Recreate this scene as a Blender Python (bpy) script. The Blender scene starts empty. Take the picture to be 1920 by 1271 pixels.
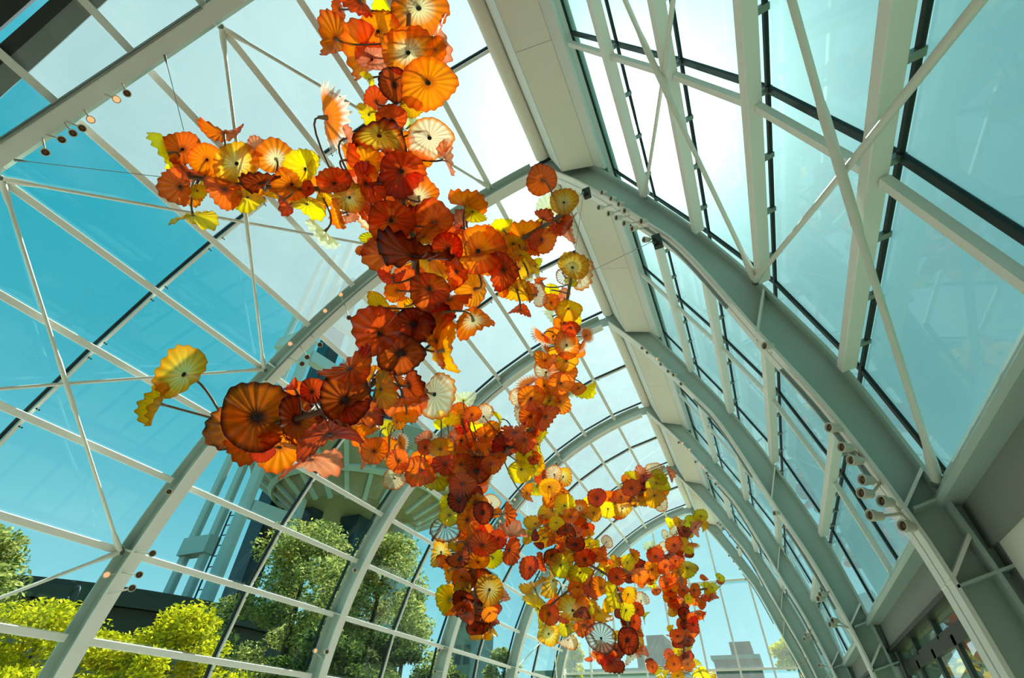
import bpy, bmesh, math, random
from mathutils import Vector, Matrix, Quaternion
random.seed(7)
SC = bpy.context.scene
COL = SC.collection
S, CZ = 4.8, 1.6            # one bay in metres, eye height

# ---------------------------------------------------------------- camera
cam_d = bpy.data.cameras.new('camera'); cam = bpy.data.objects.new('camera', cam_d); COL.objects.link(cam)
cam_d.sensor_fit = 'HORIZONTAL'; cam_d.sensor_width = 36.0; cam_d.lens = 867.41 / 1920 * 36.0
cam_d.clip_start = 0.05; cam_d.clip_end = 2000
RW = ((0.91076651, 0.41244853, 0.01976286), (-0.25816792, 0.60613204, -0.75229866), (-0.32226339, 0.68006629, 0.65852574))
cam.matrix_world = Matrix(((RW[0][0], -RW[1][0], -RW[2][0], 0), (RW[0][1], -RW[1][1], -RW[2][1], 0), (RW[0][2], -RW[1][2], -RW[2][2], CZ), (0, 0, 0, 1)))
SC.camera = cam

# ---------------------------------------------------------------- render look
SC.view_settings.view_transform = 'Standard'; SC.view_settings.look = 'None'
SC.view_settings.exposure = 0.68; SC.view_settings.gamma = 1.0; SC.view_settings.use_curve_mapping = False
cy = SC.cycles
cy.max_bounces = 8; cy.diffuse_bounces = 4; cy.glossy_bounces = 3; cy.transmission_bounces = 6; cy.transparent_max_bounces = 40
cy.caustics_reflective = False; cy.caustics_refractive = False; cy.sample_clamp_indirect = 6.0; cy.use_denoising = True

# ---------------------------------------------------------------- sky and sun
SUN_DIR = Vector((0.033, 0.454, 0.89)).normalized()
def build_world():
    w = bpy.data.worlds.new('sky'); SC.world = w; w.use_nodes = True
    nt = w.node_tree; nt.nodes.clear(); N = nt.nodes.new; L = nt.links.new
    out = N('ShaderNodeOutputWorld'); bg = N('ShaderNodeBackground'); L(bg.outputs[0], out.inputs[0])
    tc = N('ShaderNodeTexCoord'); sep = N('ShaderNodeSeparateXYZ'); L(tc.outputs['Generated'], sep.inputs[0])
    def M(op, a, b=None, clamp=False):
        n = N('ShaderNodeMath'); n.operation = op; n.use_clamp = clamp
        for i, v in enumerate((a, b)):
            if v is None: continue
            if hasattr(v, 'is_linked') or hasattr(v, 'links'): L(v, n.inputs[i])
            else: n.inputs[i].default_value = v
        return n.outputs[0]
    z = M('MAXIMUM', sep.outputs['Z'], 0.0)
    hz = M('POWER', M('SUBTRACT', 1.0, z, True), 3.6)
    mix = N('ShaderNodeMix'); mix.data_type = 'RGBA'; L(hz, mix.inputs['Factor'])
    mix.inputs['A'].default_value = (0.0, 0.265, 0.34, 1); mix.inputs['B'].default_value = (0.44, 0.70, 0.76, 1)
    # soft clouds
    nz = N('ShaderNodeTexNoise'); nz.inputs['Scale'].default_value = 2.2; nz.inputs['Detail'].default_value = 6; nz.inputs['Roughness'].default_value = 0.6
    mp = N('ShaderNodeMapping'); mp.inputs['Scale'].default_value = (1, 1, 2.5); L(tc.outputs['Generated'], mp.inputs[0]); L(mp.outputs[0], nz.inputs['Vector'])
    cl = M('MULTIPLY', M('SUBTRACT', nz.outputs[0], 0.5, True), 0.5, True)
    mixc = N('ShaderNodeMix'); mixc.data_type = 'RGBA'; L(cl, mixc.inputs['Factor']); L(mix.outputs['Result'], mixc.inputs['A']); mixc.inputs['B'].default_value = (0.55, 0.66, 0.69, 1)
    # glow round the sun
    dt = N('ShaderNodeVectorMath'); dt.operation = 'DOT_PRODUCT'; L(tc.outputs['Generated'], dt.inputs[0]); dt.inputs[1].default_value = SUN_DIR
    d = M('MAXIMUM', dt.outputs['Value'], 0.0)
    g = M('ADD', M('MULTIPLY', M('POWER', d, 6.0), 0.46), M('MULTIPLY', M('POWER', d, 40.0), 3.0))
    g = M('ADD', g, M('MULTIPLY', M('POWER', d, 300.0), 9.0))
    g = M('ADD', g, M('MULTIPLY', M('POWER', d, 9000.0), 150.0))
    gl = N('ShaderNodeMix'); gl.data_type = 'RGBA'; gl.blend_type = 'ADD'; gl.inputs['Factor'].default_value = 1.0
    L(mixc.outputs['Result'], gl.inputs['A'])
    gc = N('ShaderNodeVectorMath'); gc.operation = 'SCALE'; gc.inputs[0].default_value = (1.0, 0.98, 0.93); L(g, gc.inputs['Scale']); L(gc.outputs[0], gl.inputs['B'])
    L(gl.outputs['Result'], bg.inputs['Color']); bg.inputs['Strength'].default_value = 1.0
build_world()
sun_d = bpy.data.lights.new('sun', 'SUN'); sun = bpy.data.objects.new('sun', sun_d); COL.objects.link(sun)
sun_d.energy = 8.5; sun_d.color = (1.0, 0.955, 0.87); sun_d.angle = math.radians(0.6)
sun.location = (0, 20, 40); sun.rotation_euler = (-SUN_DIR).to_track_quat('-Z', 'Y').to_euler()

# ---------------------------------------------------------------- helpers
def srgb(h):
    h = h.lstrip('#'); c = [int(h[i:i+2], 16) / 255 for i in (0, 2, 4)]
    return tuple(x / 12.92 if x <= .04045 else ((x + .055) / 1.055) ** 2.4 for x in c) + (1,)
def U(x, y, z): return Vector((x * S, y * S, z * S + CZ))      # bay units measured from the eye -> metres
def tag(o, label=None, cat=None, group=None, kind=None):
    if label: o['label'] = label
    if cat: o['category'] = cat
    if group: o['group'] = group
    if kind: o['kind'] = kind
    return o
def empty(name, loc=(0, 0, 0), **k):
    o = bpy.data.objects.new(name, None); COL.objects.link(o); o.location = loc; o.empty_display_size = .3
    return tag(o, **k)
def link(name, me, mat=None, parent=None, loc=None, **k):
    o = bpy.data.objects.new(name, me); COL.objects.link(o)
    if mat is not None and not me.materials: me.materials.append(mat)
    if parent: o.parent = parent
    if loc is not None: o.location = loc
    return tag(o, **k)
class MB:
    """collects plain geometry in world metres; build() makes one mesh object, relative to its parent's origin"""
    def __init__(s): s.v = []; s.f = []; s.smooth = []
    def add(s, vs, fs, sm=False):
        n = len(s.v); s.v += [tuple(v) for v in vs]
        for f in fs: s.f.append([i + n for i in f]); s.smooth.append(sm)
        return s
    def hexa(s, p):   # 8 corners: bottom loop 0-3, top loop 4-7
        return s.add(p, [(3, 2, 1, 0), (4, 5, 6, 7), (0, 1, 5, 4), (1, 2, 6, 5), (2, 3, 7, 6), (3, 0, 4, 7)])
    def box(s, a, b):
        (x0, y0, z0), (x1, y1, z1) = a, b
        return s.hexa([(x0, y0, z0), (x1, y0, z0), (x1, y1, z0), (x0, y1, z0), (x0, y0, z1), (x1, y0, z1), (x1, y1, z1), (x0, y1, z1)])
    def beam(s, a, b, w, h, up=(0, 0, 1)):   # box bar from a to b, w across, h along up
        a, b, up = Vector(a), Vector(b), Vector(up); d = (b - a).normalized()
        x = d.cross(up).normalized() * w / 2; u = x.cross(d).normalized() * h / 2
        return s.hexa([a - x - u, a + x - u, b + x - u, b - x - u, a - x + u, a + x + u, b + x + u, b - x + u])
    def tube(s, pts, r, n=8, cap=True):
        pts = [Vector(p) for p in pts]; rr = r if isinstance(r, (list, tuple)) else [r] * len(pts)
        d0 = (pts[1] - pts[0]).normalized(); ref = Vector((0, 0, 1)) if abs(d0.z) < .9 else Vector((1, 0, 0))
        x = d0.cross(ref).normalized(); vs = []
        for i, p in enumerate(pts):
            d = (pts[min(i + 1, len(pts) - 1)] - pts[max(i - 1, 0)]).normalized()
            x = (x - d * x.dot(d)).normalized(); y = d.cross(x)
            for k in range(n):
                t = 2 * math.pi * k / n; vs.append(p + (x * math.cos(t) + y * math.sin(t)) * rr[i])
        fs = []
        for i in range(len(pts) - 1):
            for k in range(n): fs.append((i * n + k, i * n + (k + 1) % n, (i + 1) * n + (k + 1) % n, (i + 1) * n + k))
        s.add(vs, fs, True)
        if cap:
            s.add(vs[:n], [tuple(range(n - 1, -1, -1))]); s.add(vs[-n:], [tuple(range(n))])
        return s
    def prism(s, poly, y0, y1):    # (x,z) polygon pulled along y
        n = len(poly); vs = [(x, y0, z) for x, z in poly] + [(x, y1, z) for x, z in poly]
        fs = [tuple(range(n)), tuple(range(2 * n - 1, n - 1, -1))] + [(i, i + n, (i + 1) % n + n, (i + 1) % n) for i in range(n)]
        return s.add(vs, fs)
    def strip(s, A, B, y0, y1):    # solid between two (x,z) curves of equal count, from y0 to y1
        n = len(A); vs = []
        for (a, b) in zip(A, B): vs += [(a[0], y0, a[1]), (b[0], y0, b[1]), (b[0], y1, b[1]), (a[0], y1, a[1])]
        fs = []
        for i in range(n - 1):
            o = 4 * i
            for k in range(4): fs.append((o + k, o + 4 + k, o + 4 + (k + 1) % 4, o + (k + 1) % 4))
        fs += [(0, 1, 2, 3), tuple(4 * (n - 1) + k for k in (3, 2, 1, 0))]
        return s.add(vs, fs)
    def mesh(s, name, org=(0, 0, 0)):
        me = bpy.data.meshes.new(name); o = Vector(org)
        me.from_pydata([tuple(Vector(v) - o) for v in s.v], [], s.f); me.polygons.foreach_set('use_smooth', s.smooth); me.update()
        return me
    def build(s, name, mat, parent=None, fix=True, bevel=0, org=None, **k):
        og = Vector(org) if org is not None else (parent.location if parent else Vector((0, 0, 0)))
        me = s.mesh(name, og)
        if fix:
            bm = bmesh.new(); bm.from_mesh(me); bmesh.ops.recalc_face_normals(bm, faces=bm.faces); bm.to_mesh(me); bm.free()
        o = link(name, me, mat, parent, None, **k)
        if org is not None: o.location = og - (parent.location if parent else Vector((0, 0, 0)))
        if bevel:
            m = o.modifiers.new('edge', 'BEVEL'); m.width = bevel; m.segments = 1; m.limit_method = 'ANGLE'
        return o

# ---------------------------------------------------------------- materials
def nodes(name):
    m = bpy.data.materials.new(name); m.use_nodes = True; nt = m.node_tree; nt.nodes.clear()
    return m, nt, nt.nodes.new, nt.links.new
def schlick(N, L, f0, f1=1.0):
    """two-sided Fresnel reflectance, f0 head on rising to f1 at grazing"""
    ge = N('ShaderNodeNewGeometry'); dp = N('ShaderNodeVectorMath'); dp.operation = 'DOT_PRODUCT'; L(ge.outputs['Normal'], dp.inputs[0]); L(ge.outputs['Incoming'], dp.inputs[1])
    def M_(op, a, b=0.0):
        n = N('ShaderNodeMath'); n.operation = op
        for i, v in enumerate((a, b)):
            if isinstance(v, (int, float)): n.inputs[i].default_value = v
            else: L(v, n.inputs[i])
        return n.outputs[0]
    om = M_('SUBTRACT', 1.0, M_('ABSOLUTE', dp.outputs['Value']))
    return M_('ADD', M_('MULTIPLY', M_('POWER', om, 5.0), f1 - f0), f0)
def paint(name, hexc, rough=.5, metal=0.0, var=.06, scale=3.0, spec=.5, dark=None):
    m, nt, N, L = nodes(name)
    o = N('ShaderNodeOutputMaterial'); b = N('ShaderNodeBsdfPrincipled'); L(b.outputs[0], o.inputs[0])
    b.inputs['Roughness'].default_value = rough; b.inputs['Metallic'].default_value = metal; b.inputs['Specular IOR Level'].default_value = spec
    c = srgb(hexc)
    tc = N('ShaderNodeTexCoord'); nz = N('ShaderNodeTexNoise'); nz.inputs['Scale'].default_value = scale; nz.inputs['Detail'].default_value = 5
    L(tc.outputs['Object'], nz.inputs['Vector'])
    mx = N('ShaderNodeMix'); mx.data_type = 'RGBA'; L(nz.outputs[0], mx.inputs['Factor'])
    d = srgb(dark) if dark else tuple(x * (1 - 2 * var) for x in c[:3]) + (1,)
    mx.inputs['A'].default_value = d; mx.inputs['B'].default_value = c
    L(mx.outputs['Result'], b.inputs['Base Color'])
    return m
def glass(name, tint, frit, fritcol=(.86, .95, .93, 1), gloss=1.0, streak=False):
    """flat architectural pane: clear body, Fresnel reflection, optional white frit that scatters daylight through"""
    m, nt, N, L = nodes(name)
    o = N('ShaderNodeOutputMaterial'); tr = N('ShaderNodeBsdfTransparent'); tr.inputs[0].default_value = tint
    gl = N('ShaderNodeBsdfGlossy'); gl.inputs['Roughness'].default_value = .01; gl.inputs['Color'].default_value = (gloss, gloss, gloss, 1)
    fr = schlick(N, L, .022, .75)
    base = tr.outputs[0]
    if frit > 0:
        tl = N('ShaderNodeBsdfTranslucent'); tl.inputs[0].default_value = fritcol
        mx = N('ShaderNodeMixShader')
        tc = N('ShaderNodeTexCoord'); nz = N('ShaderNodeTexNoise'); nz.inputs['Scale'].default_value = 1.3; nz.inputs['Detail'].default_value = 4
        L(tc.outputs['Object'], nz.inputs['Vector'])
        mr = N('ShaderNodeMapRange'); mr.inputs['To Min'].default_value = frit * .88; mr.inputs['To Max'].default_value = frit * 1.12; L(nz.outputs[0], mr.inputs['Value'])
        L(mr.outputs[0], mx.inputs[0]); L(tr.outputs[0], mx.inputs[1]); L(tl.outputs[0], mx.inputs[2]); base = mx.outputs[0]
    m2 = N('ShaderNodeMixShader'); L(fr, m2.inputs[0]); L(base, m2.inputs[1]); L(gl.outputs[0], m2.inputs[2]); L(m2.outputs[0], o.inputs[0])
    return m
M = {}
M['steel'] = paint('shade_tinted_steel_paint', '#b4c4ba', .42, 0, .03)  # white steel darkened to green-grey, so the webs' shade sits in the colour
M['steel2'] = paint('cream_steel_paint', '#f4f0e6', .45, 0, .03)
M['panel'] = paint('cream_soffit_panel', '#f5eee0', .7, 0, .03)
M['trim'] = paint('pale_trim', '#e4e6de', .5, 0, .03)
M['gasket'] = paint('black_gasket', '#10201f', .5, 0, .1)
M['dark'] = paint('dark_bronze', '#2f352f', .5, 0, .1)
M['alum'] = paint('brushed_aluminium', '#98a09a', .35, .6, .05)
M['fascia'] = paint('grey_fascia', '#8f9289', .6, 0, .04)
M['rod'] = paint('pale_rod_paint', '#e4e0d2', .4, 0, .03)
M['floor'] = paint('pale_concrete', '#e4dccf', .6, 0, .06, 1.2)
M['cable'] = paint('grey_wire', '#87908a', .4, .2, .05)
M['bronze'] = paint('bronze_tube', '#7d6650', .4, .2, .08)
M['collar'] = paint('grey_collar', '#8b8676', .4, .3, .08)
M['housing'] = paint('cream_lamp_housing', '#d9d2bf', .4, 0, .03)
M['hole'] = paint('dark_lamp_throat', '#7a5232', .4, 0, .1)
M['clear'] = glass('clear_glass', (.84, .95, .95, 1), 0)
M['frit'] = glass('fritted_glass', (.64, .69, .69, 1), .125)
M['haze'] = glass('hazy_glass', (.57, .71, .70, 1), .13, (.80, .95, .92, 1))
M['endglass'] = glass('end_glass', (.86, .94, .94, 1), .055)
m, nt, N, L = nodes('lamp_glow'); o = N('ShaderNodeOutputMaterial'); e = N('ShaderNodeEmission'); e.inputs[0].default_value = (1, .46, .20, 1); e.inputs[1].default_value = .75; L(e.outputs[0], o.inputs[0]); M['glow'] = m

# ================================================================= the glasshouse
ANG = [173.6 - 7.37 * k for k in range(-2, 10)]            # left purlin lines L12..L1 (degrees round the eye line)
LN = ['L%d' % n for n in range(12, 0, -1)]
RP = [(.030, 1.330), (.134, 1.080), (.223, .836), (.285, .557)]    # right purlin lines
AR = [-.05, .9015, 1.9015, 2.9015, 3.9015, 4.9015]         # near faces of the six arches (bay units)
FW = .06                                                   # flange width
END = 4.985
def pol(r, a): return (r * math.cos(math.radians(a)), r * math.sin(math.radians(a)))
def m2(p): return (p[0] * S, p[1] * S + CZ)
def resample(pts, n):
    P = [Vector(p) for p in pts]; Q = []
    for i in range(len(P) - 1):                            # Catmull-Rom, densely
        p0, p1, p2, p3 = P[max(i - 1, 0)], P[i], P[i + 1], P[min(i + 2, len(P) - 1)]
        for k in range(16):
            t = k / 16; Q.append(.5 * ((2 * p1) + (p2 - p0) * t + (2 * p0 - 5 * p1 + 4 * p2 - p3) * t * t + (3 * p1 - p0 - 3 * p2 + p3) * t ** 3))
    Q.append(P[-1]); d = [0]
    for a, b in zip(Q[:-1], Q[1:]): d.append(d[-1] + (b - a).length)
    out = []; j = 0
    for k in range(n):
        t = d[-1] * k / (n - 1)
        while j < len(Q) - 2 and d[j + 1] < t: j += 1
        s = (t - d[j]) / max(d[j + 1] - d[j], 1e-9); v = Q[j].lerp(Q[j + 1], min(max(s, 0), 1)); out.append((v.x, v.y))
    return out
ZF = -CZ / S
L_IN = [pol(1.805, a) for a in [190.7 - i * 1.9 for i in range(48)]] ; L_IN = [p for p in L_IN if p[0] < -.318]
L_OUT = [pol(1.862, math.degrees(math.atan2(p[1], p[0])) % 360) for p in L_IN]
r_in = [(-.318, 1.768), (-.272, 1.700), (-.153, 1.512), (.010, 1.189), (.081, 1.024), (.170, .675), (.224, .469), (.258, .264), (.268, .115), (.27, -.10), (.27, ZF)]
r_out = [(-.215, 1.835), (-.165, 1.746), (-.068, 1.543), (.028, 1.340), (.120, 1.126), (.180, .955), (.216, .836), (.282, .577), (.310, .373), (.318, .287), (.326, .155), (.33, -.1), (.33, ZF)]
R_IN = resample(r_in, 44); R_OUT = resample(r_out, 44)
def offs(c, d, left):      # shift an (x,z) curve by d along its normal
    out = []
    for i, p in enumerate(c):
        a, b = c[max(i - 1, 0)], c[min(i + 1, len(c) - 1)]; t = Vector((b[0] - a[0], b[1] - a[1])).normalized()
        n = Vector((-t.y, t.x)); out.append((p[0] + n.x * d, p[1] + n.y * d))
    return out
FT = .006
def curve_at(c, a):        # point of a curve at a polar angle
    best = min(c, key=lambda p: abs((math.degrees(math.atan2(p[1], p[0])) - a + 180) % 360 - 180)); return best
ORD = ['first', 'second', 'third', 'fourth', 'fifth', 'sixth']
ARCH_LABEL = ['white steel arch cut by the top corner, with amber spotlights along it, nearest to the eye',
              'second white steel arch, its thick right leg ending in stiffener plates by the doors',
              'third white steel arch, behind the first doors, crossing above the second cluster of glass',
              'fourth white steel arch counted from the top corner, beyond the first doors',
              'fifth white steel arch, the last but one before the glazed end wall',
              'sixth and smallest looking white steel arch, framing the glazed end wall']
for i, y in enumerate(AR):
    y0, y1 = y * S, (y + FW) * S; yc = (y0 + y1) / 2
    a = empty('arch_beam', (0, yc, 0), label=ARCH_LABEL[i], cat='arch', kind='structure')
    for C_IN, C_OUT, lf in ((L_IN, L_OUT, True), (R_IN, R_OUT, False)):
        ci, co = [m2(p) for p in C_IN], [m2(p) for p in C_OUT]
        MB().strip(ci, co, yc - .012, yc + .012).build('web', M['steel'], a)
        MB().strip(ci, [m2(p) for p in offs(C_IN, FT if not lf else -FT, lf)], (yc - .021 * S) if lf else y0, (yc + .021 * S) if lf else y1).build('inner_flange', M['steel2'], a)
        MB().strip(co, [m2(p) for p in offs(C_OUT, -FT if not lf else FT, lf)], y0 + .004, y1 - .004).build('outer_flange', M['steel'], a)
    # crown plate closing the two halves under the ridge
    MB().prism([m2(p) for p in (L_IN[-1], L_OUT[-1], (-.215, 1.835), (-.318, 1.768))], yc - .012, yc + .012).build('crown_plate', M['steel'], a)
    # stiffeners across the web, where the bracing lands
    def stiff(C_IN, C_OUT, ang, t=.012):
        p, q = Vector(curve_at(C_IN, ang)), Vector(curve_at(C_OUT, ang)); u = (q - p).normalized(); n = Vector((-u.y, u.x)) * t / S
        A = [m2(v) for v in (p - n, q - n, q + n, p + n)]
        for ya, yb in ((y0 + .01, yc - .012), (yc + .012, y1 - .01)): MB().prism(A, ya, yb).build('stiffener', M['steel2'], a)
    for ang in (122.0, 144.1, 166.3): stiff(L_IN, L_OUT, ang)
    for ang in (75.5, 46.0, 36.5): stiff(R_IN, R_OUT, ang)
    # lamp track clipped to the inner flange
    for C_IN, a0, a1 in ((L_IN, 121, 146), (R_IN, 90, 79), (R_IN, 72, 52)):
        pts = [p for p in C_IN if min(a0, a1) <= math.degrees(math.atan2(p[1], p[0])) <= max(a0, a1)]
        if len(pts) > 1:
            sg = 1 if C_IN is L_IN else 1
            MB().tube([(*(lambda q: (q[0], y0 + .045, q[1]))(m2(p)),) for p in offs(pts, (.011 if C_IN is L_IN else -.008) * -1 if C_IN is L_IN else -.012, True)], .022, 6).build('light_track', M['alum'], a)

# bay limits between the arches
BAY = [(AR[k] + FW, AR[k + 1]) for k in range(5)]
JOINT = [-.04, AR[1] + .03] + [v - .006 for v in AR[2:]]                # transverse glass joints over the arches
def MID(k): return (BAY[k][0] + BAY[k][1]) / 2
spans = [(-.185, JOINT[0])]
for k in range(5): spans += [(JOINT[k], MID(k)), (MID(k), JOINT[k + 1])]
spans += [(JOINT[5], END)]

# ---- left vault
wl = empty('wall_left', (-7, 10, 4), kind='structure')
RG = 1.885
nodesL = [pol(RG, a) for a in [ANG[0] + 2.3] + ANG[1:] + [98.6]]
def pane(a, b, ya, yb, mat, parent, th=.012, gap=.012):
    a, b = Vector((a[0] * S, 0, a[1] * S + CZ)), Vector((b[0] * S, 0, b[1] * S + CZ)); u = (b - a).normalized() * gap; n = Vector((-(b - a).z, 0, (b - a).x)).normalized() * th / 2
    a, b = a + u, b - u; ya, yb = ya * S + gap, yb * S - gap
    P = []
    for s in (-1, 1): P += [(p.x + n.x * s, y, p.z + n.z * s) for p, y in ((a, ya), (b, ya), (b, yb), (a, yb))]
    return MB().hexa(P).build('glass_pane', mat, parent, org=((a + b) / 2 + Vector((0, (ya + yb) / 2, 0))))
for j in range(12):
    a, b = nodesL[j], nodesL[j + 1]
    mid_ang = (ANG[j] + (ANG[j + 1] if j < 11 else 100)) / 2
    for (ya, yb) in spans: pane(a, b, ya, yb, M['frit' if mid_ang < 137.5 else 'clear'], wl)
def boxm(c, t, n, wt, wn, ya, yb):   # bar along y at (x,z) c with tangent t, normal n (2-d), sizes in metres
    c = Vector(m2(c)); t = Vector(t) * wt / 2; n = Vector(n) * wn / 2
    return MB().prism([tuple(c - t - n), tuple(c + t - n), tuple(c + t + n), tuple(c - t + n)], ya * S, yb * S)
for ang in ANG:
    c = pol(1.848, ang); n = pol(1, ang); t = (-n[1], n[0])
    for (ya, yb) in [(-.185, AR[0] + .02)] + BAY: boxm(c, t, n, .10, .13, ya, yb).build('purlin', M['steel2'], wl, bevel=.008)
# transverse joints: black gasket at the glass, thin white bar inside it between the purlins
for k in range(5):
    for y, w in ((MID(k) - .004, .04), (JOINT[k + 1], .05)):
        A = [m2(pol(RG - .007, a)) for a in ANG + [98.6]]; B = [m2(pol(RG + .003, a)) for a in ANG + [98.6]]
        MB().strip(A, B, y * S - w / 2, y * S + w / 2).build('gasket', M['gasket'], wl)
    cols = ANG + [98.8]
    for j in range(12):
        a, b = cols[j] - .35, cols[j + 1] + .35; p, q = m2(pol(1.8755, a)), m2(pol(1.8755, b)); y = (MID(k) + .006) * S
        MB().beam((p[0], y, p[1]), (q[0], y, q[1]), .05, .04, (0, 1, 0)).build('glazing_bar', M['steel2'], wl)
bolts = MB()
for k in range(5):
    for a in ANG:
        for s in (-.55, .55):
            for e in (-.06, .06):
                p = m2(pol(1.871, a + s * 1.6)); y = (MID(k) + .012) * S + e * .25
                bolts.tube([(p[0], y, p[1]), (p[0] * .998, y, p[1] * .998 + .003)], .012, 6)
bolts.build('bolt_head', M['gasket'], wl, kind='stuff')
# low kerb under the left glazing
MB().box((-9.2, -.9, 0), (-8.9, END * S, .18)).build('kerb', M['fascia'], wl)

# ---- ridge
ce = empty('ceiling', (-1.2, 10, 10), kind='structure')
TUBE = (-.306, 1.838)
def seg_y(k): return [(-.185, AR[0])] + BAY + [(AR[5] + FW, END)]
for (ya, yb) in seg_y(0):
    c = m2(TUBE); MB().tube([(c[0], ya * S, c[1]), (c[0], yb * S, c[1])], .15, 20).build('ridge_tube', M['panel'], ce)
    MB().prism([m2(p) for p in ((-.279, 1.812), (-.268, 1.815), (-.222, 1.669), (-.232, 1.661))], ya * S, yb * S).build('edge_trim', M['trim'], ce)
    MB().prism([m2(p) for p in ((-.109, 1.617), (-.104, 1.628), (-.066, 1.575), (-.075, 1.566))], ya * S, yb * S).build('edge_trim', M['trim'], ce)
    mids = [ya, (ya + yb) / 2, yb] if yb - ya > .5 else [ya, yb]
    for y0, y1 in zip(mids[:-1], mids[1:]):
        MB().prism([m2(p) for p in ((-.230, 1.662), (-.226, 1.672), (-.106, 1.628), (-.110, 1.617))], y0 * S + .003, y1 * S - .003).build('soffit_panel', M['panel'], ce)
MB().prism([m2(p) for p in ((-.335, 1.868), (-.30, 1.90), (-.16, 1.90), (-.03, 1.60), (-.066, 1.58), (-.20, 1.85))], -.185 * S, END * S).build('ridge_cap', M['trim'], ce)
for k in range(5):          # little bracket and conduit beside the ridge tube
    y = (BAY[k][0] + .25) * S; p = m2((-.262, 1.80))
    MB().box((p[0] - .03, y - .05, p[1] - .05), (p[0] + .03, y + .05, p[1] + .02)).build('bracket', M['alum'], ce)
    MB().tube([(p[0], y, p[1] - .03), (p[0] + .05, y + .25, p[1] - .10), (p[0] + .09, y + .55, p[1] - .16)], .012, 6).build('conduit', M['alum'], ce)

# ---- right slope and wall
wr = empty('wall_right', (1.2, 10, 3), kind='structure')
RNODE = [(-.070, 1.572)] + RP + [(.318, .312)]
def nrm(i):
    a, b = RNODE[max(i - 1, 0)], RNODE[min(i + 1, 5)]; t = Vector((b[0] - a[0], b[1] - a[1])).normalized(); return t, Vector((-t.y, t.x))
GR = []
for i in range(6):
    t, n = nrm(i); GR.append((RNODE[i][0] + n.x * .034, RNODE[i][1] + n.y * .034))
GR[0] = (-.044, 1.594); GR[5] = (.350, .312)
for j in range(5):
    for (ya, yb) in spans: pane(GR[j], GR[j + 1], ya, yb, M['haze'], wr)
for i in range(1, 5):
    t, n = nrm(i); wt, wn = ((.085, .13) if i == 4 else (.10, .13))
    for (ya, yb) in [(-.185, AR[0] + .02)] + BAY: boxm(RNODE[i], t, n, wt, wn, ya, yb).build('purlin', M['steel2'], wr, bevel=.006)
    for (ya, yb) in [(-.185, JOINT[0])] + [(JOINT[k], JOINT[k + 1]) for k in range(5)]:
        boxm((GR[i][0] - n.x * .004, GR[i][1] - n.y * .004), t, n, .028, .034, ya, yb).build('gasket', M['gasket'], wr)
boxm((GR[0][0] - .004, GR[0][1]), nrm(0)[0], nrm(0)[1], .04, .04, -.185, END).build('gasket', M['gasket'], wr)
clips = MB()
for i in range(1, 5):
    t, n = nrm(i)
    for k in range(5):
        for q in range(7):
            y = (BAY[k][0] + (BAY[k][1] - BAY[k][0]) * (q + .5) / 7) * S
            c = Vector(m2((RNODE[i][0] + n.x * .026, RNODE[i][1] + n.y * .026))); a = n * .045; b = t * .02
            clips.prism([tuple(c - a - b), tuple(c + a - b), tuple(c + a + b), tuple(c - a + b)], y - .025, y + .025)
clips.build('glazing_clip', M['alum'], wr, kind='stuff')
for k in range(5):
    for y in (MID(k), JOINT[k + 1]):
        MB().strip([m2((g[0] - .006, g[1] - .003)) for g in GR], [m2(g) for g in GR], y * S - .028, y * S + .028).build('gasket', M['gasket'], wr)
    for j in range(5):
        a, b = Vector(RNODE[j]), Vector(RNODE[j + 1]); d = (b - a).normalized() * .012; a, b = a + d, b - d; n = nrm(j)[1] * .006; y = (MID(k) + .016) * S
        p, q = m2(a + n), m2(b + n); MB().beam((p[0], y, p[1]), (q[0], y, q[1]), .06, .06, (0, 1, 0)).build('glazing_bar', M['steel2'], wr)
# eave beam (sill), fascia and door head
for (ya, yb) in [(-.185, AR[0])] + BAY + [(AR[5] + FW, END)] + [(a, a + FW) for a in AR]:
    MB().prism([m2(p) for p in ((.306, .290), (.300, .296), (.318, .322), (.372, .322), (.372, .290))], ya * S, yb * S).build('eave_beam', M['steel'], wr)
    MB().prism([m2(p) for p in ((.336, .228), (.336, .290), (.372, .290), (.372, .228))], ya * S, yb * S).build('fascia_panel', M['fascia'], wr)
    if abs(ya - BAY[1][0]) > .01:
        MB().box((.342 * S, ya * S, 0), (.37 * S, yb * S, .228 * S + CZ)).build('lower_panel', M['panel'] if ya < .5 else M['fascia'], wr)
    if ya > .95: MB().prism([m2(p) for p in ((.328, .221), (.328, .230), (.37, .230), (.37, .221))], ya * S, yb * S).build('drip_rail', M['dark'], wr)
# knee brackets joining arch legs to the eave beam
for i, y in enumerate(AR[:6]):
    y0, y1 = y * S, (y + FW) * S; yc = (y0 + y1) / 2
    MB().prism([m2(p) for p in ((.318, .31), (.322, .19), (.37, .19), (.37, .31))], yc - .012, yc + .012).build('knee_web', M['steel'], wr)
    for z in (.305, .195): MB().prism([m2(p) for p in ((.268, z - .02), (.268, z - .016), (.325, z), (.37, z + .012), (.37, z + .008), (.325, z - .004))], y0, y1).build('knee_plate', M['steel'], wr)
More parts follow.
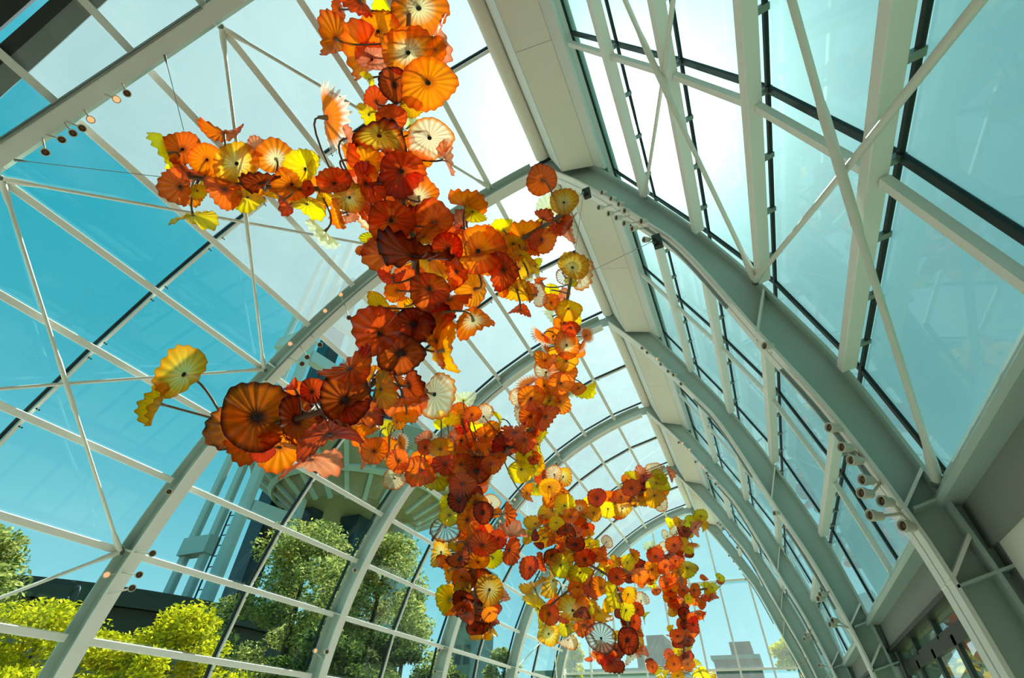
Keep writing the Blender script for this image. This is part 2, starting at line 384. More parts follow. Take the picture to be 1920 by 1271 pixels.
# sliding doors in the bay behind the second arch
dY0, dY1 = BAY[1]
dr = empty('door_1', (.35 * S, (dY0 + dY1) / 2 * S, 0), kind='structure')
x0, x1 = .345 * S, .36 * S; zt = .221 * S + CZ; zd = .186 * S + CZ; zg = .163 * S + CZ
MB().box((x0, dY0 * S, zd - .03), (x1, dY1 * S, zd + .03)).build('head_rail', M['dark'], dr)
n = 4; w = (dY1 - dY0) * S / n
for k in range(n + 1):
    y = dY0 * S + k * w; MB().box((x0, y - .03, zd), (x1, y + .03, zt)).build('transom_post', M['dark'], dr)
for k in range(n):
    y = dY0 * S + k * w; MB().box((x0 + .03, y + .03, zd + .03), (x0 + .042, y + w - .03, zt)).build('transom_pane', M['endglass'], dr)
n = 5; w = (dY1 - dY0) * S / n
for k in range(n):
    ya, yb = dY0 * S + k * w, dY0 * S + (k + 1) * w
    f = MB(); f.box((x0, ya, 0), (x1, ya + .05, zd - .03)); f.box((x0, yb - .05, 0), (x1, yb, zd - .03)); f.box((x0, ya, zg), (x1, yb, zd - .03)); f.box((x0, ya, 0), (x1, yb, .12))
    o = f.build('door_leaf', M['dark'], dr)
    MB().box((x0 + .02, ya + .05, .12), (x0 + .032, yb - .05, zg)).build('glass_pane', M['endglass'], o, org=(0, 0, 0)).location = (-dr.location.x, -dr.location.y, 0)

# ---- end wall
we = empty('wall_back', (-3.5, END * S, 3), kind='structure')
def top_at(x):
    if x < -.318: return math.sqrt(max(1.80 ** 2 - x * x, 0))
    pts = [(-.318, 1.768)] + r_in[1:]
    for a, b in zip(pts[:-1], pts[1:]):
        if a[0] <= x <= b[0]: return a[1] + (b[1] - a[1]) * (x - a[0]) / max(b[0] - a[0], 1e-6)
    return .3
MX = [.033 - .2515 * k for k in range(-0, 8)]; TZ = [ZF, -.16, .496, 1.152, 1.9]
xs = [.268] + MX + [-1.79]
for x in MX:
    h = top_at(x) + .03; MB().box((x * S - .035, END * S - .06, 0), (x * S + .035, END * S + .06, h * S + CZ)).build('mullion', M['steel2'], we)
for z in TZ[1:4]:
    xl = -math.sqrt(1.82 ** 2 - z * z); xr = max([x for x in [-.3 + .01 * q for q in range(60)] if top_at(x) >= z] + [-.3])
    ends = [xr + .02] + [x for x in MX if xl < x < xr] + [xl]
    for a, b in zip(ends[:-1], ends[1:]): MB().box((b * S + .03, END * S - .05, z * S + CZ - .035), (a * S - .03, END * S + .05, z * S + CZ + .035)).build('transom', M['steel2'], we)
for a, b in zip(xs[:-1], xs[1:]):
    for z0, z1 in zip(TZ[:-1], TZ[1:]):
        N_ = 6; up = []
        for q in range(N_ + 1):
            x = b + (a - b) * q / N_; up.append((x, min(z1, top_at(x) + .05)))
        if max(p[1] for p in up) <= z0 + .01: continue
        up = [(x, max(z, z0 + .005)) for x, z in up]
        MB().prism([m2(p) for p in [(b, z0), (a, z0)] + up[::-1]], END * S - .006, END * S + .006).build('glass_pane', M['endglass'], we)

# ---- near end: the solid building the glasshouse runs into, behind the first arch
wf = empty('wall_front', (-3.5, -.9, 3), kind='structure')
aa = [190 - 3.0 * i for i in range(31)]
def rake(name, mat, r0, r1, y0, y1):     # gable members rake back towards the ridge
    A = [190 - 3.0 * i for i in range(31)]; b = MB(); vs = []
    for a in A:
        o = -.0039 * (139 - a)
        for r, y in ((r0, y0), (r1, y0), (r1, y1), (r0, y1)): p = m2(pol(r, a)); vs.append((p[0], (y + o) * S, p[1]))
    fs = [(4 * i + k, 4 * i + 4 + k, 4 * i + 4 + (k + 1) % 4, 4 * i + (k + 1) % 4) for i in range(len(A) - 1) for k in range(4)] + [(0, 1, 2, 3), tuple(4 * (len(A) - 1) + k for k in (3, 2, 1, 0))]
    return b.add(vs, fs).build(name, mat, wf)
rake('gable_rail', M['alum'], 1.852, 1.875, -.150, -.110)
rake('gutter', M['dark'], 1.848, 1.88, -.176, -.150)
rake('roof_edge', M['dark'], 1.852, 1.90, -.70, -.196)
MB().strip([m2(pol(1.862, a)) for a in aa], [m2(pol(1.93, a)) for a in aa], -1.2 * S, -.42 * S).build('vault_lining', M['dark'], wf)
MB().strip([m2(p) for p in R_OUT], [m2(p) for p in offs(R_OUT, .05, False)], -1.2 * S, -.185 * S).build('vault_lining', M['dark'], wf)
MB().prism([m2(pol(1.93, a)) for a in aa] + [m2(p) for p in R_OUT], -1.22 * S, -1.2 * S).build('end_panel', M['fascia'], wf)

fl = MB().box((-9.3, -6, -.2), (1.8, END * S + .3, 0)).build('floor', M['floor'], None, kind='structure')

# ================================================================= bracing rods
def node(side, name, y):
    if side == 'l': c = pol(1.83, {'L0': 104.0, 'L1': 107.3, 'L3': 122.0, 'L6': 144.1, 'L9': 166.3, 'L12': 188.4}[name])
    else: c = {'R1': (.028, 1.31), 'R3': (.206, .832), 'R5': (.312, .318)}[name]
    return U(c[0], y, c[1])
SIDE = {'l': 'left', 'r': 'right'}
def brace(side, a, ka, b, kb, label, front):
    ya = AR[ka] + (FW + .008 if kb > ka else -.008); yb = AR[kb] + (-.008 if kb > ka else FW + .008)
    p, q = node(side, a, ya), node(side, b, yb); d = (q - p).normalized(); off = Vector((.9, 0, .4)) * (-.03 if front else .03) if side == 'r' else Vector((.8, 0, -.6)) * (.03 if front else -.03)
    m = (p + q) / 2 + off
    t = empty('brace_rod', p, label=label, cat='brace', group='bracing rods between the arches')
    r = .024
    if front: MB().tube([p + d * .30, m - d * .42], r, 10).build('rod', M['rod'], t); MB().tube([m + d * .42, q - d * .30], r, 10).build('rod', M['rod'], t); MB().tube([m - d * .45, m - d * .36, m + d * .36, m + d * .45], [r, r * 1.3, r * 1.3, r], 10).build('turnbuckle', M['rod'], t)
    else: MB().tube([p + d * .30, m, q - d * .30], r, 10).build('rod', M['rod'], t)
    for e, s in ((p, 1), (q, -1)):
        MB().tube([e + d * s * .34, e + d * s * .24, e + d * s * .12, e + d * s * .02], [r, r * 1.5, r * 1.7, r * 1.5], 10).build('fork_end', M['rod'], t)
        MB().tube([e + Vector((0, -.03, .0)) , e + Vector((0, .05, 0))], .035, 8).build('pin', M['alum'], t)
brace('r', 'R3', 1, 'R1', 0, 'pale brace rod beside the sun, landing on the second arch at its upper bracket', True)
brace('r', 'R1', 1, 'R3', 0, 'pale brace rod running straight through the sun glare to the second arch', False)
brace('r', 'R5', 1, 'R3', 0, 'thick pale brace rod with a turnbuckle, pinned beside the big stiffened arch leg', True)
brace('r', 'R3', 1, 'R5', 0, 'pale brace rod passing behind the turnbuckle, up to the top right glass corner', False)
brace('l', 'L3', 0, 'L1', 1, 'thin pale brace rod high in the roof, passing behind the tallest column of glass', True)
brace('l', 'L3', 0, 'L6', 1, 'pale brace rod dropping behind the left arm of orange glass', True)
brace('l', 'L6', 0, 'L3', 1, 'pale brace rod under the yellow drooping blossom of the left glass arm', False)
brace('l', 'L6', 0, 'L9', 1, 'long pale brace rod across the deep blue panes, with a turnbuckle at its crossing', True)
brace('l', 'L9', 0, 'L6', 1, 'nearly level pale brace rod behind the big amber leaf of glass', False)
brace('l', 'L12', 0, 'L9', 1, 'low pale brace rod rising from the yellow trees to the second arch', True)
brace('l', 'L9', 4, 'L12', 5, 'thin pale brace rod in the last bay by the left tree, falling away', True)
brace('l', 'L12', 4, 'L9', 5, 'thin pale brace rod in the last bay by the left tree, rising', False)
brace('l', 'L6', 4, 'L9', 5, 'thin pale brace rod in the last bay, upper panes, falling away', True)
brace('l', 'L9', 4, 'L6', 5, 'thin pale brace rod in the last bay, upper panes, rising', False)

# ================================================================= glass blossoms
BLO = {  # colour code: (heart, middle, rim, translucency mix, rib darkness, words)
'D': ('#2a0d06', '#ac340a', '#4a160a', 0.24, .35, 'dark red brown'), 'K': ('#2c0e07', '#c8500a', '#5a1d0a', 0.26, .30, 'large dark amber red'),
'R': ('#9a3410', '#ea5010', '#d0400e', 0.26, .30, 'red orange'), 'O': ('#d05008', '#ff7a06', '#f25606', 0.27, .22, 'bright orange'),
'A': ('#d88a14', '#fcaa06', '#f08a02', 0.27, .22, 'amber'), 'Y': ('#dcc828', '#ffdc06', '#f2c80c', 0.26, .20, 'yellow'),
'L': ('#b89c12', '#e8cc14', '#ccb00e', 0.27, .25, 'olive yellow'), 'W': ('#fae0b0', '#fbe6bc', '#f4761a', .62, .34, 'cream blossom with orange rim,'),
'S': ('#e85e10', '#fa7a1e', '#fbe6d2', 0.40, .20, 'spiky orange blossom with clear tips,'), 'P': ('#e05a34', '#f58a62', '#ee6e50', 0.40, .20, 'salmon pink'),
'C': ('#f4e050', '#faf6c4', '#fbf8dc', .62, .20, 'pale cream yellow'), 'Q': ('#80601c', '#eef0e4', '#8e3c1a', .78, .55, 'clear blossom with brown ribs and rim,'),
'T': ('#f4b830', '#d65a12', '#240a06', 0.28, .40, 'striped amber and black brown'), 'Z': ('#fbe288', '#f8bc34', '#ec920e', 0.32, .28, 'amber blossom with pale heart,'),
'V': ('#ffe6a8', '#fb8014', '#ee5c0c', 0.30, .30, 'orange blossom with white heart,')}
def blossom_mat(code):
    h, md, rm, trans, rib, _ = BLO[code]
    m, nt, N, L = nodes('blown_glass_' + BLO[code][5].replace(' ', '_').replace(',', ''))
    o = N('ShaderNodeOutputMaterial')
    uv = N('ShaderNodeAttribute'); uv.attribute_name = 'rad'; rb = N('ShaderNodeAttribute'); rb.attribute_name = 'rib'
    rp = N('ShaderNodeValToRGB'); L(uv.outputs['Fac'], rp.inputs[0]); e = rp.color_ramp.elements
    if code in 'WVZQT': pos = (.0, .14, .24 if code in 'VZ' else .62, .60 if code in 'VZ' else .80, 1)
    elif code == 'S': pos = (0, .12, .4, .66, .92)
    else: pos = (0, .14, .34, .8, 1)
    dk = tuple(x * .25 for x in srgb(md)[:3]) + (1,)
    cols = [dk, srgb(h), srgb(h) if code in 'WVZQT' else srgb(md), srgb(md), srgb(rm)]
    if code in 'WQ': cols = [dk, srgb(md), srgb(md), srgb(md), srgb(rm)]
    e[0].position = pos[0]; e[0].color = cols[0]; e[1].position = pos[4]; e[1].color = cols[4]
    for p, c in zip(pos[1:4], cols[1:4]): k = e.new(p); k.color = c
    if code not in 'SC': k = e.new(.955); k.color = cols[4]; e[len(e) - 1].color = tuple(x * .45 for x in cols[4][:3]) + (1,)
    # ribs carry more colour than the hollows between them
    ribc = N('ShaderNodeMix'); ribc.data_type = 'RGBA'; f = N('ShaderNodeMath'); f.operation = 'MULTIPLY'; L(rb.outputs['Fac'], f.inputs[0]); f.inputs[1].default_value = rib * (1.6 if code in 'WQ' else 1.35)
    L(f.outputs[0], ribc.inputs['Factor']); L(rp.outputs[0], ribc.inputs['A'])
    ribc.inputs['B'].default_value = srgb(rm) if code in 'WQ' else tuple(x * .35 for x in srgb(md)[:3]) + (1,)
    oi = N('ShaderNodeObjectInfo'); hs = N('ShaderNodeHueSaturation')
    mr = N('ShaderNodeMapRange'); mr.inputs['To Min'].default_value = .497; mr.inputs['To Max'].default_value = .512; L(oi.outputs['Random'], mr.inputs['Value']); L(mr.outputs[0], hs.inputs['Hue'])
    mv = N('ShaderNodeMapRange'); mv.inputs['To Min'].default_value = .85; mv.inputs['To Max'].default_value = 1.1; L(oi.outputs['Random'], mv.inputs['Value']); L(mv.outputs[0], hs.inputs['Value'])
    L(ribc.outputs['Result'], hs.inputs['Color']); c = hs.outputs[0]
    tl = N('ShaderNodeBsdfTranslucent'); L(c, tl.inputs[0]); tr = N('ShaderNodeBsdfTransparent'); L(c, tr.inputs[0]); df = N('ShaderNodeBsdfDiffuse'); L(c, df.inputs[0])
    a = N('ShaderNodeMixShader'); a.inputs[0].default_value = trans; L(tl.outputs[0], a.inputs[1]); L(tr.outputs[0], a.inputs[2])
    b = N('ShaderNodeMixShader'); b.inputs[0].default_value = .05; L(a.outputs[0], b.inputs[1]); L(df.outputs[0], b.inputs[2])
    gl = N('ShaderNodeBsdfGlossy'); gl.inputs['Roughness'].default_value = .12; fr = schlick(N, L, .025, .4)
    g = N('ShaderNodeMixShader'); L(fr, g.inputs[0]); L(b.outputs[0], g.inputs[1]); L(gl.outputs[0], g.inputs[2]); L(g.outputs[0], o.inputs[0])
    return m
BM = {k: blossom_mat(k) for k in BLO}
# lobes, rim wave, scallop, bowl depth, saddle, triangular warp, spike
VAR = [(17, .040, .035, .20, .04, .03, 0), (15, .050, .045, .28, .07, .05, 0), (19, .040, .030, .14, .06, .05, 0), (16, .055, .05, .26, .14, .07, 0),
       (16, .060, .05, .32, .22, .06, 0), (15, .065, .05, .24, .30, .08, 0), (15, .070, .05, .22, .26, .10, 0), (14, .075, .06, .34, .20, .12, 0), (17, .060, .05, .16, .34, .06, 0), (26, .05, .02, .22, .12, .05, .16)]
def blossom_mesh(i):
    nl, wv, sc, dep, sad, tri, spk = VAR[i]; rnd = random.Random(40 + i); ph = [rnd.uniform(0, 6.28) for _ in range(6)]
    NS, NR = (nl * 5 if nl < 20 else nl * 4), 9; vs, rad, rib = [], [], []
    rs = [.07, .13, .2, .3, .42, .55, .68, .80, .90, 1.0]
    for r in rs:
        for k in range(NS):
            t = 2 * math.pi * k / NS; c = math.cos(nl * t + .6 * math.sin(2 * t + ph[0])); irr = .04 * math.sin(2 * t + ph[1]) + .035 * math.sin(3 * t + ph[2]) + .02 * math.sin(5 * t + ph[3])
            R = r * (1 + r * r * (irr + sc * .48 * c * (.75 + .45 * math.sin(3 * t + ph[4]) * math.sin(t + ph[1]))))
            if spk: R += spk * max(c, -.5) ** 1 * max(r - .7, 0) / .3
            z = -dep * (1 - r ** 1.6) + (sad * math.cos(2 * t + ph[4]) + tri * math.cos(3 * t + ph[5])) * r ** 2.2 + wv * c * r ** 1.3 + .012 * math.sin(11 * t + ph[2]) * r
            vs.append((R * math.cos(t), R * math.sin(t), z)); rad.append(min(1, r)); rib.append((.5 + .5 * c) ** 2 if r > .1 else 0)
    fs = []
    for j in range(len(rs) - 1):
        for k in range(NS): fs.append((j * NS + k, j * NS + (k + 1) % NS, (j + 1) * NS + (k + 1) % NS, (j + 1) * NS + k))
    me = bpy.data.meshes.new('blossom'); me.from_pydata(vs, [], fs); me.polygons.foreach_set('use_smooth', [True] * len(fs))
    for nm, d in (('rad', rad), ('rib', rib)):
        at = me.attributes.new(nm, 'FLOAT', 'POINT'); at.data.foreach_set('value', d)
    me.materials.append(None); me.update(); return me
BME = [blossom_mesh(i) for i in range(len(VAR))]
cm = MB().tube([(0, 0, .02), (0, 0, -.06), (0, 0, -.16), (0, 0, -.30)], [.09, .085, .07, .055], 10).mesh('collar'); cm.materials.append(M['collar']); cm.materials.append(M['gasket']); cm.polygons[len(cm.polygons) - 2].material_index = 1  # front cap coloured black to stand for the shaded neck opening

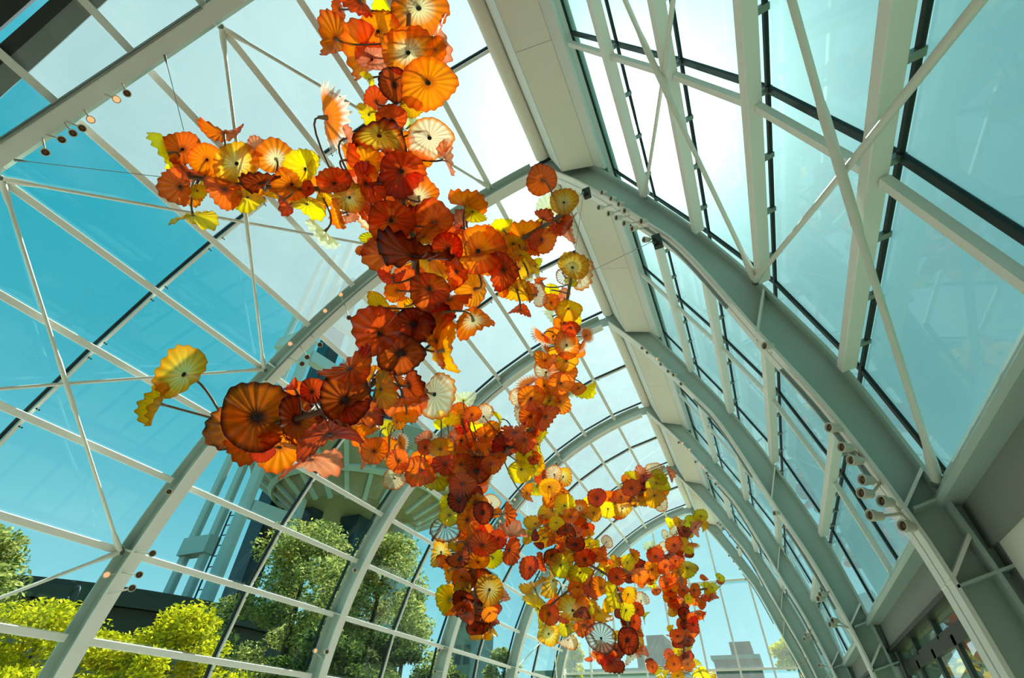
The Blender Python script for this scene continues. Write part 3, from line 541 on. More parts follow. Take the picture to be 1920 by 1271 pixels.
FLOWERS = """1 -2.13 1.13 9.43 0.39 -0.02 0.56 -0.83 0.84 0.45 0.28 0 V -2.30 1.08 9.54
1 -2.76 0.98 10.12 0.23 -0.03 -0.60 0.80 0.81 0.46 0.37 3 Y -2.29 1.06 9.56
1 -2.89 0.70 9.48 0.23 -0.88 0.44 0.18 0.45 0.89 -0.04 6 R -2.28 1.04 9.60
1 -3.29 0.79 9.00 0.27 -0.63 -0.59 0.50 -0.74 0.65 -0.18 5 O -2.40 1.30 9.15
1 -3.29 0.64 9.72 0.13 -0.90 -0.29 0.33 -0.34 0.93 -0.12 3 R -2.30 1.09 9.53
1 -2.72 1.01 9.19 0.28 0.39 -0.73 -0.55 0.90 0.42 0.07 2 O -2.36 1.22 9.28
1 -2.87 1.20 8.84 0.21 0.53 -0.67 -0.52 0.75 0.66 -0.09 1 P -2.46 1.44 8.91
1 -3.07 1.14 9.09 0.36 -0.74 -0.51 0.43 -0.64 0.74 -0.22 4 O -2.45 1.41 8.96
1 -2.25 1.27 8.50 0.32 0.37 -0.72 -0.59 0.91 0.42 0.05 0 V -2.43 1.37 9.04
1 -2.08 1.57 9.16 0.16 0.18 0.37 0.91 -0.27 0.91 -0.32 2 A -2.42 1.36 9.04
1 -1.99 1.51 9.29 0.28 0.65 0.63 0.42 -0.54 0.77 -0.34 6 P -2.39 1.28 9.19
1 -2.08 1.65 8.04 0.34 0.12 0.34 -0.93 0.83 0.48 0.28 2 O -2.54 1.63 8.57
1 -2.55 1.49 8.19 0.20 0.01 -0.49 -0.87 -0.25 0.84 -0.48 2 D -2.55 1.64 8.55
1 -2.95 1.36 8.46 0.11 -0.64 -0.12 -0.76 0.03 0.98 -0.18 8 Y -2.54 1.62 8.58
1 -2.94 1.57 8.30 0.16 -0.23 -0.39 0.89 0.75 0.51 0.42 3 R -2.61 1.76 8.34
1 -2.65 1.71 7.74 0.18 0.40 -0.73 -0.56 0.90 0.43 0.07 1 R -2.66 1.89 8.12
1 -2.48 1.84 8.17 0.17 0.01 0.48 -0.88 0.83 0.49 0.27 2 A -2.63 1.81 8.26
1 -3.05 1.63 8.00 0.16 -0.45 -0.20 -0.87 0.03 0.97 -0.25 5 Y -2.66 1.89 8.12
1 -2.75 2.13 8.53 0.16 0.50 0.01 0.87 0.24 0.96 -0.15 3 C -2.68 1.92 8.05
1 -3.55 1.49 8.11 0.37 0.53 0.58 0.62 -0.36 0.81 -0.46 9 S -3.65 2.06 7.28
1 -2.25 2.09 7.51 0.28 0.15 0.24 -0.96 0.83 0.50 0.26 2 W -2.73 2.03 7.86
1 -2.89 1.85 7.55 0.32 -0.13 0.47 -0.87 0.72 0.65 0.24 5 T -2.75 2.07 7.80
1 -3.27 1.69 7.68 0.15 0.68 0.37 0.64 -0.15 0.92 -0.37 7 P -3.44 2.13 7.29
1 -2.85 2.20 8.23 0.12 0.06 0.63 0.77 -0.38 0.73 -0.57 3 O -2.74 2.04 7.84
1 -2.56 2.27 7.60 0.18 0.59 -0.80 -0.09 0.81 0.59 0.05 3 O -2.79 2.16 7.62
1 -2.17 2.43 7.56 0.21 0.99 0.15 -0.02 -0.15 0.90 -0.42 6 P -2.79 2.15 7.64
1 -3.12 1.95 7.43 0.25 0.67 -0.72 -0.19 0.74 0.67 0.06 4 O -3.25 2.20 7.30
1 -3.41 1.92 7.58 0.20 0.54 0.56 0.63 -0.28 0.83 -0.49 7 O -3.45 2.13 7.29
1 -2.64 2.18 7.07 0.28 0.30 0.14 -0.94 0.77 0.54 0.33 3 R -2.85 2.28 7.41
1 -2.98 2.34 7.38 0.20 -0.34 -0.13 0.93 0.75 0.55 0.35 1 D -2.95 2.31 7.32
1 -3.13 2.11 7.13 0.26 0.99 -0.07 -0.12 0.03 0.95 -0.31 3 R -3.24 2.21 7.30
1 -3.40 1.82 6.88 0.19 0.52 -0.77 -0.37 0.85 0.49 0.19 1 R -3.72 2.03 7.28
1 -2.67 2.55 7.19 0.26 -0.18 -0.18 0.97 0.82 0.52 0.25 3 V -2.85 2.48 7.12
1 -3.30 2.06 6.78 0.18 0.75 -0.09 -0.65 -0.06 0.98 -0.20 2 Z -3.51 2.11 7.29
1 -3.36 2.19 7.24 0.22 -0.53 -0.51 -0.68 -0.18 0.85 -0.49 8 P -3.36 2.16 7.30
1 -3.05 2.25 7.87 0.19 -0.21 -0.28 0.94 0.78 0.53 0.33 1 R -2.80 2.19 7.57
1 -3.38 2.52 7.11 0.18 -0.82 0.54 0.18 0.53 0.84 -0.10 3 R -3.23 2.21 7.30
1 -3.39 2.57 7.57 0.20 -0.51 0.81 0.29 0.86 0.49 0.16 1 R -3.11 2.26 7.31
1 -3.07 2.57 7.36 0.16 -0.49 0.80 0.35 0.87 0.47 0.14 1 D -2.85 2.48 7.12
1 -5.71 0.80 7.56 0.24 -0.80 -0.40 -0.45 -0.28 0.91 -0.31 6 Y -5.68 1.10 7.45
1 -5.52 0.85 7.69 0.23 0.55 -0.70 -0.45 0.83 0.50 0.25 0 R -5.68 1.10 7.45
1 -4.85 0.93 7.77 0.24 0.16 -0.73 0.66 0.63 0.59 0.50 8 O -5.21 1.34 7.39
1 -5.18 1.08 7.49 0.20 0.38 -0.50 -0.78 0.43 0.84 -0.33 2 O -5.39 1.25 7.41
1 -4.68 1.23 7.29 0.26 0.42 -0.68 -0.60 0.89 0.45 0.11 2 Z -5.01 1.44 7.36
1 -4.44 1.26 7.57 0.13 0.86 -0.40 -0.31 0.44 0.90 0.05 4 P -4.74 1.58 7.33
1 -4.33 1.45 7.55 0.23 -0.47 -0.23 0.85 0.36 0.83 0.42 1 V -4.51 1.69 7.30
1 -3.88 1.62 7.22 0.24 0.00 -0.76 -0.65 -0.49 0.57 -0.66 3 Y -4.12 1.88 7.26
1 -5.65 1.13 7.60 0.19 0.11 -0.46 0.88 0.46 0.81 0.37 8 R -5.58 1.15 7.44
1 -5.50 1.11 7.05 0.23 0.02 -0.49 -0.87 0.03 0.87 -0.49 3 R -5.68 1.10 7.45
1 -5.44 1.32 7.21 0.11 0.68 0.39 -0.63 0.31 0.62 0.72 1 A -5.43 1.23 7.42
1 -4.99 1.41 7.04 0.22 -0.02 -0.04 -1.00 0.31 0.95 -0.05 4 R -5.13 1.38 7.38
1 -5.83 1.43 7.41 0.13 -0.57 0.80 -0.20 0.68 0.59 0.43 7 O -5.49 1.20 7.43
1 -4.38 1.49 7.07 0.22 0.41 -0.91 0.08 0.80 0.40 0.44 6 D -4.66 1.62 7.32
1 -4.83 1.67 7.11 0.20 0.15 0.53 -0.84 0.61 0.61 0.50 3 Y -4.79 1.55 7.33
1 -5.04 1.67 7.59 0.24 -0.66 0.73 -0.18 0.67 0.68 0.29 7 O -4.78 1.56 7.33
1 -4.17 1.75 7.22 0.22 0.72 -0.41 -0.57 0.48 0.88 -0.03 2 O -4.26 1.82 7.27
1 -4.61 1.80 7.38 0.12 -0.87 0.39 0.29 0.41 0.91 0.03 5 A -4.47 1.71 7.29
1 -4.10 1.72 6.70 0.17 -0.63 -0.15 -0.76 0.10 0.96 -0.28 6 R -4.38 1.76 7.28
1 -5.63 1.54 6.96 0.26 -0.08 0.72 -0.69 0.61 0.59 0.54 6 Y -5.44 1.22 7.42
1 -4.05 2.02 6.96 0.22 -0.06 0.50 -0.86 0.68 0.65 0.34 6 Y -4.08 1.90 7.26
1 -4.32 2.04 7.35 0.21 -0.56 0.78 -0.28 0.73 0.63 0.28 6 T -4.14 1.87 7.26
1 -3.89 2.10 7.18 0.11 0.74 0.17 -0.65 0.42 0.63 0.65 1 A -3.84 1.99 7.27
1 -3.84 1.80 6.97 0.09 0.09 -0.69 -0.71 0.94 0.30 -0.17 3 R -4.05 1.91 7.26
1 -3.78 2.28 7.03 0.19 -0.50 -0.60 -0.62 -0.25 0.79 -0.56 7 O -3.70 2.04 7.28
1 -3.72 2.43 7.09 0.13 -0.28 0.96 0.01 0.87 0.25 0.42 3 P -3.55 2.09 7.29
1 -3.50 2.51 7.03 0.17 -0.55 -0.04 -0.83 0.30 0.92 -0.25 7 W -3.35 2.17 7.30
1 -4.12 2.40 6.85 0.24 -0.64 0.03 -0.77 0.30 0.93 -0.21 7 C -3.94 1.95 7.27
1 -5.40 1.53 7.72 0.17 -0.85 0.53 -0.00 0.52 0.84 0.18 3 R -5.05 1.42 7.37
1 -5.56 1.38 7.74 0.13 -0.23 -0.55 0.80 0.55 0.60 0.58 3 O -5.26 1.31 7.40
1 -4.10 2.04 7.62 0.14 -0.01 -0.05 1.00 0.43 0.90 0.05 4 O -3.89 1.97 7.27
1 -3.71 2.16 7.48 0.14 -0.52 0.77 0.36 0.85 0.49 0.18 3 O -3.58 2.08 7.29
1 -2.87 2.45 6.48 0.28 0.33 0.06 -0.94 0.76 0.57 0.31 3 R -2.84 2.67 6.83
1 -2.58 2.85 6.92 0.26 -0.27 0.02 0.96 0.82 0.53 0.22 3 R -2.84 2.71 6.78
1 -3.23 2.73 6.34 0.26 -0.30 -0.55 -0.78 -0.04 0.83 -0.56 3 R -2.84 2.90 6.50
1 -2.61 2.71 6.15 0.42 0.59 -0.71 0.40 0.76 0.65 0.04 6 D -2.84 2.91 6.49
1 -2.67 2.90 6.62 0.21 0.56 0.57 -0.60 0.81 -0.22 0.55 6 A -2.84 2.84 6.58
1 -2.73 3.15 6.36 0.29 -0.03 0.34 -0.94 0.84 0.51 0.16 4 A -2.71 3.07 6.49
1 -2.46 3.10 6.55 0.20 0.08 -0.68 -0.73 -0.31 0.68 -0.67 0 R -2.52 3.21 6.58
1 -2.10 3.30 6.57 0.33 0.40 -0.78 -0.48 0.90 0.43 0.05 2 O -2.19 3.45 6.74
1 -2.39 3.21 6.15 0.21 -0.53 -0.60 -0.59 -0.16 0.76 -0.63 5 R -2.49 3.24 6.60
1 -3.11 2.92 6.11 0.16 -0.04 -0.44 0.90 0.83 0.49 0.28 8 R -2.86 3.06 6.12
1 -3.39 2.64 6.63 0.13 -0.96 0.25 0.10 0.21 0.93 -0.30 5 L -2.84 2.77 6.69
1 -3.50 2.69 6.53 0.10 -0.77 0.63 -0.13 0.63 0.77 0.00 4 R -2.84 2.84 6.58
1 -2.11 2.92 7.22 0.25 0.45 -0.38 0.81 0.72 0.69 -0.07 7 O -2.26 3.40 6.71
1 -2.06 3.03 7.09 0.18 0.96 -0.29 -0.06 0.24 0.88 -0.41 8 Y -2.20 3.44 6.73
1 -2.36 3.13 7.04 0.20 -0.66 -0.57 0.49 0.74 -0.40 0.54 6 P -2.38 3.31 6.65
1 -2.94 2.77 7.19 0.21 -0.04 -0.35 0.94 0.82 0.52 0.23 5 D -2.85 2.62 6.91
1 -3.08 2.91 6.95 0.22 -0.52 0.84 0.18 0.85 0.50 0.15 5 R -2.84 2.78 6.68
1 -2.51 3.25 7.07 0.17 -0.05 -0.19 0.98 0.86 0.49 0.14 4 R -2.45 3.27 6.62
1 -2.75 3.42 6.78 0.20 -0.48 0.82 0.31 0.88 0.47 0.10 2 O -2.58 3.17 6.56
1 -2.52 3.00 5.63 0.23 0.27 -0.12 -0.95 0.83 0.53 0.17 3 R -2.88 3.12 5.92
1 -2.53 3.46 5.86 0.28 -0.17 0.96 -0.20 0.91 0.23 0.34 6 R -2.90 3.17 5.77
1 -2.45 3.76 6.39 0.27 -0.90 0.17 0.40 -0.14 0.75 -0.65 4 O -2.31 3.37 6.69
1 -2.28 3.68 5.60 0.23 -0.27 0.96 -0.08 0.92 0.28 0.26 5 V -2.92 3.25 5.53
1 -3.01 2.80 5.00 0.29 0.01 -0.92 -0.38 -0.61 0.30 -0.73 3 R -3.09 3.30 5.06
1 -2.79 3.16 5.31 0.22 0.38 -0.29 -0.88 0.82 0.55 0.17 1 D -2.92 3.27 5.45
1 -2.91 3.18 4.92 0.25 0.32 -0.21 -0.92 0.82 0.56 0.16 2 K -3.06 3.30 5.10
1 -2.62 3.52 5.31 0.32 0.98 0.12 -0.14 -0.18 0.65 -0.74 6 O -2.94 3.32 5.29
1 -2.61 3.64 5.25 0.28 0.57 0.64 0.51 -0.10 0.67 -0.74 8 A -2.94 3.33 5.25
1 -3.34 3.01 5.72 0.17 -0.90 -0.19 0.39 -0.42 0.54 -0.73 5 A -2.91 3.20 5.68
1 -3.30 3.29 5.86 0.09 -0.88 0.09 0.46 -0.30 0.65 -0.70 3 O -2.91 3.22 5.62
1 -3.23 3.38 6.08 0.09 -0.41 0.25 0.88 0.79 0.57 0.21 1 O -2.90 3.18 5.75
1 -3.14 3.42 6.00 0.12 -0.94 -0.09 0.32 -0.30 0.65 -0.70 3 Y -2.90 3.20 5.70
1 -2.66 3.44 5.71 0.20 0.06 -0.08 0.99 0.79 0.61 0.00 3 D -2.91 3.21 5.64
1 -2.80 3.60 5.79 0.17 -0.52 0.83 0.18 0.85 0.51 0.12 2 R -2.92 3.24 5.55
1 -3.18 3.36 5.36 0.13 -0.21 -0.01 0.98 0.81 0.56 0.18 4 A -3.01 3.31 5.16
1 -3.14 3.28 6.46 0.23 -0.19 -0.09 0.98 0.81 0.55 0.20 0 R -2.87 3.06 6.11
1 -3.34 3.25 6.25 0.16 -0.88 0.03 0.47 0.34 0.74 0.58 1 O -2.88 3.13 5.91
1 -3.24 2.79 4.59 0.26 0.17 -0.95 0.28 0.78 0.30 0.54 8 R -3.38 3.22 4.67
1 -3.30 2.95 4.28 0.25 0.81 -0.50 -0.29 0.58 0.75 0.32 3 K -3.54 3.17 4.46
1 -3.03 3.65 4.85 0.21 0.41 0.72 0.56 -0.07 0.64 -0.77 4 D -3.13 3.28 5.00
1 -2.95 3.11 4.42 0.20 0.99 0.10 0.01 -0.06 0.63 -0.77 3 A -3.30 3.24 4.78
1 -2.78 3.85 4.75 0.27 0.90 0.00 -0.43 -0.41 0.37 -0.84 3 W -3.06 3.30 5.10
1 -3.08 3.61 4.52 0.26 0.11 0.31 -0.95 0.83 0.49 0.25 7 R -3.29 3.24 4.79
1 -3.08 3.69 4.44 0.13 -0.47 0.76 -0.45 0.80 0.59 0.15 3 O -3.32 3.24 4.75
1 -3.39 3.26 4.27 0.26 0.34 0.35 -0.87 0.78 0.41 0.47 6 K -3.53 3.18 4.46
1 -3.54 3.48 5.00 0.14 -0.79 0.60 -0.13 0.62 0.78 -0.08 5 O -3.30 3.24 4.78
1 -3.37 3.69 5.02 0.14 -0.58 0.80 -0.12 0.78 0.59 0.18 4 O -3.22 3.26 4.89
1 -4.22 2.71 4.17 0.35 0.94 -0.34 -0.05 0.35 0.91 0.23 0 K -4.44 2.89 4.19
1 -4.67 2.76 4.10 0.27 0.06 -0.64 -0.76 0.19 0.76 -0.62 3 K -4.74 2.76 4.22
1 -3.98 3.02 4.23 0.26 1.00 0.03 0.01 -0.01 0.61 -0.79 2 K -4.00 3.01 4.27
1 -3.79 2.91 4.49 0.13 0.82 -0.51 -0.25 0.57 0.75 0.33 3 R -3.81 3.08 4.35
1 -4.09 3.40 4.48 0.13 -0.69 0.70 -0.19 0.65 0.71 0.25 4 D -3.80 3.08 4.35
1 -4.21 3.09 3.92 0.24 0.36 -0.15 -0.92 0.73 0.66 0.17 3 O -4.24 2.98 4.17
1 -4.25 2.94 3.85 0.11 0.45 -0.38 -0.81 0.78 0.61 0.14 2 R -4.31 2.90 4.15
1 -4.68 3.00 3.98 0.20 -0.67 0.29 -0.69 0.45 0.89 -0.06 7 R -4.58 2.83 4.21
1 -3.55 3.13 3.95 0.29 0.22 0.32 -0.92 0.75 0.54 0.37 8 R -3.80 3.08 4.35
1 -4.06 3.45 3.89 0.30 0.21 0.38 -0.90 0.73 0.55 0.40 6 P -4.03 3.00 4.26
1 -5.16 2.20 4.65 0.29 0.20 -0.93 -0.30 0.62 -0.12 0.77 3 Z -4.80 2.73 4.23
1 -5.52 2.28 4.40 0.23 -0.18 -0.97 -0.19 -0.42 0.25 -0.87 7 A -4.80 2.73 4.23
1 -3.98 2.76 4.52 0.08 0.03 -0.99 0.11 0.67 0.10 0.73 8 R -3.98 3.02 4.28
1 -3.80 3.46 4.33 0.15 -0.65 0.59 -0.48 0.65 0.76 0.06 3 O -3.66 3.13 4.41
1 -4.11 2.98 4.60 0.14 -0.03 0.15 0.99 0.60 0.79 -0.10 3 R -3.93 3.04 4.30
1 -3.56 3.63 4.37 0.12 -0.61 0.75 -0.26 0.73 0.66 0.19 4 O -3.53 3.18 4.46
1 -1.24 3.52 8.09 0.22 -0.44 0.28 0.85 -0.49 0.72 -0.49 0 R -1.13 4.02 7.76
1 -0.98 3.74 7.67 0.20 0.33 -0.83 -0.44 0.92 0.39 -0.03 0 Z -1.06 4.05 7.83
1 -1.25 3.87 7.86 0.21 0.13 -0.18 0.98 0.93 0.36 -0.06 3 C -1.20 3.99 7.68
1 -1.25 3.64 7.31 0.15 0.74 -0.67 0.04 0.65 0.69 -0.31 7 R -1.30 3.94 7.58
1 -1.16 4.14 7.74 0.17 0.18 0.91 0.38 0.85 -0.34 0.42 3 R -1.16 4.01 7.73
1 -1.03 4.23 7.65 0.21 0.92 0.22 -0.33 -0.38 0.72 -0.58 8 P -1.08 4.05 7.81
1 -1.26 4.26 7.83 0.14 -0.34 0.85 0.40 0.92 0.38 -0.03 2 R -1.23 3.97 7.65
1 -1.85 3.48 7.15 0.17 -0.41 -0.34 0.85 0.91 -0.15 0.38 3 Y -1.81 3.69 7.03
1 -1.67 3.84 7.40 0.27 0.06 -0.13 0.99 0.92 0.40 -0.01 5 O -1.62 3.78 7.24
1 -1.40 3.91 7.12 0.20 0.15 0.03 -0.99 0.99 0.09 0.15 0 O -1.48 3.86 7.40
1 -1.46 4.17 7.88 0.13 -0.34 0.79 0.50 0.92 0.40 -0.01 2 A -1.37 3.91 7.51
1 -1.69 3.52 6.71 0.16 0.05 -0.08 -1.00 0.91 0.41 0.02 3 A -1.80 3.69 7.05
1 -1.69 3.95 7.08 0.19 -0.40 0.92 -0.00 0.92 0.40 0.00 5 O -1.71 3.74 7.14
1 -1.62 3.62 6.54 0.15 -0.19 0.45 -0.87 0.92 0.40 0.00 8 A -1.79 3.70 7.06
1 -1.92 3.62 6.40 0.24 -0.41 -0.58 -0.70 -0.06 0.79 -0.61 5 R -1.99 3.59 6.83
1 -1.76 4.02 6.73 0.22 0.57 0.34 -0.75 0.82 -0.28 0.49 4 A -1.85 3.67 6.99
1 -1.55 4.04 6.78 0.11 0.85 -0.11 -0.51 -0.30 0.70 -0.65 5 Y -1.67 3.76 7.19
1 -1.85 4.05 6.36 0.19 0.01 0.01 -1.00 0.91 0.40 0.01 5 A -1.99 3.59 6.83
1 -1.70 4.17 6.45 0.14 0.98 -0.03 -0.21 -0.12 0.73 -0.67 7 O -1.86 3.66 6.98
1 -1.59 4.22 6.39 0.17 0.95 -0.12 -0.29 -0.12 0.72 -0.68 3 W -1.80 3.69 7.05
1 -1.92 4.29 6.23 0.15 -0.44 0.82 -0.37 0.89 0.46 -0.05 8 R -1.99 3.59 6.83
1 -2.03 3.90 6.33 0.10 -0.47 -0.23 -0.85 0.43 0.78 -0.45 4 O -1.99 3.59 6.83
1 -1.68 4.03 6.57 0.07 -0.06 0.11 -0.99 0.92 0.39 -0.01 4 C -1.83 3.68 7.02
1 -1.90 3.81 7.64 0.07 0.08 -0.24 0.97 0.91 0.42 0.03 3 P -1.74 3.73 7.12
1 -2.02 3.62 7.26 0.19 0.34 0.01 0.94 0.62 0.75 -0.23 5 O -1.91 3.64 6.92
1 -2.30 3.95 7.03 0.19 -0.44 0.90 0.02 0.90 0.44 0.05 3 O -2.09 3.52 6.78
1 -1.63 4.11 7.46 0.15 -0.39 0.92 0.07 0.92 0.39 -0.01 4 R -1.58 3.80 7.28
1 -1.98 3.92 7.08 0.19 -0.42 0.90 0.16 0.91 0.42 0.03 2 O -1.92 3.63 6.91
1 -1.73 4.21 7.52 0.13 -0.32 0.81 0.49 -0.94 -0.32 -0.09 0 R -1.64 3.77 7.22
1 -3.37 3.60 4.91 0.11 -0.73 0.63 0.27 0.67 0.74 0.07 0 O -3.27 3.25 4.83
1 -3.92 2.18 7.73 0.15 -0.47 -0.30 0.83 -0.75 -0.36 -0.55 0 R -3.66 2.05 7.28
1 -2.47 1.07 9.89 0.14 -0.16 -0.41 0.90 -0.29 0.89 0.36 3 Y -2.29 1.07 9.56
1 -5.34 1.46 7.83 0.14 -0.40 -0.71 0.58 -0.68 -0.19 -0.71 3 Z -5.04 1.43 7.37
1 -5.48 1.55 7.72 0.13 -0.34 0.90 0.27 -0.84 -0.16 -0.52 3 R -5.09 1.40 7.37
1 -3.22 3.32 5.61 0.07 -0.95 0.28 0.10 0.20 0.85 -0.49 4 R -2.92 3.27 5.44
1 -5.73 1.41 7.73 0.10 -0.87 -0.37 0.32 -0.45 0.86 -0.23 1 A -5.34 1.27 7.41
1 -2.70 2.06 8.55 0.15 0.10 0.94 0.33 -0.84 0.26 -0.47 5 C -2.66 1.88 8.13
1 -4.95 1.36 7.93 0.14 -0.78 -0.37 0.51 -0.51 0.84 -0.17 3 R -4.86 1.51 7.35
1 -4.78 3.20 4.31 0.09 -0.87 0.43 -0.26 0.42 0.90 0.07 1 O -4.40 2.91 4.19
1 -4.69 1.98 7.65 0.11 -0.41 0.58 0.70 0.58 0.76 -0.29 1 O -4.32 1.79 7.27
1 -1.95 3.79 7.32 0.15 -0.21 -0.39 0.90 -0.96 -0.09 -0.26 3 O -1.84 3.67 7.00
1 -4.20 3.19 4.57 0.10 -0.96 -0.28 -0.01 -0.15 0.52 -0.84 5 R -3.92 3.04 4.31
1 -5.18 1.53 7.81 0.13 -0.47 -0.71 0.52 -0.71 -0.05 -0.70 4 O -4.90 1.49 7.35
1 -4.28 3.19 4.57 0.11 -0.88 0.35 0.31 -0.47 -0.61 -0.64 3 R -3.97 3.02 4.29
1 -3.11 3.40 5.84 0.08 -0.61 -0.31 0.73 -0.78 0.04 -0.63 4 O -2.91 3.22 5.61
1 -2.93 2.61 7.39 0.13 -0.17 0.10 0.98 0.49 0.87 -0.01 3 D -2.85 2.48 7.12
1 -4.84 1.78 7.65 0.10 -0.90 -0.39 0.19 -0.43 0.80 -0.42 4 D -4.55 1.67 7.30
1 -2.09 3.84 6.95 0.13 -0.84 0.32 0.44 0.00 0.81 -0.59 3 O -1.99 3.59 6.83
1 -2.92 2.38 7.98 0.11 -0.10 -0.02 1.00 0.46 0.89 0.06 2 O -2.80 2.19 7.58
1 -2.71 3.48 6.71 0.13 -0.98 -0.09 0.17 -0.17 0.78 -0.61 7 R -2.54 3.20 6.58
2 -2.10 6.30 8.74 0.13 -0.32 0.68 0.66 0.91 0.41 0.02 1 Y -1.78 6.44 8.65
2 -1.45 5.77 8.67 0.27 0.52 -0.83 -0.21 0.78 0.56 -0.28 3 Z -1.55 6.14 9.08
2 -1.89 6.71 9.52 0.19 0.05 0.12 0.99 0.94 0.33 -0.08 2 Q -1.64 6.26 8.91
2 -1.38 6.39 8.98 0.27 0.69 0.72 -0.01 -0.59 0.56 -0.58 7 W -1.61 6.22 8.97
2 -1.68 6.48 8.96 0.12 0.32 0.89 -0.33 0.91 -0.19 0.38 7 L -1.69 6.32 8.82
2 -2.03 6.02 8.11 0.15 0.33 -0.85 -0.41 0.93 0.37 -0.03 3 O -1.87 6.57 8.48
2 -1.95 6.56 8.73 0.17 -0.57 -0.29 0.77 0.82 -0.29 0.50 6 P -1.82 6.49 8.58
2 -1.73 6.15 7.87 0.21 0.02 -0.27 -0.96 0.94 0.32 -0.07 1 A -1.92 6.63 8.39
2 -2.18 5.90 8.71 0.11 0.14 -0.95 0.29 0.97 0.19 0.15 6 R -1.70 6.34 8.80
2 -2.30 6.73 8.42 0.19 -0.99 0.15 -0.06 0.15 0.73 -0.67 6 C -2.00 6.73 8.24
2 -2.07 6.71 8.17 0.14 0.31 -0.88 -0.36 0.94 0.35 -0.05 2 O -2.02 6.78 8.20
2 -1.92 7.04 8.47 0.16 -0.31 0.92 0.23 0.94 0.33 -0.06 1 Y -1.99 6.72 8.26
2 -1.79 6.40 7.62 0.16 -0.02 -0.13 -0.99 0.94 0.32 -0.07 0 R -2.06 6.86 8.11
2 -2.27 6.76 7.92 0.16 0.32 -0.88 -0.36 0.94 0.35 -0.04 2 O -2.11 6.96 8.01
2 -1.93 6.55 7.38 0.22 0.51 -0.58 -0.63 -0.26 0.60 -0.76 2 V -2.17 7.08 7.88
2 -2.49 6.63 7.85 0.21 -0.61 -0.09 -0.79 0.54 0.67 -0.50 9 S -2.12 6.98 7.98
2 -2.56 7.17 7.97 0.17 -0.98 0.17 -0.06 0.16 0.69 -0.71 9 S -2.19 7.14 7.82
2 -1.64 7.06 7.97 0.14 0.75 -0.58 -0.32 0.24 0.69 -0.68 9 S -2.09 6.92 8.04
2 -1.84 7.39 8.00 0.14 0.60 0.77 -0.21 0.69 -0.37 0.62 9 S -2.17 7.08 7.88
2 -2.06 7.81 8.21 0.13 -0.27 0.92 0.28 0.95 0.30 -0.08 1 O -2.21 7.17 7.79
2 -2.40 7.18 7.80 0.12 -0.13 0.43 0.89 0.94 0.35 -0.03 1 A -2.22 7.20 7.75
2 -2.49 6.83 7.44 0.19 0.36 -0.93 0.09 0.93 0.36 -0.03 5 O -2.26 7.28 7.68
2 -2.03 6.76 7.16 0.19 0.07 -0.33 -0.94 0.94 0.33 -0.05 2 A -2.27 7.31 7.64
2 -2.50 6.94 7.22 0.22 0.53 -0.85 -0.06 0.80 0.52 -0.30 1 W -2.43 7.47 7.43
2 -2.29 7.48 7.48 0.22 -0.32 0.91 -0.27 0.95 0.32 -0.05 3 O -2.35 7.42 7.51
2 -2.26 7.05 6.89 0.22 0.15 -0.47 -0.87 0.94 0.35 -0.03 2 O -2.52 7.52 7.34
2 -2.77 7.47 7.28 0.17 0.24 -0.84 -0.49 0.95 0.31 -0.06 0 O -2.64 7.59 7.22
2 -3.08 7.24 7.28 0.23 -0.19 -0.90 0.39 0.88 0.01 0.47 9 S -2.71 7.64 7.14
2 -2.09 7.68 7.14 0.13 0.08 -0.37 -0.93 0.95 0.32 -0.05 2 O -2.47 7.49 7.39
2 -2.26 7.77 7.22 0.13 0.45 0.81 0.37 -0.23 0.51 -0.83 2 C -2.53 7.53 7.33
2 -2.02 8.05 7.30 0.22 0.18 0.88 -0.44 0.94 -0.02 0.34 7 Y -2.45 7.48 7.41
2 -2.86 6.96 6.68 0.23 0.37 -0.92 -0.15 0.93 0.37 -0.01 0 O -2.87 7.73 6.99
2 -3.36 7.39 7.05 0.20 -0.63 -0.69 -0.36 -0.14 0.55 -0.83 3 W -2.96 7.79 6.89
2 -2.72 7.65 6.97 0.17 0.20 -0.53 -0.82 0.93 0.37 -0.01 0 A -2.80 7.69 7.05
2 -2.48 7.77 6.98 0.22 0.92 -0.28 -0.26 -0.06 0.56 -0.82 3 O -2.72 7.65 7.13
2 -2.95 7.15 6.40 0.20 0.37 -0.93 -0.07 0.93 0.37 -0.01 0 R -3.09 7.87 6.76
2 -3.48 7.78 6.87 0.17 -0.98 -0.05 0.20 -0.20 0.49 -0.85 6 W -3.28 7.89 6.61
2 -2.68 7.37 6.40 0.23 0.72 -0.08 -0.69 0.66 -0.24 0.71 5 R -3.02 7.82 6.83
2 -3.27 7.11 6.13 0.21 0.10 -0.92 0.39 0.92 0.24 0.31 5 R -3.49 7.88 6.45
2 -3.23 7.54 6.09 0.20 0.22 -0.48 -0.85 0.92 0.40 0.01 3 R -3.49 7.88 6.45
2 -3.24 8.39 6.46 0.24 0.75 0.66 0.07 -0.27 0.40 -0.88 8 Y -3.34 7.88 6.56
2 -3.23 8.33 7.34 0.17 -0.16 0.40 0.90 0.93 0.38 -0.00 3 O -2.95 7.78 6.90
2 -4.05 7.19 6.71 0.22 -0.03 -0.99 0.12 0.80 0.05 0.59 3 W -3.71 7.88 6.28
2 -4.04 7.62 6.63 0.15 0.46 -0.88 -0.09 0.89 0.46 0.05 1 O -3.75 7.88 6.25
2 -4.12 6.91 6.58 0.16 0.50 -0.87 -0.02 0.87 0.49 0.08 2 O -4.20 7.71 6.00
2 -3.79 7.40 6.63 0.16 -0.82 -0.44 -0.36 0.05 0.58 -0.81 8 Y -3.59 7.88 6.38
2 -3.88 7.81 6.52 0.12 -0.25 0.49 0.83 0.91 0.42 0.03 3 O -3.69 7.88 6.29
2 -3.79 7.88 6.30 0.28 -0.14 0.25 0.96 0.91 0.42 0.02 3 D -3.76 7.88 6.25
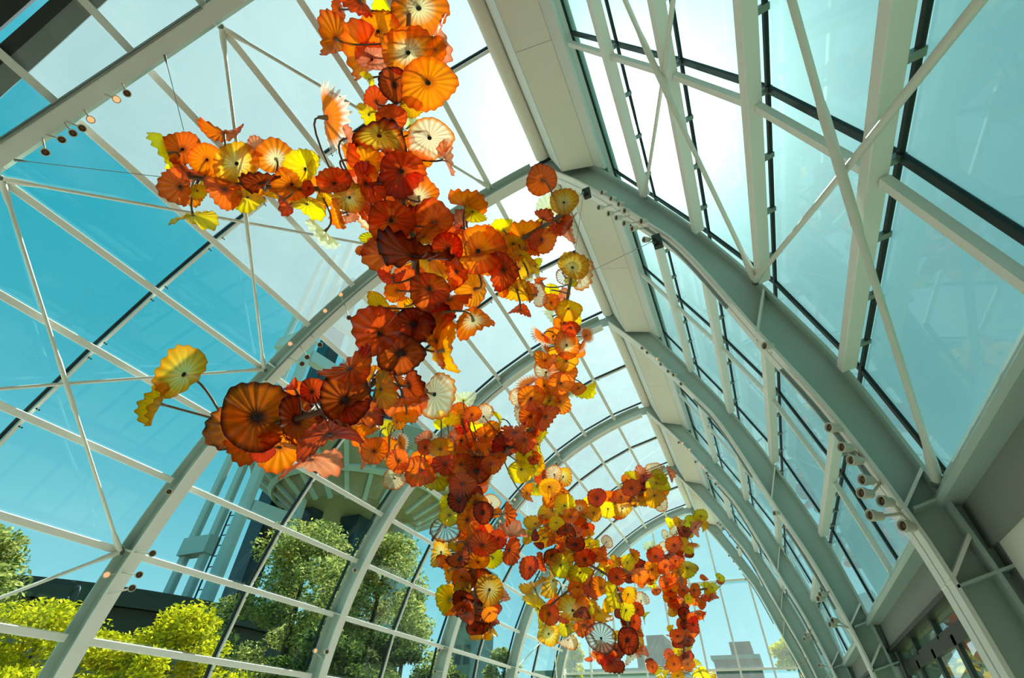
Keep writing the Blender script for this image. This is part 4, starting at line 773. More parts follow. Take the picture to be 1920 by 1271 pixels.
2 -4.30 7.38 6.50 0.19 -0.23 0.34 0.91 0.89 0.46 0.05 1 Y -4.23 7.69 5.99
2 -3.32 8.36 6.80 0.13 -0.35 0.93 0.06 0.93 0.36 -0.02 2 O -3.23 7.89 6.64
2 -3.48 8.28 6.22 0.19 -0.32 0.79 -0.53 0.92 0.38 0.00 4 Y -3.60 7.88 6.37
2 -3.33 8.31 6.16 0.10 0.22 -0.49 -0.84 0.92 0.39 0.01 2 R -3.53 7.88 6.42
2 -2.81 8.25 7.54 0.19 -0.34 0.93 -0.13 0.94 0.33 -0.04 0 O -2.69 7.62 7.17
2 -3.45 8.54 7.02 0.19 -0.36 0.91 -0.21 0.93 0.37 -0.01 2 A -3.22 7.89 6.65
2 -4.35 6.89 7.01 0.22 -0.12 0.07 0.99 0.87 0.48 0.07 5 C -4.27 7.67 5.97
2 -4.49 7.04 6.78 0.18 -0.31 0.51 0.80 0.89 0.46 0.05 0 R -4.38 7.60 5.92
2 -4.39 6.96 6.67 0.10 0.49 -0.86 0.14 0.86 0.51 0.09 3 Y -4.36 7.61 5.93
2 -4.69 6.90 6.53 0.23 -0.16 -0.20 0.97 0.88 0.42 0.23 7 Y -4.80 7.25 5.77
2 -4.73 6.74 6.57 0.12 -0.20 0.18 0.96 0.86 0.50 0.08 3 Y -4.87 7.17 5.75
2 -4.45 7.14 6.51 0.15 -0.04 -0.86 -0.51 -0.19 0.50 -0.84 3 R -4.40 7.59 5.91
2 -4.49 7.20 6.24 0.23 0.55 -0.83 -0.13 0.84 0.54 0.10 1 R -4.48 7.54 5.87
2 -4.52 6.78 6.10 0.18 -0.26 -0.96 0.11 0.63 -0.09 0.77 5 W -4.77 7.28 5.78
2 -4.42 6.40 5.65 0.19 0.54 -0.82 0.18 0.82 0.56 0.11 1 A -4.89 7.16 5.75
2 -5.01 6.62 6.08 0.16 0.06 -0.93 0.36 0.80 0.26 0.54 3 P -5.21 6.79 5.67
2 -4.72 6.35 5.69 0.13 0.62 -0.78 -0.04 0.78 0.61 0.15 0 R -5.09 6.95 5.69
2 -4.49 7.12 5.88 0.16 0.55 -0.83 -0.04 0.83 0.55 0.10 1 A -4.65 7.41 5.82
2 -5.37 5.76 5.47 0.21 0.73 -0.68 -0.02 0.67 0.71 0.21 0 O -5.67 6.09 5.67
2 -5.57 6.34 5.87 0.17 -0.37 0.55 0.75 0.87 0.49 0.07 0 O -5.54 6.29 5.67
2 -5.14 6.19 5.78 0.16 1.00 0.07 0.06 0.02 0.54 -0.84 9 S -5.42 6.48 5.67
2 -5.91 5.92 5.85 0.15 -0.23 0.08 0.97 0.79 0.60 0.14 3 O -5.68 6.07 5.67
2 -5.87 6.03 5.52 0.15 -0.93 -0.23 -0.28 0.10 0.59 -0.80 8 P -5.68 6.07 5.67
2 -5.35 6.17 6.08 0.15 0.92 -0.30 -0.26 -0.11 0.44 -0.89 2 Q -5.52 6.32 5.67
2 -5.47 6.06 6.10 0.14 0.06 0.84 0.53 -0.19 0.53 -0.82 3 L -5.61 6.18 5.67
2 -5.07 5.88 6.05 0.13 0.95 -0.32 0.02 0.25 0.71 -0.66 3 O -5.51 6.33 5.67
2 -5.12 6.14 5.39 0.19 0.14 -0.82 -0.56 -0.19 0.53 -0.83 0 R -5.41 6.50 5.67
2 -5.93 6.84 5.91 0.08 -0.67 0.74 -0.08 0.72 0.67 0.18 2 L -5.50 6.35 5.67
2 -5.61 6.74 5.38 0.19 0.35 -0.49 -0.80 0.86 0.50 0.06 2 W -5.39 6.53 5.67
2 -4.98 6.67 5.38 0.26 0.11 -0.54 -0.83 0.65 0.67 -0.35 3 O -5.15 6.89 5.67
2 -4.95 7.01 5.66 0.15 0.30 -0.44 -0.85 0.87 0.49 0.06 1 R -4.99 7.05 5.72
2 -4.44 6.61 5.42 0.18 0.10 -0.85 -0.51 -0.18 0.49 -0.85 3 R -4.84 7.20 5.76
2 -4.43 7.17 5.68 0.20 0.53 -0.85 0.07 0.84 0.53 0.09 2 O -4.60 7.45 5.83
2 -4.98 7.26 5.44 0.23 -0.05 0.84 -0.54 0.81 0.35 0.47 7 L -4.93 7.11 5.74
2 -4.19 7.39 5.61 0.24 0.51 -0.86 -0.04 0.86 0.51 0.07 3 D -4.48 7.60 5.76
2 -3.85 7.34 5.62 0.17 0.29 -0.56 -0.77 0.90 0.43 0.03 1 O -4.13 7.75 6.03
2 -3.92 7.81 5.98 0.13 0.27 -0.52 -0.81 0.91 0.42 0.03 0 O -3.97 7.84 6.10
2 -4.29 7.08 5.19 0.22 0.25 -0.40 -0.88 0.89 0.46 0.04 2 R -4.56 7.77 5.51
2 -4.73 7.99 6.22 0.18 -0.27 0.45 0.85 0.89 0.45 0.04 1 D -4.45 7.56 5.89
2 -4.29 7.53 6.18 0.25 0.06 0.09 0.99 0.84 0.53 -0.10 4 O -4.27 7.67 5.97
2 -4.00 7.30 6.29 0.17 0.47 -0.88 0.03 0.88 0.47 0.06 1 O -4.08 7.78 6.05
2 -4.86 8.09 5.97 0.23 -0.48 0.84 -0.25 0.85 0.52 0.07 1 D -4.50 7.64 5.71
2 -4.33 8.04 5.66 0.16 0.28 0.87 -0.41 0.73 0.08 0.67 9 S -4.54 7.73 5.57
2 -4.91 7.51 6.15 0.18 -0.22 0.27 0.94 0.87 0.49 0.06 1 O -4.75 7.30 5.79
2 -4.53 8.19 6.47 0.21 -0.20 0.31 0.93 0.89 0.45 0.04 3 R -4.20 7.71 6.00
2 -4.34 8.19 6.56 0.21 -0.19 0.31 0.93 0.90 0.44 0.04 2 O -4.05 7.80 6.07
2 -5.47 6.97 5.77 0.19 -0.57 0.78 -0.26 0.77 0.62 0.14 1 O -5.26 6.71 5.67
2 -4.96 7.78 5.81 0.22 -0.47 0.79 -0.39 0.84 0.53 0.08 3 R -4.71 7.34 5.80
2 -4.23 8.27 6.38 0.21 -0.19 0.32 0.93 0.90 0.43 0.03 0 R -4.00 7.83 6.09
2 -5.32 7.08 5.91 0.17 -0.25 0.27 0.93 0.85 0.52 0.08 2 O -5.16 6.86 5.67
2 -4.50 7.30 5.01 0.18 0.02 -0.90 -0.43 -0.14 0.42 -0.90 1 D -4.63 7.93 5.26
2 -4.32 7.62 5.21 0.16 0.77 -0.57 -0.27 -0.09 0.32 -0.94 0 D -4.60 7.87 5.35
2 -5.08 7.85 5.23 0.15 -0.90 0.40 0.19 -0.06 0.31 -0.95 1 L -4.65 7.98 5.20
2 -4.86 7.64 4.88 0.17 0.32 -0.59 -0.75 0.90 0.44 0.03 0 L -4.70 8.11 5.01
2 -5.26 8.16 4.84 0.25 -0.53 0.79 -0.30 0.81 0.58 0.09 1 Q -4.75 8.22 4.85
2 -4.45 7.75 4.79 0.26 0.92 -0.31 -0.25 -0.16 0.27 -0.95 4 O -4.72 8.14 4.96
2 -4.05 7.51 4.80 0.17 0.72 -0.65 -0.26 -0.08 0.29 -0.95 2 D -4.68 8.05 5.09
2 -4.27 7.61 5.04 0.18 0.48 0.05 -0.88 0.85 0.22 0.48 5 A -4.64 7.96 5.23
2 -4.32 8.34 5.33 0.16 -0.29 0.57 0.77 0.91 0.42 0.03 2 W -4.64 7.95 5.24
2 -4.33 8.46 5.18 0.14 -0.41 0.82 -0.39 0.89 0.46 0.04 1 O -4.68 8.05 5.09
2 -3.57 8.15 5.79 0.23 0.21 -0.46 -0.86 0.92 0.40 0.01 1 Y -3.87 7.88 6.16
2 -3.44 7.96 6.02 0.15 0.21 -0.44 -0.87 0.92 0.40 0.01 0 Y -3.67 7.88 6.31
2 -3.45 8.60 5.99 0.11 -0.35 0.93 -0.08 0.94 0.35 -0.01 0 L -3.69 7.88 6.29
2 -3.28 8.47 6.05 0.14 0.66 0.73 0.19 -0.18 0.39 -0.90 7 A -3.56 7.88 6.40
2 -3.64 8.69 5.57 0.16 0.97 -0.22 -0.08 0.02 0.42 -0.91 5 O -3.91 7.88 6.13
2 -3.98 8.48 5.11 0.20 1.00 0.04 -0.03 -0.04 0.36 -0.93 7 R -4.68 8.06 5.08
2 -3.29 8.12 5.98 0.10 0.22 -0.50 -0.84 0.92 0.39 0.01 1 R -3.59 7.88 6.37
2 -4.06 8.73 4.86 0.29 0.28 -0.65 0.71 0.91 0.42 0.02 7 P -4.77 8.32 4.73
2 -5.40 8.25 4.45 0.22 -0.22 -0.94 -0.25 -0.15 0.29 -0.94 5 Z -4.81 8.49 4.52
2 -5.06 8.33 4.56 0.15 -0.60 0.66 -0.44 0.79 0.55 -0.25 2 A -4.79 8.43 4.59
2 -4.73 7.92 4.21 0.20 -0.08 -0.92 0.39 0.66 0.24 0.72 5 D -4.83 8.56 4.42
2 -5.32 8.38 4.30 0.17 -0.04 -0.34 -0.94 0.78 0.58 -0.24 3 D -4.84 8.61 4.36
2 -4.35 8.13 4.47 0.24 0.62 -0.71 0.34 0.77 0.47 -0.43 0 R -4.79 8.43 4.59
2 -4.19 8.46 4.63 0.15 0.68 -0.69 -0.25 -0.08 0.26 -0.96 2 R -4.79 8.40 4.63
2 -4.01 8.72 4.47 0.23 0.94 -0.14 -0.31 -0.28 0.21 -0.94 3 R -4.82 8.55 4.43
2 -4.42 8.11 4.17 0.17 0.45 -0.81 0.37 0.86 0.50 0.05 1 O -4.84 8.63 4.33
2 -4.54 8.98 4.43 0.18 -0.05 0.97 -0.24 0.61 0.22 0.76 2 Y -4.84 8.63 4.33
2 -5.32 8.50 4.14 0.17 -0.92 0.11 -0.37 0.39 0.41 -0.83 8 O -4.87 8.73 4.21
2 -5.04 8.70 4.30 0.13 -0.88 0.33 -0.34 0.46 0.41 -0.79 3 A -4.85 8.66 4.29
2 -4.71 7.98 4.02 0.08 0.24 -0.40 -0.89 0.89 0.46 0.03 2 O -4.86 8.70 4.24
2 -4.75 8.75 4.02 0.23 0.43 -0.78 0.44 0.86 0.50 0.04 1 D -4.90 8.85 4.05
2 -5.00 8.54 4.00 0.16 0.31 -0.60 -0.74 0.90 0.43 0.03 0 O -4.90 8.84 4.06
2 -4.32 8.44 3.74 0.22 0.58 -0.81 -0.06 0.01 0.09 -1.00 2 Z -4.95 8.98 3.90
2 -4.97 8.56 3.81 0.14 0.22 -0.89 -0.40 -0.12 0.38 -0.92 3 L -4.95 8.97 3.90
2 -5.59 9.05 3.82 0.21 -0.12 -0.98 -0.13 -0.19 0.15 -0.97 4 A -4.99 9.07 3.79
2 -5.58 9.02 3.76 0.23 -0.91 0.40 0.10 -0.06 0.12 -0.99 4 L -5.00 9.10 3.75
2 -4.36 9.15 3.78 0.12 0.59 -0.55 0.59 0.81 0.39 -0.44 4 P -4.98 9.06 3.80
2 -5.10 8.90 4.87 0.23 -0.41 0.74 -0.53 0.86 0.51 0.05 4 O -4.78 8.36 4.67
2 -4.86 8.43 3.60 0.18 0.28 -0.50 -0.82 0.90 0.45 0.03 3 D -5.00 9.11 3.74
2 -4.95 9.27 3.74 0.17 -0.28 0.55 0.79 0.90 0.43 0.02 3 D -5.01 9.13 3.72
2 -4.82 8.38 3.44 0.18 0.16 -0.23 -0.96 0.88 0.47 0.03 5 R -5.04 9.22 3.61
2 -5.52 9.18 3.57 0.15 -0.36 0.40 -0.84 0.84 0.53 -0.11 6 O -5.06 9.25 3.56
2 -4.84 8.52 3.34 0.15 -0.04 -0.37 -0.93 0.80 0.54 -0.25 4 R -5.08 9.31 3.50
2 -4.53 8.91 3.43 0.14 0.44 -0.51 -0.74 0.89 0.16 0.42 0 O -5.07 9.29 3.52
2 -4.79 9.54 3.67 0.16 -0.30 0.61 0.73 0.91 0.42 0.02 3 D -5.04 9.21 3.62
2 -4.92 9.26 3.39 0.21 0.33 -0.64 0.69 0.87 0.49 0.03 5 D -5.10 9.37 3.42
2 -4.84 8.92 3.22 0.14 0.40 -0.72 0.56 0.86 0.51 0.04 1 D -5.14 9.45 3.32
2 -5.13 9.75 3.25 0.19 -0.27 0.43 -0.86 0.88 0.47 -0.04 6 A -5.15 9.50 3.26
2 -4.90 9.70 3.25 0.12 -0.32 0.65 -0.69 0.89 0.46 0.03 5 A -5.15 9.50 3.26
2 -4.74 9.31 3.33 0.16 0.61 -0.17 -0.78 0.80 0.17 0.58 5 D -5.12 9.42 3.36
2 -4.70 9.07 3.59 0.09 0.99 -0.14 -0.05 -0.03 0.18 -0.98 4 A -5.04 9.20 3.63
2 -5.22 9.40 3.96 0.22 -0.51 0.81 -0.28 0.84 0.54 0.05 1 D -4.96 9.01 3.86
2 -5.46 9.76 3.75 0.27 -0.42 0.73 -0.54 0.85 0.52 0.04 1 D -5.04 9.20 3.62
2 -5.05 9.14 4.29 0.20 -0.29 0.55 0.79 0.90 0.43 0.03 2 R -4.87 8.75 4.18
2 -4.75 8.70 4.98 0.22 -0.24 0.42 0.87 0.90 0.44 0.03 2 O -4.75 8.25 4.82
2 -5.18 8.97 4.68 0.20 -0.49 0.81 -0.33 0.84 0.53 0.06 2 O -4.81 8.49 4.51
2 -4.98 9.40 4.04 0.18 -0.28 0.54 0.79 0.90 0.43 0.02 2 R -4.94 8.95 3.94
2 -5.15 8.36 5.72 0.18 -0.47 0.80 -0.37 0.84 0.53 0.08 2 R -4.58 7.83 5.42
2 -4.88 8.73 4.90 0.24 -0.21 0.35 0.91 0.89 0.45 0.03 4 R -4.77 8.31 4.74
2 -5.07 8.90 5.14 0.19 -0.01 0.89 -0.46 -0.78 -0.29 -0.55 3 R -4.74 8.21 4.87
2 -1.78 6.67 9.30 0.12 -0.01 -0.06 1.00 -0.98 -0.21 -0.02 4 L -1.67 6.30 8.86
2 -2.17 6.80 8.99 0.15 -0.68 0.18 0.71 -0.54 0.53 -0.66 1 O -1.84 6.53 8.54
2 -6.08 6.33 5.97 0.15 -0.50 -0.08 0.86 -0.79 -0.38 -0.49 3 O -5.68 6.07 5.67
2 -5.26 9.28 3.96 0.14 -0.44 0.38 0.81 -0.90 -0.27 -0.35 1 O -4.96 9.00 3.88
2 -3.46 8.47 7.17 0.17 -0.40 0.48 0.78 -0.90 -0.07 -0.42 1 O -3.16 7.89 6.70
2 -6.04 6.62 5.81 0.07 -0.94 0.29 0.16 -0.04 0.38 -0.92 1 P -5.62 6.17 5.67
2 -4.24 8.29 6.42 0.11 -0.71 0.30 0.64 -0.63 0.16 -0.76 0 O -3.99 7.83 6.09
2 -5.05 7.62 6.12 0.13 -0.29 0.37 0.88 -0.88 -0.46 -0.10 2 O -4.79 7.26 5.78
2 -5.23 9.71 4.08 0.14 -0.41 0.90 -0.13 -0.22 -0.24 -0.95 0 O -4.95 8.98 3.90
2 -3.49 8.67 6.68 0.17 0.54 0.70 0.47 0.06 0.52 -0.85 3 R -3.40 7.88 6.52
2 -5.32 8.99 4.77 0.11 -0.33 0.70 -0.63 -0.85 -0.51 -0.12 5 A -4.80 8.44 4.57
2 -5.35 9.49 3.75 0.16 -0.90 0.40 -0.18 0.29 0.23 -0.93 3 D -5.02 9.17 3.67
2 -1.69 6.45 9.37 0.17 -0.39 -0.03 0.92 -0.90 0.23 -0.38 3 Q -1.58 6.18 9.02
2 -1.95 7.08 8.61 0.13 0.41 0.86 0.30 -0.57 0.50 -0.65 4 R -1.97 6.69 8.31
2 -4.78 8.17 5.59 0.14 -0.71 0.70 0.03 0.44 0.48 -0.76 3 R -4.58 7.83 5.42
2 -5.47 7.51 5.91 0.12 -0.69 0.71 0.14 0.71 0.70 -0.04 0 O -5.08 6.95 5.69
2 -5.41 10.21 3.50 0.12 0.44 0.79 0.44 0.23 0.38 -0.90 4 D -5.12 9.42 3.36
2 -5.36 9.05 4.78 0.13 -0.20 0.05 0.98 -0.89 -0.43 -0.16 6 R -4.80 8.45 4.56
2 -4.50 8.16 5.60 0.13 -0.21 0.92 0.33 -0.33 0.25 -0.91 2 R -4.57 7.80 5.46
2 -5.11 8.66 4.71 0.13 -0.97 -0.04 0.24 -0.25 0.19 -0.95 7 O -4.79 8.41 4.62
2 -5.38 10.06 3.51 0.12 0.32 0.81 0.49 0.26 0.42 -0.87 4 R -5.11 9.40 3.39
2 -5.28 10.17 3.52 0.15 0.13 0.74 -0.66 -0.74 -0.38 -0.56 3 O -5.11 9.40 3.39
2 -4.70 8.35 5.48 0.17 -0.16 0.43 0.89 0.85 0.51 -0.09 1 R -4.62 7.91 5.30
2 -5.46 10.23 3.40 0.14 0.02 0.62 -0.78 -0.81 -0.45 -0.38 6 D -5.15 9.49 3.27
2 -4.72 8.13 6.17 0.15 0.50 0.76 0.42 -0.03 0.50 -0.87 5 O -4.42 7.58 5.90
2 -5.23 9.09 4.81 0.15 -0.53 0.80 -0.27 0.84 0.54 -0.07 0 R -4.80 8.44 4.58
2 -4.83 8.12 5.46 0.13 -0.83 0.56 -0.02 0.33 0.47 -0.81 0 D -4.61 7.89 5.33
2 -4.69 8.74 5.54 0.13 -0.27 0.76 -0.59 -0.89 -0.43 -0.15 5 A -4.63 7.95 5.25
2 -4.25 8.21 6.42 0.19 0.33 0.74 0.58 0.13 0.57 -0.81 4 O -4.01 7.82 6.09
2 -5.13 9.99 3.28 0.10 -0.47 0.70 -0.53 0.88 0.38 -0.28 2 A -5.15 9.50 3.26
2 -4.97 8.99 4.86 0.18 0.26 0.92 -0.30 -0.60 -0.10 -0.80 5 O -4.78 8.38 4.64
2 -3.41 8.34 6.70 0.12 -0.69 0.70 -0.19 0.69 0.55 -0.48 5 R -3.33 7.88 6.57
2 -4.98 7.90 5.98 0.16 -0.17 0.78 -0.60 -0.86 -0.41 -0.29 8 R -4.67 7.38 5.81
2 -2.79 7.88 7.40 0.13 -0.90 0.07 0.43 -0.34 0.48 -0.81 3 O -2.67 7.61 7.19
2 -5.33 7.33 5.96 0.14 -0.31 0.40 0.86 -0.87 -0.48 -0.10 1 O -5.06 6.98 5.70
2 -5.31 9.36 4.43 0.10 -0.90 0.01 0.44 -0.44 0.06 -0.89 5 R -4.86 8.71 4.24
2 -4.48 8.19 6.04 0.14 0.07 0.99 0.09 -0.55 0.12 -0.83 2 O -4.27 7.67 5.97
2 -4.04 8.27 6.69 0.12 -0.66 0.50 0.57 -0.48 0.30 -0.82 1 R -3.71 7.88 6.28
2 -5.86 6.68 5.95 0.08 -0.32 0.68 0.66 -0.49 0.48 -0.73 0 O -5.53 6.30 5.67
2 -2.12 7.26 8.57 0.14 0.47 0.77 0.44 -0.31 0.61 -0.73 0 O -2.04 6.81 8.16
2 -5.24 9.94 3.65 0.09 0.53 0.83 0.17 -0.02 0.22 -0.98 6 R -5.07 9.29 3.52
2 -3.98 8.07 6.55 0.10 -0.32 0.68 0.66 0.90 0.43 -0.01 2 O -3.74 7.88 6.26
2 -4.97 8.95 4.82 0.16 0.30 0.61 0.73 0.46 0.58 -0.68 4 O -4.79 8.40 4.63
2 -4.44 8.12 6.52 0.20 0.42 0.55 0.73 0.36 0.64 -0.68 5 O -4.15 7.74 6.03
2 -4.89 7.57 6.20 0.15 0.35 0.75 0.56 0.07 0.58 -0.81 3 O -4.71 7.34 5.80
2 -4.81 8.95 4.89 0.15 0.09 0.94 0.33 -0.11 0.34 -0.94 3 O -4.78 8.35 4.68
2 -6.06 6.33 5.82 0.11 -0.74 0.46 0.49 -0.61 -0.17 -0.78 3 R -5.68 6.07 5.67
2 -2.54 7.69 7.76 0.19 0.03 0.22 0.97 0.91 0.40 -0.12 3 O -2.38 7.44 7.49
2 -3.43 8.61 7.03 0.10 0.20 0.98 0.05 -0.66 0.17 -0.73 0 O -3.21 7.89 6.66
2 -2.13 7.46 8.40 0.15 0.35 0.75 0.56 -0.16 0.64 -0.75 1 V -2.11 6.97 8.00
2 -3.36 8.33 6.80 0.09 0.12 0.75 0.65 0.28 0.60 -0.75 3 O -3.25 7.89 6.63
2 -5.00 7.80 6.33 0.15 -0.37 0.36 0.86 -0.90 -0.37 -0.23 1 A -4.69 7.36 5.80
2 -4.18 8.25 6.27 0.12 0.61 0.74 0.28 -0.13 0.44 -0.89 7 O -3.99 7.83 6.10
2 -5.33 9.40 4.43 0.13 -0.84 0.49 -0.22 0.42 0.34 -0.84 2 R -4.86 8.71 4.23
2 -3.40 8.38 7.09 0.15 0.05 0.54 0.84 0.70 0.59 -0.41 3 A -3.16 7.89 6.70
2 -3.31 8.22 7.22 0.15 -0.76 0.58 -0.29 0.63 0.59 -0.50 4 R -3.01 7.82 6.84
2 -3.86 8.11 6.77 0.11 -0.34 0.08 0.94 -0.92 -0.22 -0.32 5 R -3.57 7.88 6.39
2 -5.25 9.03 4.29 0.11 -0.27 0.60 -0.75 -0.86 -0.51 -0.10 3 O -4.87 8.73 4.20
2 -4.97 8.24 5.92 0.17 -0.35 0.54 0.76 -0.92 -0.35 -0.18 2 R -4.52 7.70 5.61
3 -4.17 11.81 7.42 0.21 0.04 -0.95 -0.32 -0.15 0.31 -0.94 1 W -4.37 12.47 7.72
3 -4.05 12.40 7.57 0.24 0.74 -0.53 -0.42 -0.20 0.42 -0.89 0 Z -4.37 12.52 7.62
3 -4.85 12.65 7.79 0.22 -0.70 0.58 0.41 -0.18 0.41 -0.89 2 R -4.37 12.48 7.71
3 -4.21 11.53 6.90 0.26 0.22 -0.52 -0.82 0.92 0.38 0.01 0 A -4.37 12.62 7.41
3 -4.25 12.39 7.20 0.25 0.92 -0.26 -0.29 -0.18 0.38 -0.91 3 O -4.37 12.66 7.33
3 -5.02 12.66 7.47 0.24 -0.34 0.89 -0.29 0.94 0.35 -0.01 1 Y -4.37 12.60 7.45
3 -4.53 12.53 6.98 0.22 0.20 -0.49 -0.85 0.93 0.38 0.00 1 O -4.38 12.78 7.09
3 -3.98 12.05 6.61 0.26 0.26 -0.96 0.09 0.97 0.25 -0.05 3 Y -4.38 12.85 6.94
3 -4.21 12.93 6.70 0.22 0.27 -0.92 0.27 0.96 0.27 -0.04 3 O -4.38 12.96 6.71
3 -3.72 12.63 6.70 0.20 0.22 -0.96 0.14 0.98 0.21 -0.06 3 V -3.85 13.26 6.73
3 -3.58 13.06 6.93 0.18 -0.24 -0.95 -0.20 -0.16 0.24 -0.96 0 Y -3.61 13.37 6.82
3 -3.13 12.36 6.80 0.23 0.16 -0.98 0.08 0.98 0.16 -0.09 0 R -3.33 13.48 6.92
3 -3.25 12.39 6.38 0.19 0.62 -0.64 -0.46 -0.21 0.42 -0.88 0 A -3.54 13.40 6.84
3 -3.76 13.22 6.74 0.16 0.23 -0.91 0.35 0.97 0.23 -0.05 3 L -3.78 13.29 6.76
3 -3.13 13.80 7.30 0.22 -0.61 0.63 0.48 -0.23 0.44 -0.87 3 O -3.05 13.61 7.02
3 -3.00 12.97 6.64 0.23 -0.01 -0.57 -0.82 0.84 0.44 -0.32 0 Y -3.16 13.56 6.98
3 -2.56 12.85 6.93 0.21 0.14 -0.97 0.22 0.99 0.12 -0.10 2 O -2.69 13.70 7.16
3 -2.57 12.94 6.60 0.21 0.23 -0.61 -0.76 0.94 0.35 -0.01 2 Z -2.78 13.68 7.12
3 -2.95 14.13 6.95 0.19 -0.11 0.98 -0.17 0.99 0.09 -0.10 1 O -2.94 13.65 7.06
3 -2.17 12.47 6.96 0.22 0.06 -1.00 0.06 0.99 0.05 -0.14 2 R -2.34 13.77 7.29
3 -2.19 13.17 7.58 0.22 0.68 -0.62 0.40 0.70 0.37 -0.61 7 Y -2.16 13.81 7.36
3 -2.44 13.43 7.66 0.14 0.11 -0.99 0.11 0.99 0.10 -0.12 3 O -2.36 13.77 7.28
3 -1.90 13.44 7.74 0.24 0.39 -0.87 0.29 0.87 0.25 -0.43 5 P -1.86 13.87 7.47
3 -1.61 13.56 7.88 0.22 0.11 -0.96 0.24 0.99 0.07 -0.14 0 W -1.55 13.93 7.59
3 -1.42 12.92 7.35 0.21 0.70 -0.70 0.14 0.55 0.39 -0.74 3 L -1.51 13.94 7.60
3 -1.54 13.07 7.19 0.28 0.02 -0.34 -0.94 0.97 0.23 -0.06 5 L -1.64 13.91 7.55
3 -1.67 13.08 6.84 0.27 0.06 -0.41 -0.91 0.97 0.25 -0.05 3 A -1.84 13.87 7.48
3 -1.63 14.00 7.02 0.21 0.74 -0.50 -0.45 -0.25 0.42 -0.87 3 W -1.74 13.89 7.52
3 -1.92 13.42 7.50 0.23 0.16 -0.85 0.50 0.99 0.13 -0.11 4 D -1.93 13.86 7.44
3 -2.11 13.79 7.34 0.22 0.02 -0.29 -0.96 0.97 0.25 -0.05 4 D -2.12 13.82 7.37
3 -2.49 14.03 7.21 0.14 -0.09 0.98 -0.18 0.99 0.07 -0.12 3 D -2.48 13.74 7.24
3 -2.26 13.84 7.07 0.20 0.02 -0.26 -0.96 0.97 0.25 -0.05 5 A -2.32 13.77 7.30
3 -1.16 13.75 7.77 0.21 0.98 -0.18 0.03 0.10 0.43 -0.90 7 P -1.51 13.94 7.60
3 -2.66 13.67 7.63 0.13 0.22 0.03 0.98 0.93 0.31 -0.21 8 C -2.55 13.73 7.21
3 -1.97 14.33 7.75 0.23 -0.04 0.37 0.93 0.97 0.25 -0.06 4 R -1.88 13.86 7.46
3 -1.69 15.17 7.87 0.20 -0.05 0.97 -0.23 0.99 0.02 -0.15 0 O -1.60 13.92 7.57
3 -3.49 14.43 7.33 0.20 -0.16 0.49 0.85 0.94 0.33 -0.02 3 O -3.27 13.51 6.94
3 -5.28 13.05 6.65 0.27 -0.02 -0.89 0.46 0.86 0.22 0.46 4 A -4.38 12.98 6.65
3 -4.95 13.09 6.62 0.20 -0.26 -0.61 -0.75 0.57 0.53 -0.63 5 O -4.38 13.00 6.61
3 -4.73 13.07 6.82 0.33 -0.38 0.64 -0.66 0.91 0.37 -0.17 6 Y -4.38 12.93 6.77
3 -4.40 12.52 6.30 0.19 0.25 -0.59 -0.77 0.92 0.39 0.01 2 Y -4.38 13.03 6.56
3 -3.83 12.07 6.28 0.20 0.26 -0.93 0.28 0.97 0.25 -0.04 0 O -4.14 13.13 6.62
3 -3.98 13.27 6.63 0.20 -0.24 0.92 -0.30 0.97 0.24 -0.05 1 O -3.98 13.20 6.68
3 -3.99 13.43 6.56 0.17 -0.22 0.95 -0.22 0.98 0.21 -0.05 3 A -3.98 13.21 6.68
3 -4.05 12.28 5.95 0.22 0.09 -0.25 -0.96 0.94 0.34 -0.00 5 D -4.29 13.25 6.30
3 -3.77 12.48 5.99 0.16 0.24 -0.84 0.48 0.97 0.25 -0.04 4 P -4.29 13.30 6.24
3 -3.81 13.55 6.39 0.20 0.32 -0.37 -0.87 0.95 0.17 0.27 0 R -3.84 13.26 6.73
3 -3.75 13.50 6.25 0.14 -0.10 0.33 0.94 0.95 0.32 -0.01 3 Y -4.28 13.38 6.12
3 -5.49 13.08 6.31 0.16 -0.35 0.90 -0.27 0.93 0.37 0.00 3 L -4.38 13.03 6.56
3 -5.50 13.14 6.16 0.16 -0.29 0.72 -0.63 0.93 0.37 0.01 4 A -4.38 13.03 6.56
3 -5.10 13.34 6.21 0.25 0.27 -0.61 -0.75 0.92 0.40 0.01 2 A -4.29 13.26 6.29
3 -5.15 12.76 6.14 0.14 -0.47 -0.86 -0.18 -0.12 0.27 -0.95 4 D -4.38 13.03 6.56
3 -5.15 13.03 5.94 0.14 -0.13 -0.33 -0.93 0.83 0.48 -0.29 4 D -4.28 13.33 6.19
3 -4.79 13.26 6.04 0.16 -0.26 0.73 -0.63 0.95 0.32 -0.01 5 R -4.28 13.36 6.16
3 -5.04 13.28 6.40 0.16 -0.31 0.91 -0.26 0.95 0.32 -0.01 3 Y -4.38 13.03 6.56
3 -4.79 13.33 6.26 0.14 -0.29 0.91 -0.29 0.96 0.29 -0.02 1 A -4.29 13.25 6.30
3 -4.05 13.01 5.87 0.24 0.24 -0.88 0.41 0.97 0.25 -0.04 3 D -4.27 13.46 6.01
3 -4.19 13.56 6.23 0.23 -0.01 0.06 1.00 0.95 0.32 -0.01 7 A -4.28 13.37 6.14
3 -3.83 13.72 6.06 0.15 -0.23 0.58 0.78 0.93 0.37 0.00 0 Y -4.26 13.53 5.92
3 -3.66 13.93 6.04 0.14 0.57 0.82 0.07 -0.16 0.20 -0.97 5 Y -4.07 13.96 5.56
3 -3.33 13.82 6.07 0.15 0.57 -0.82 -0.07 0.37 0.33 -0.87 1 W -3.97 14.13 5.51
3 -3.88 13.26 5.53 0.25 0.19 -0.94 0.27 0.98 0.18 -0.05 1 R -4.13 13.84 5.60
3 -3.58 13.37 5.61 0.19 0.16 -0.94 0.29 0.99 0.15 -0.06 3 O -4.01 14.06 5.53
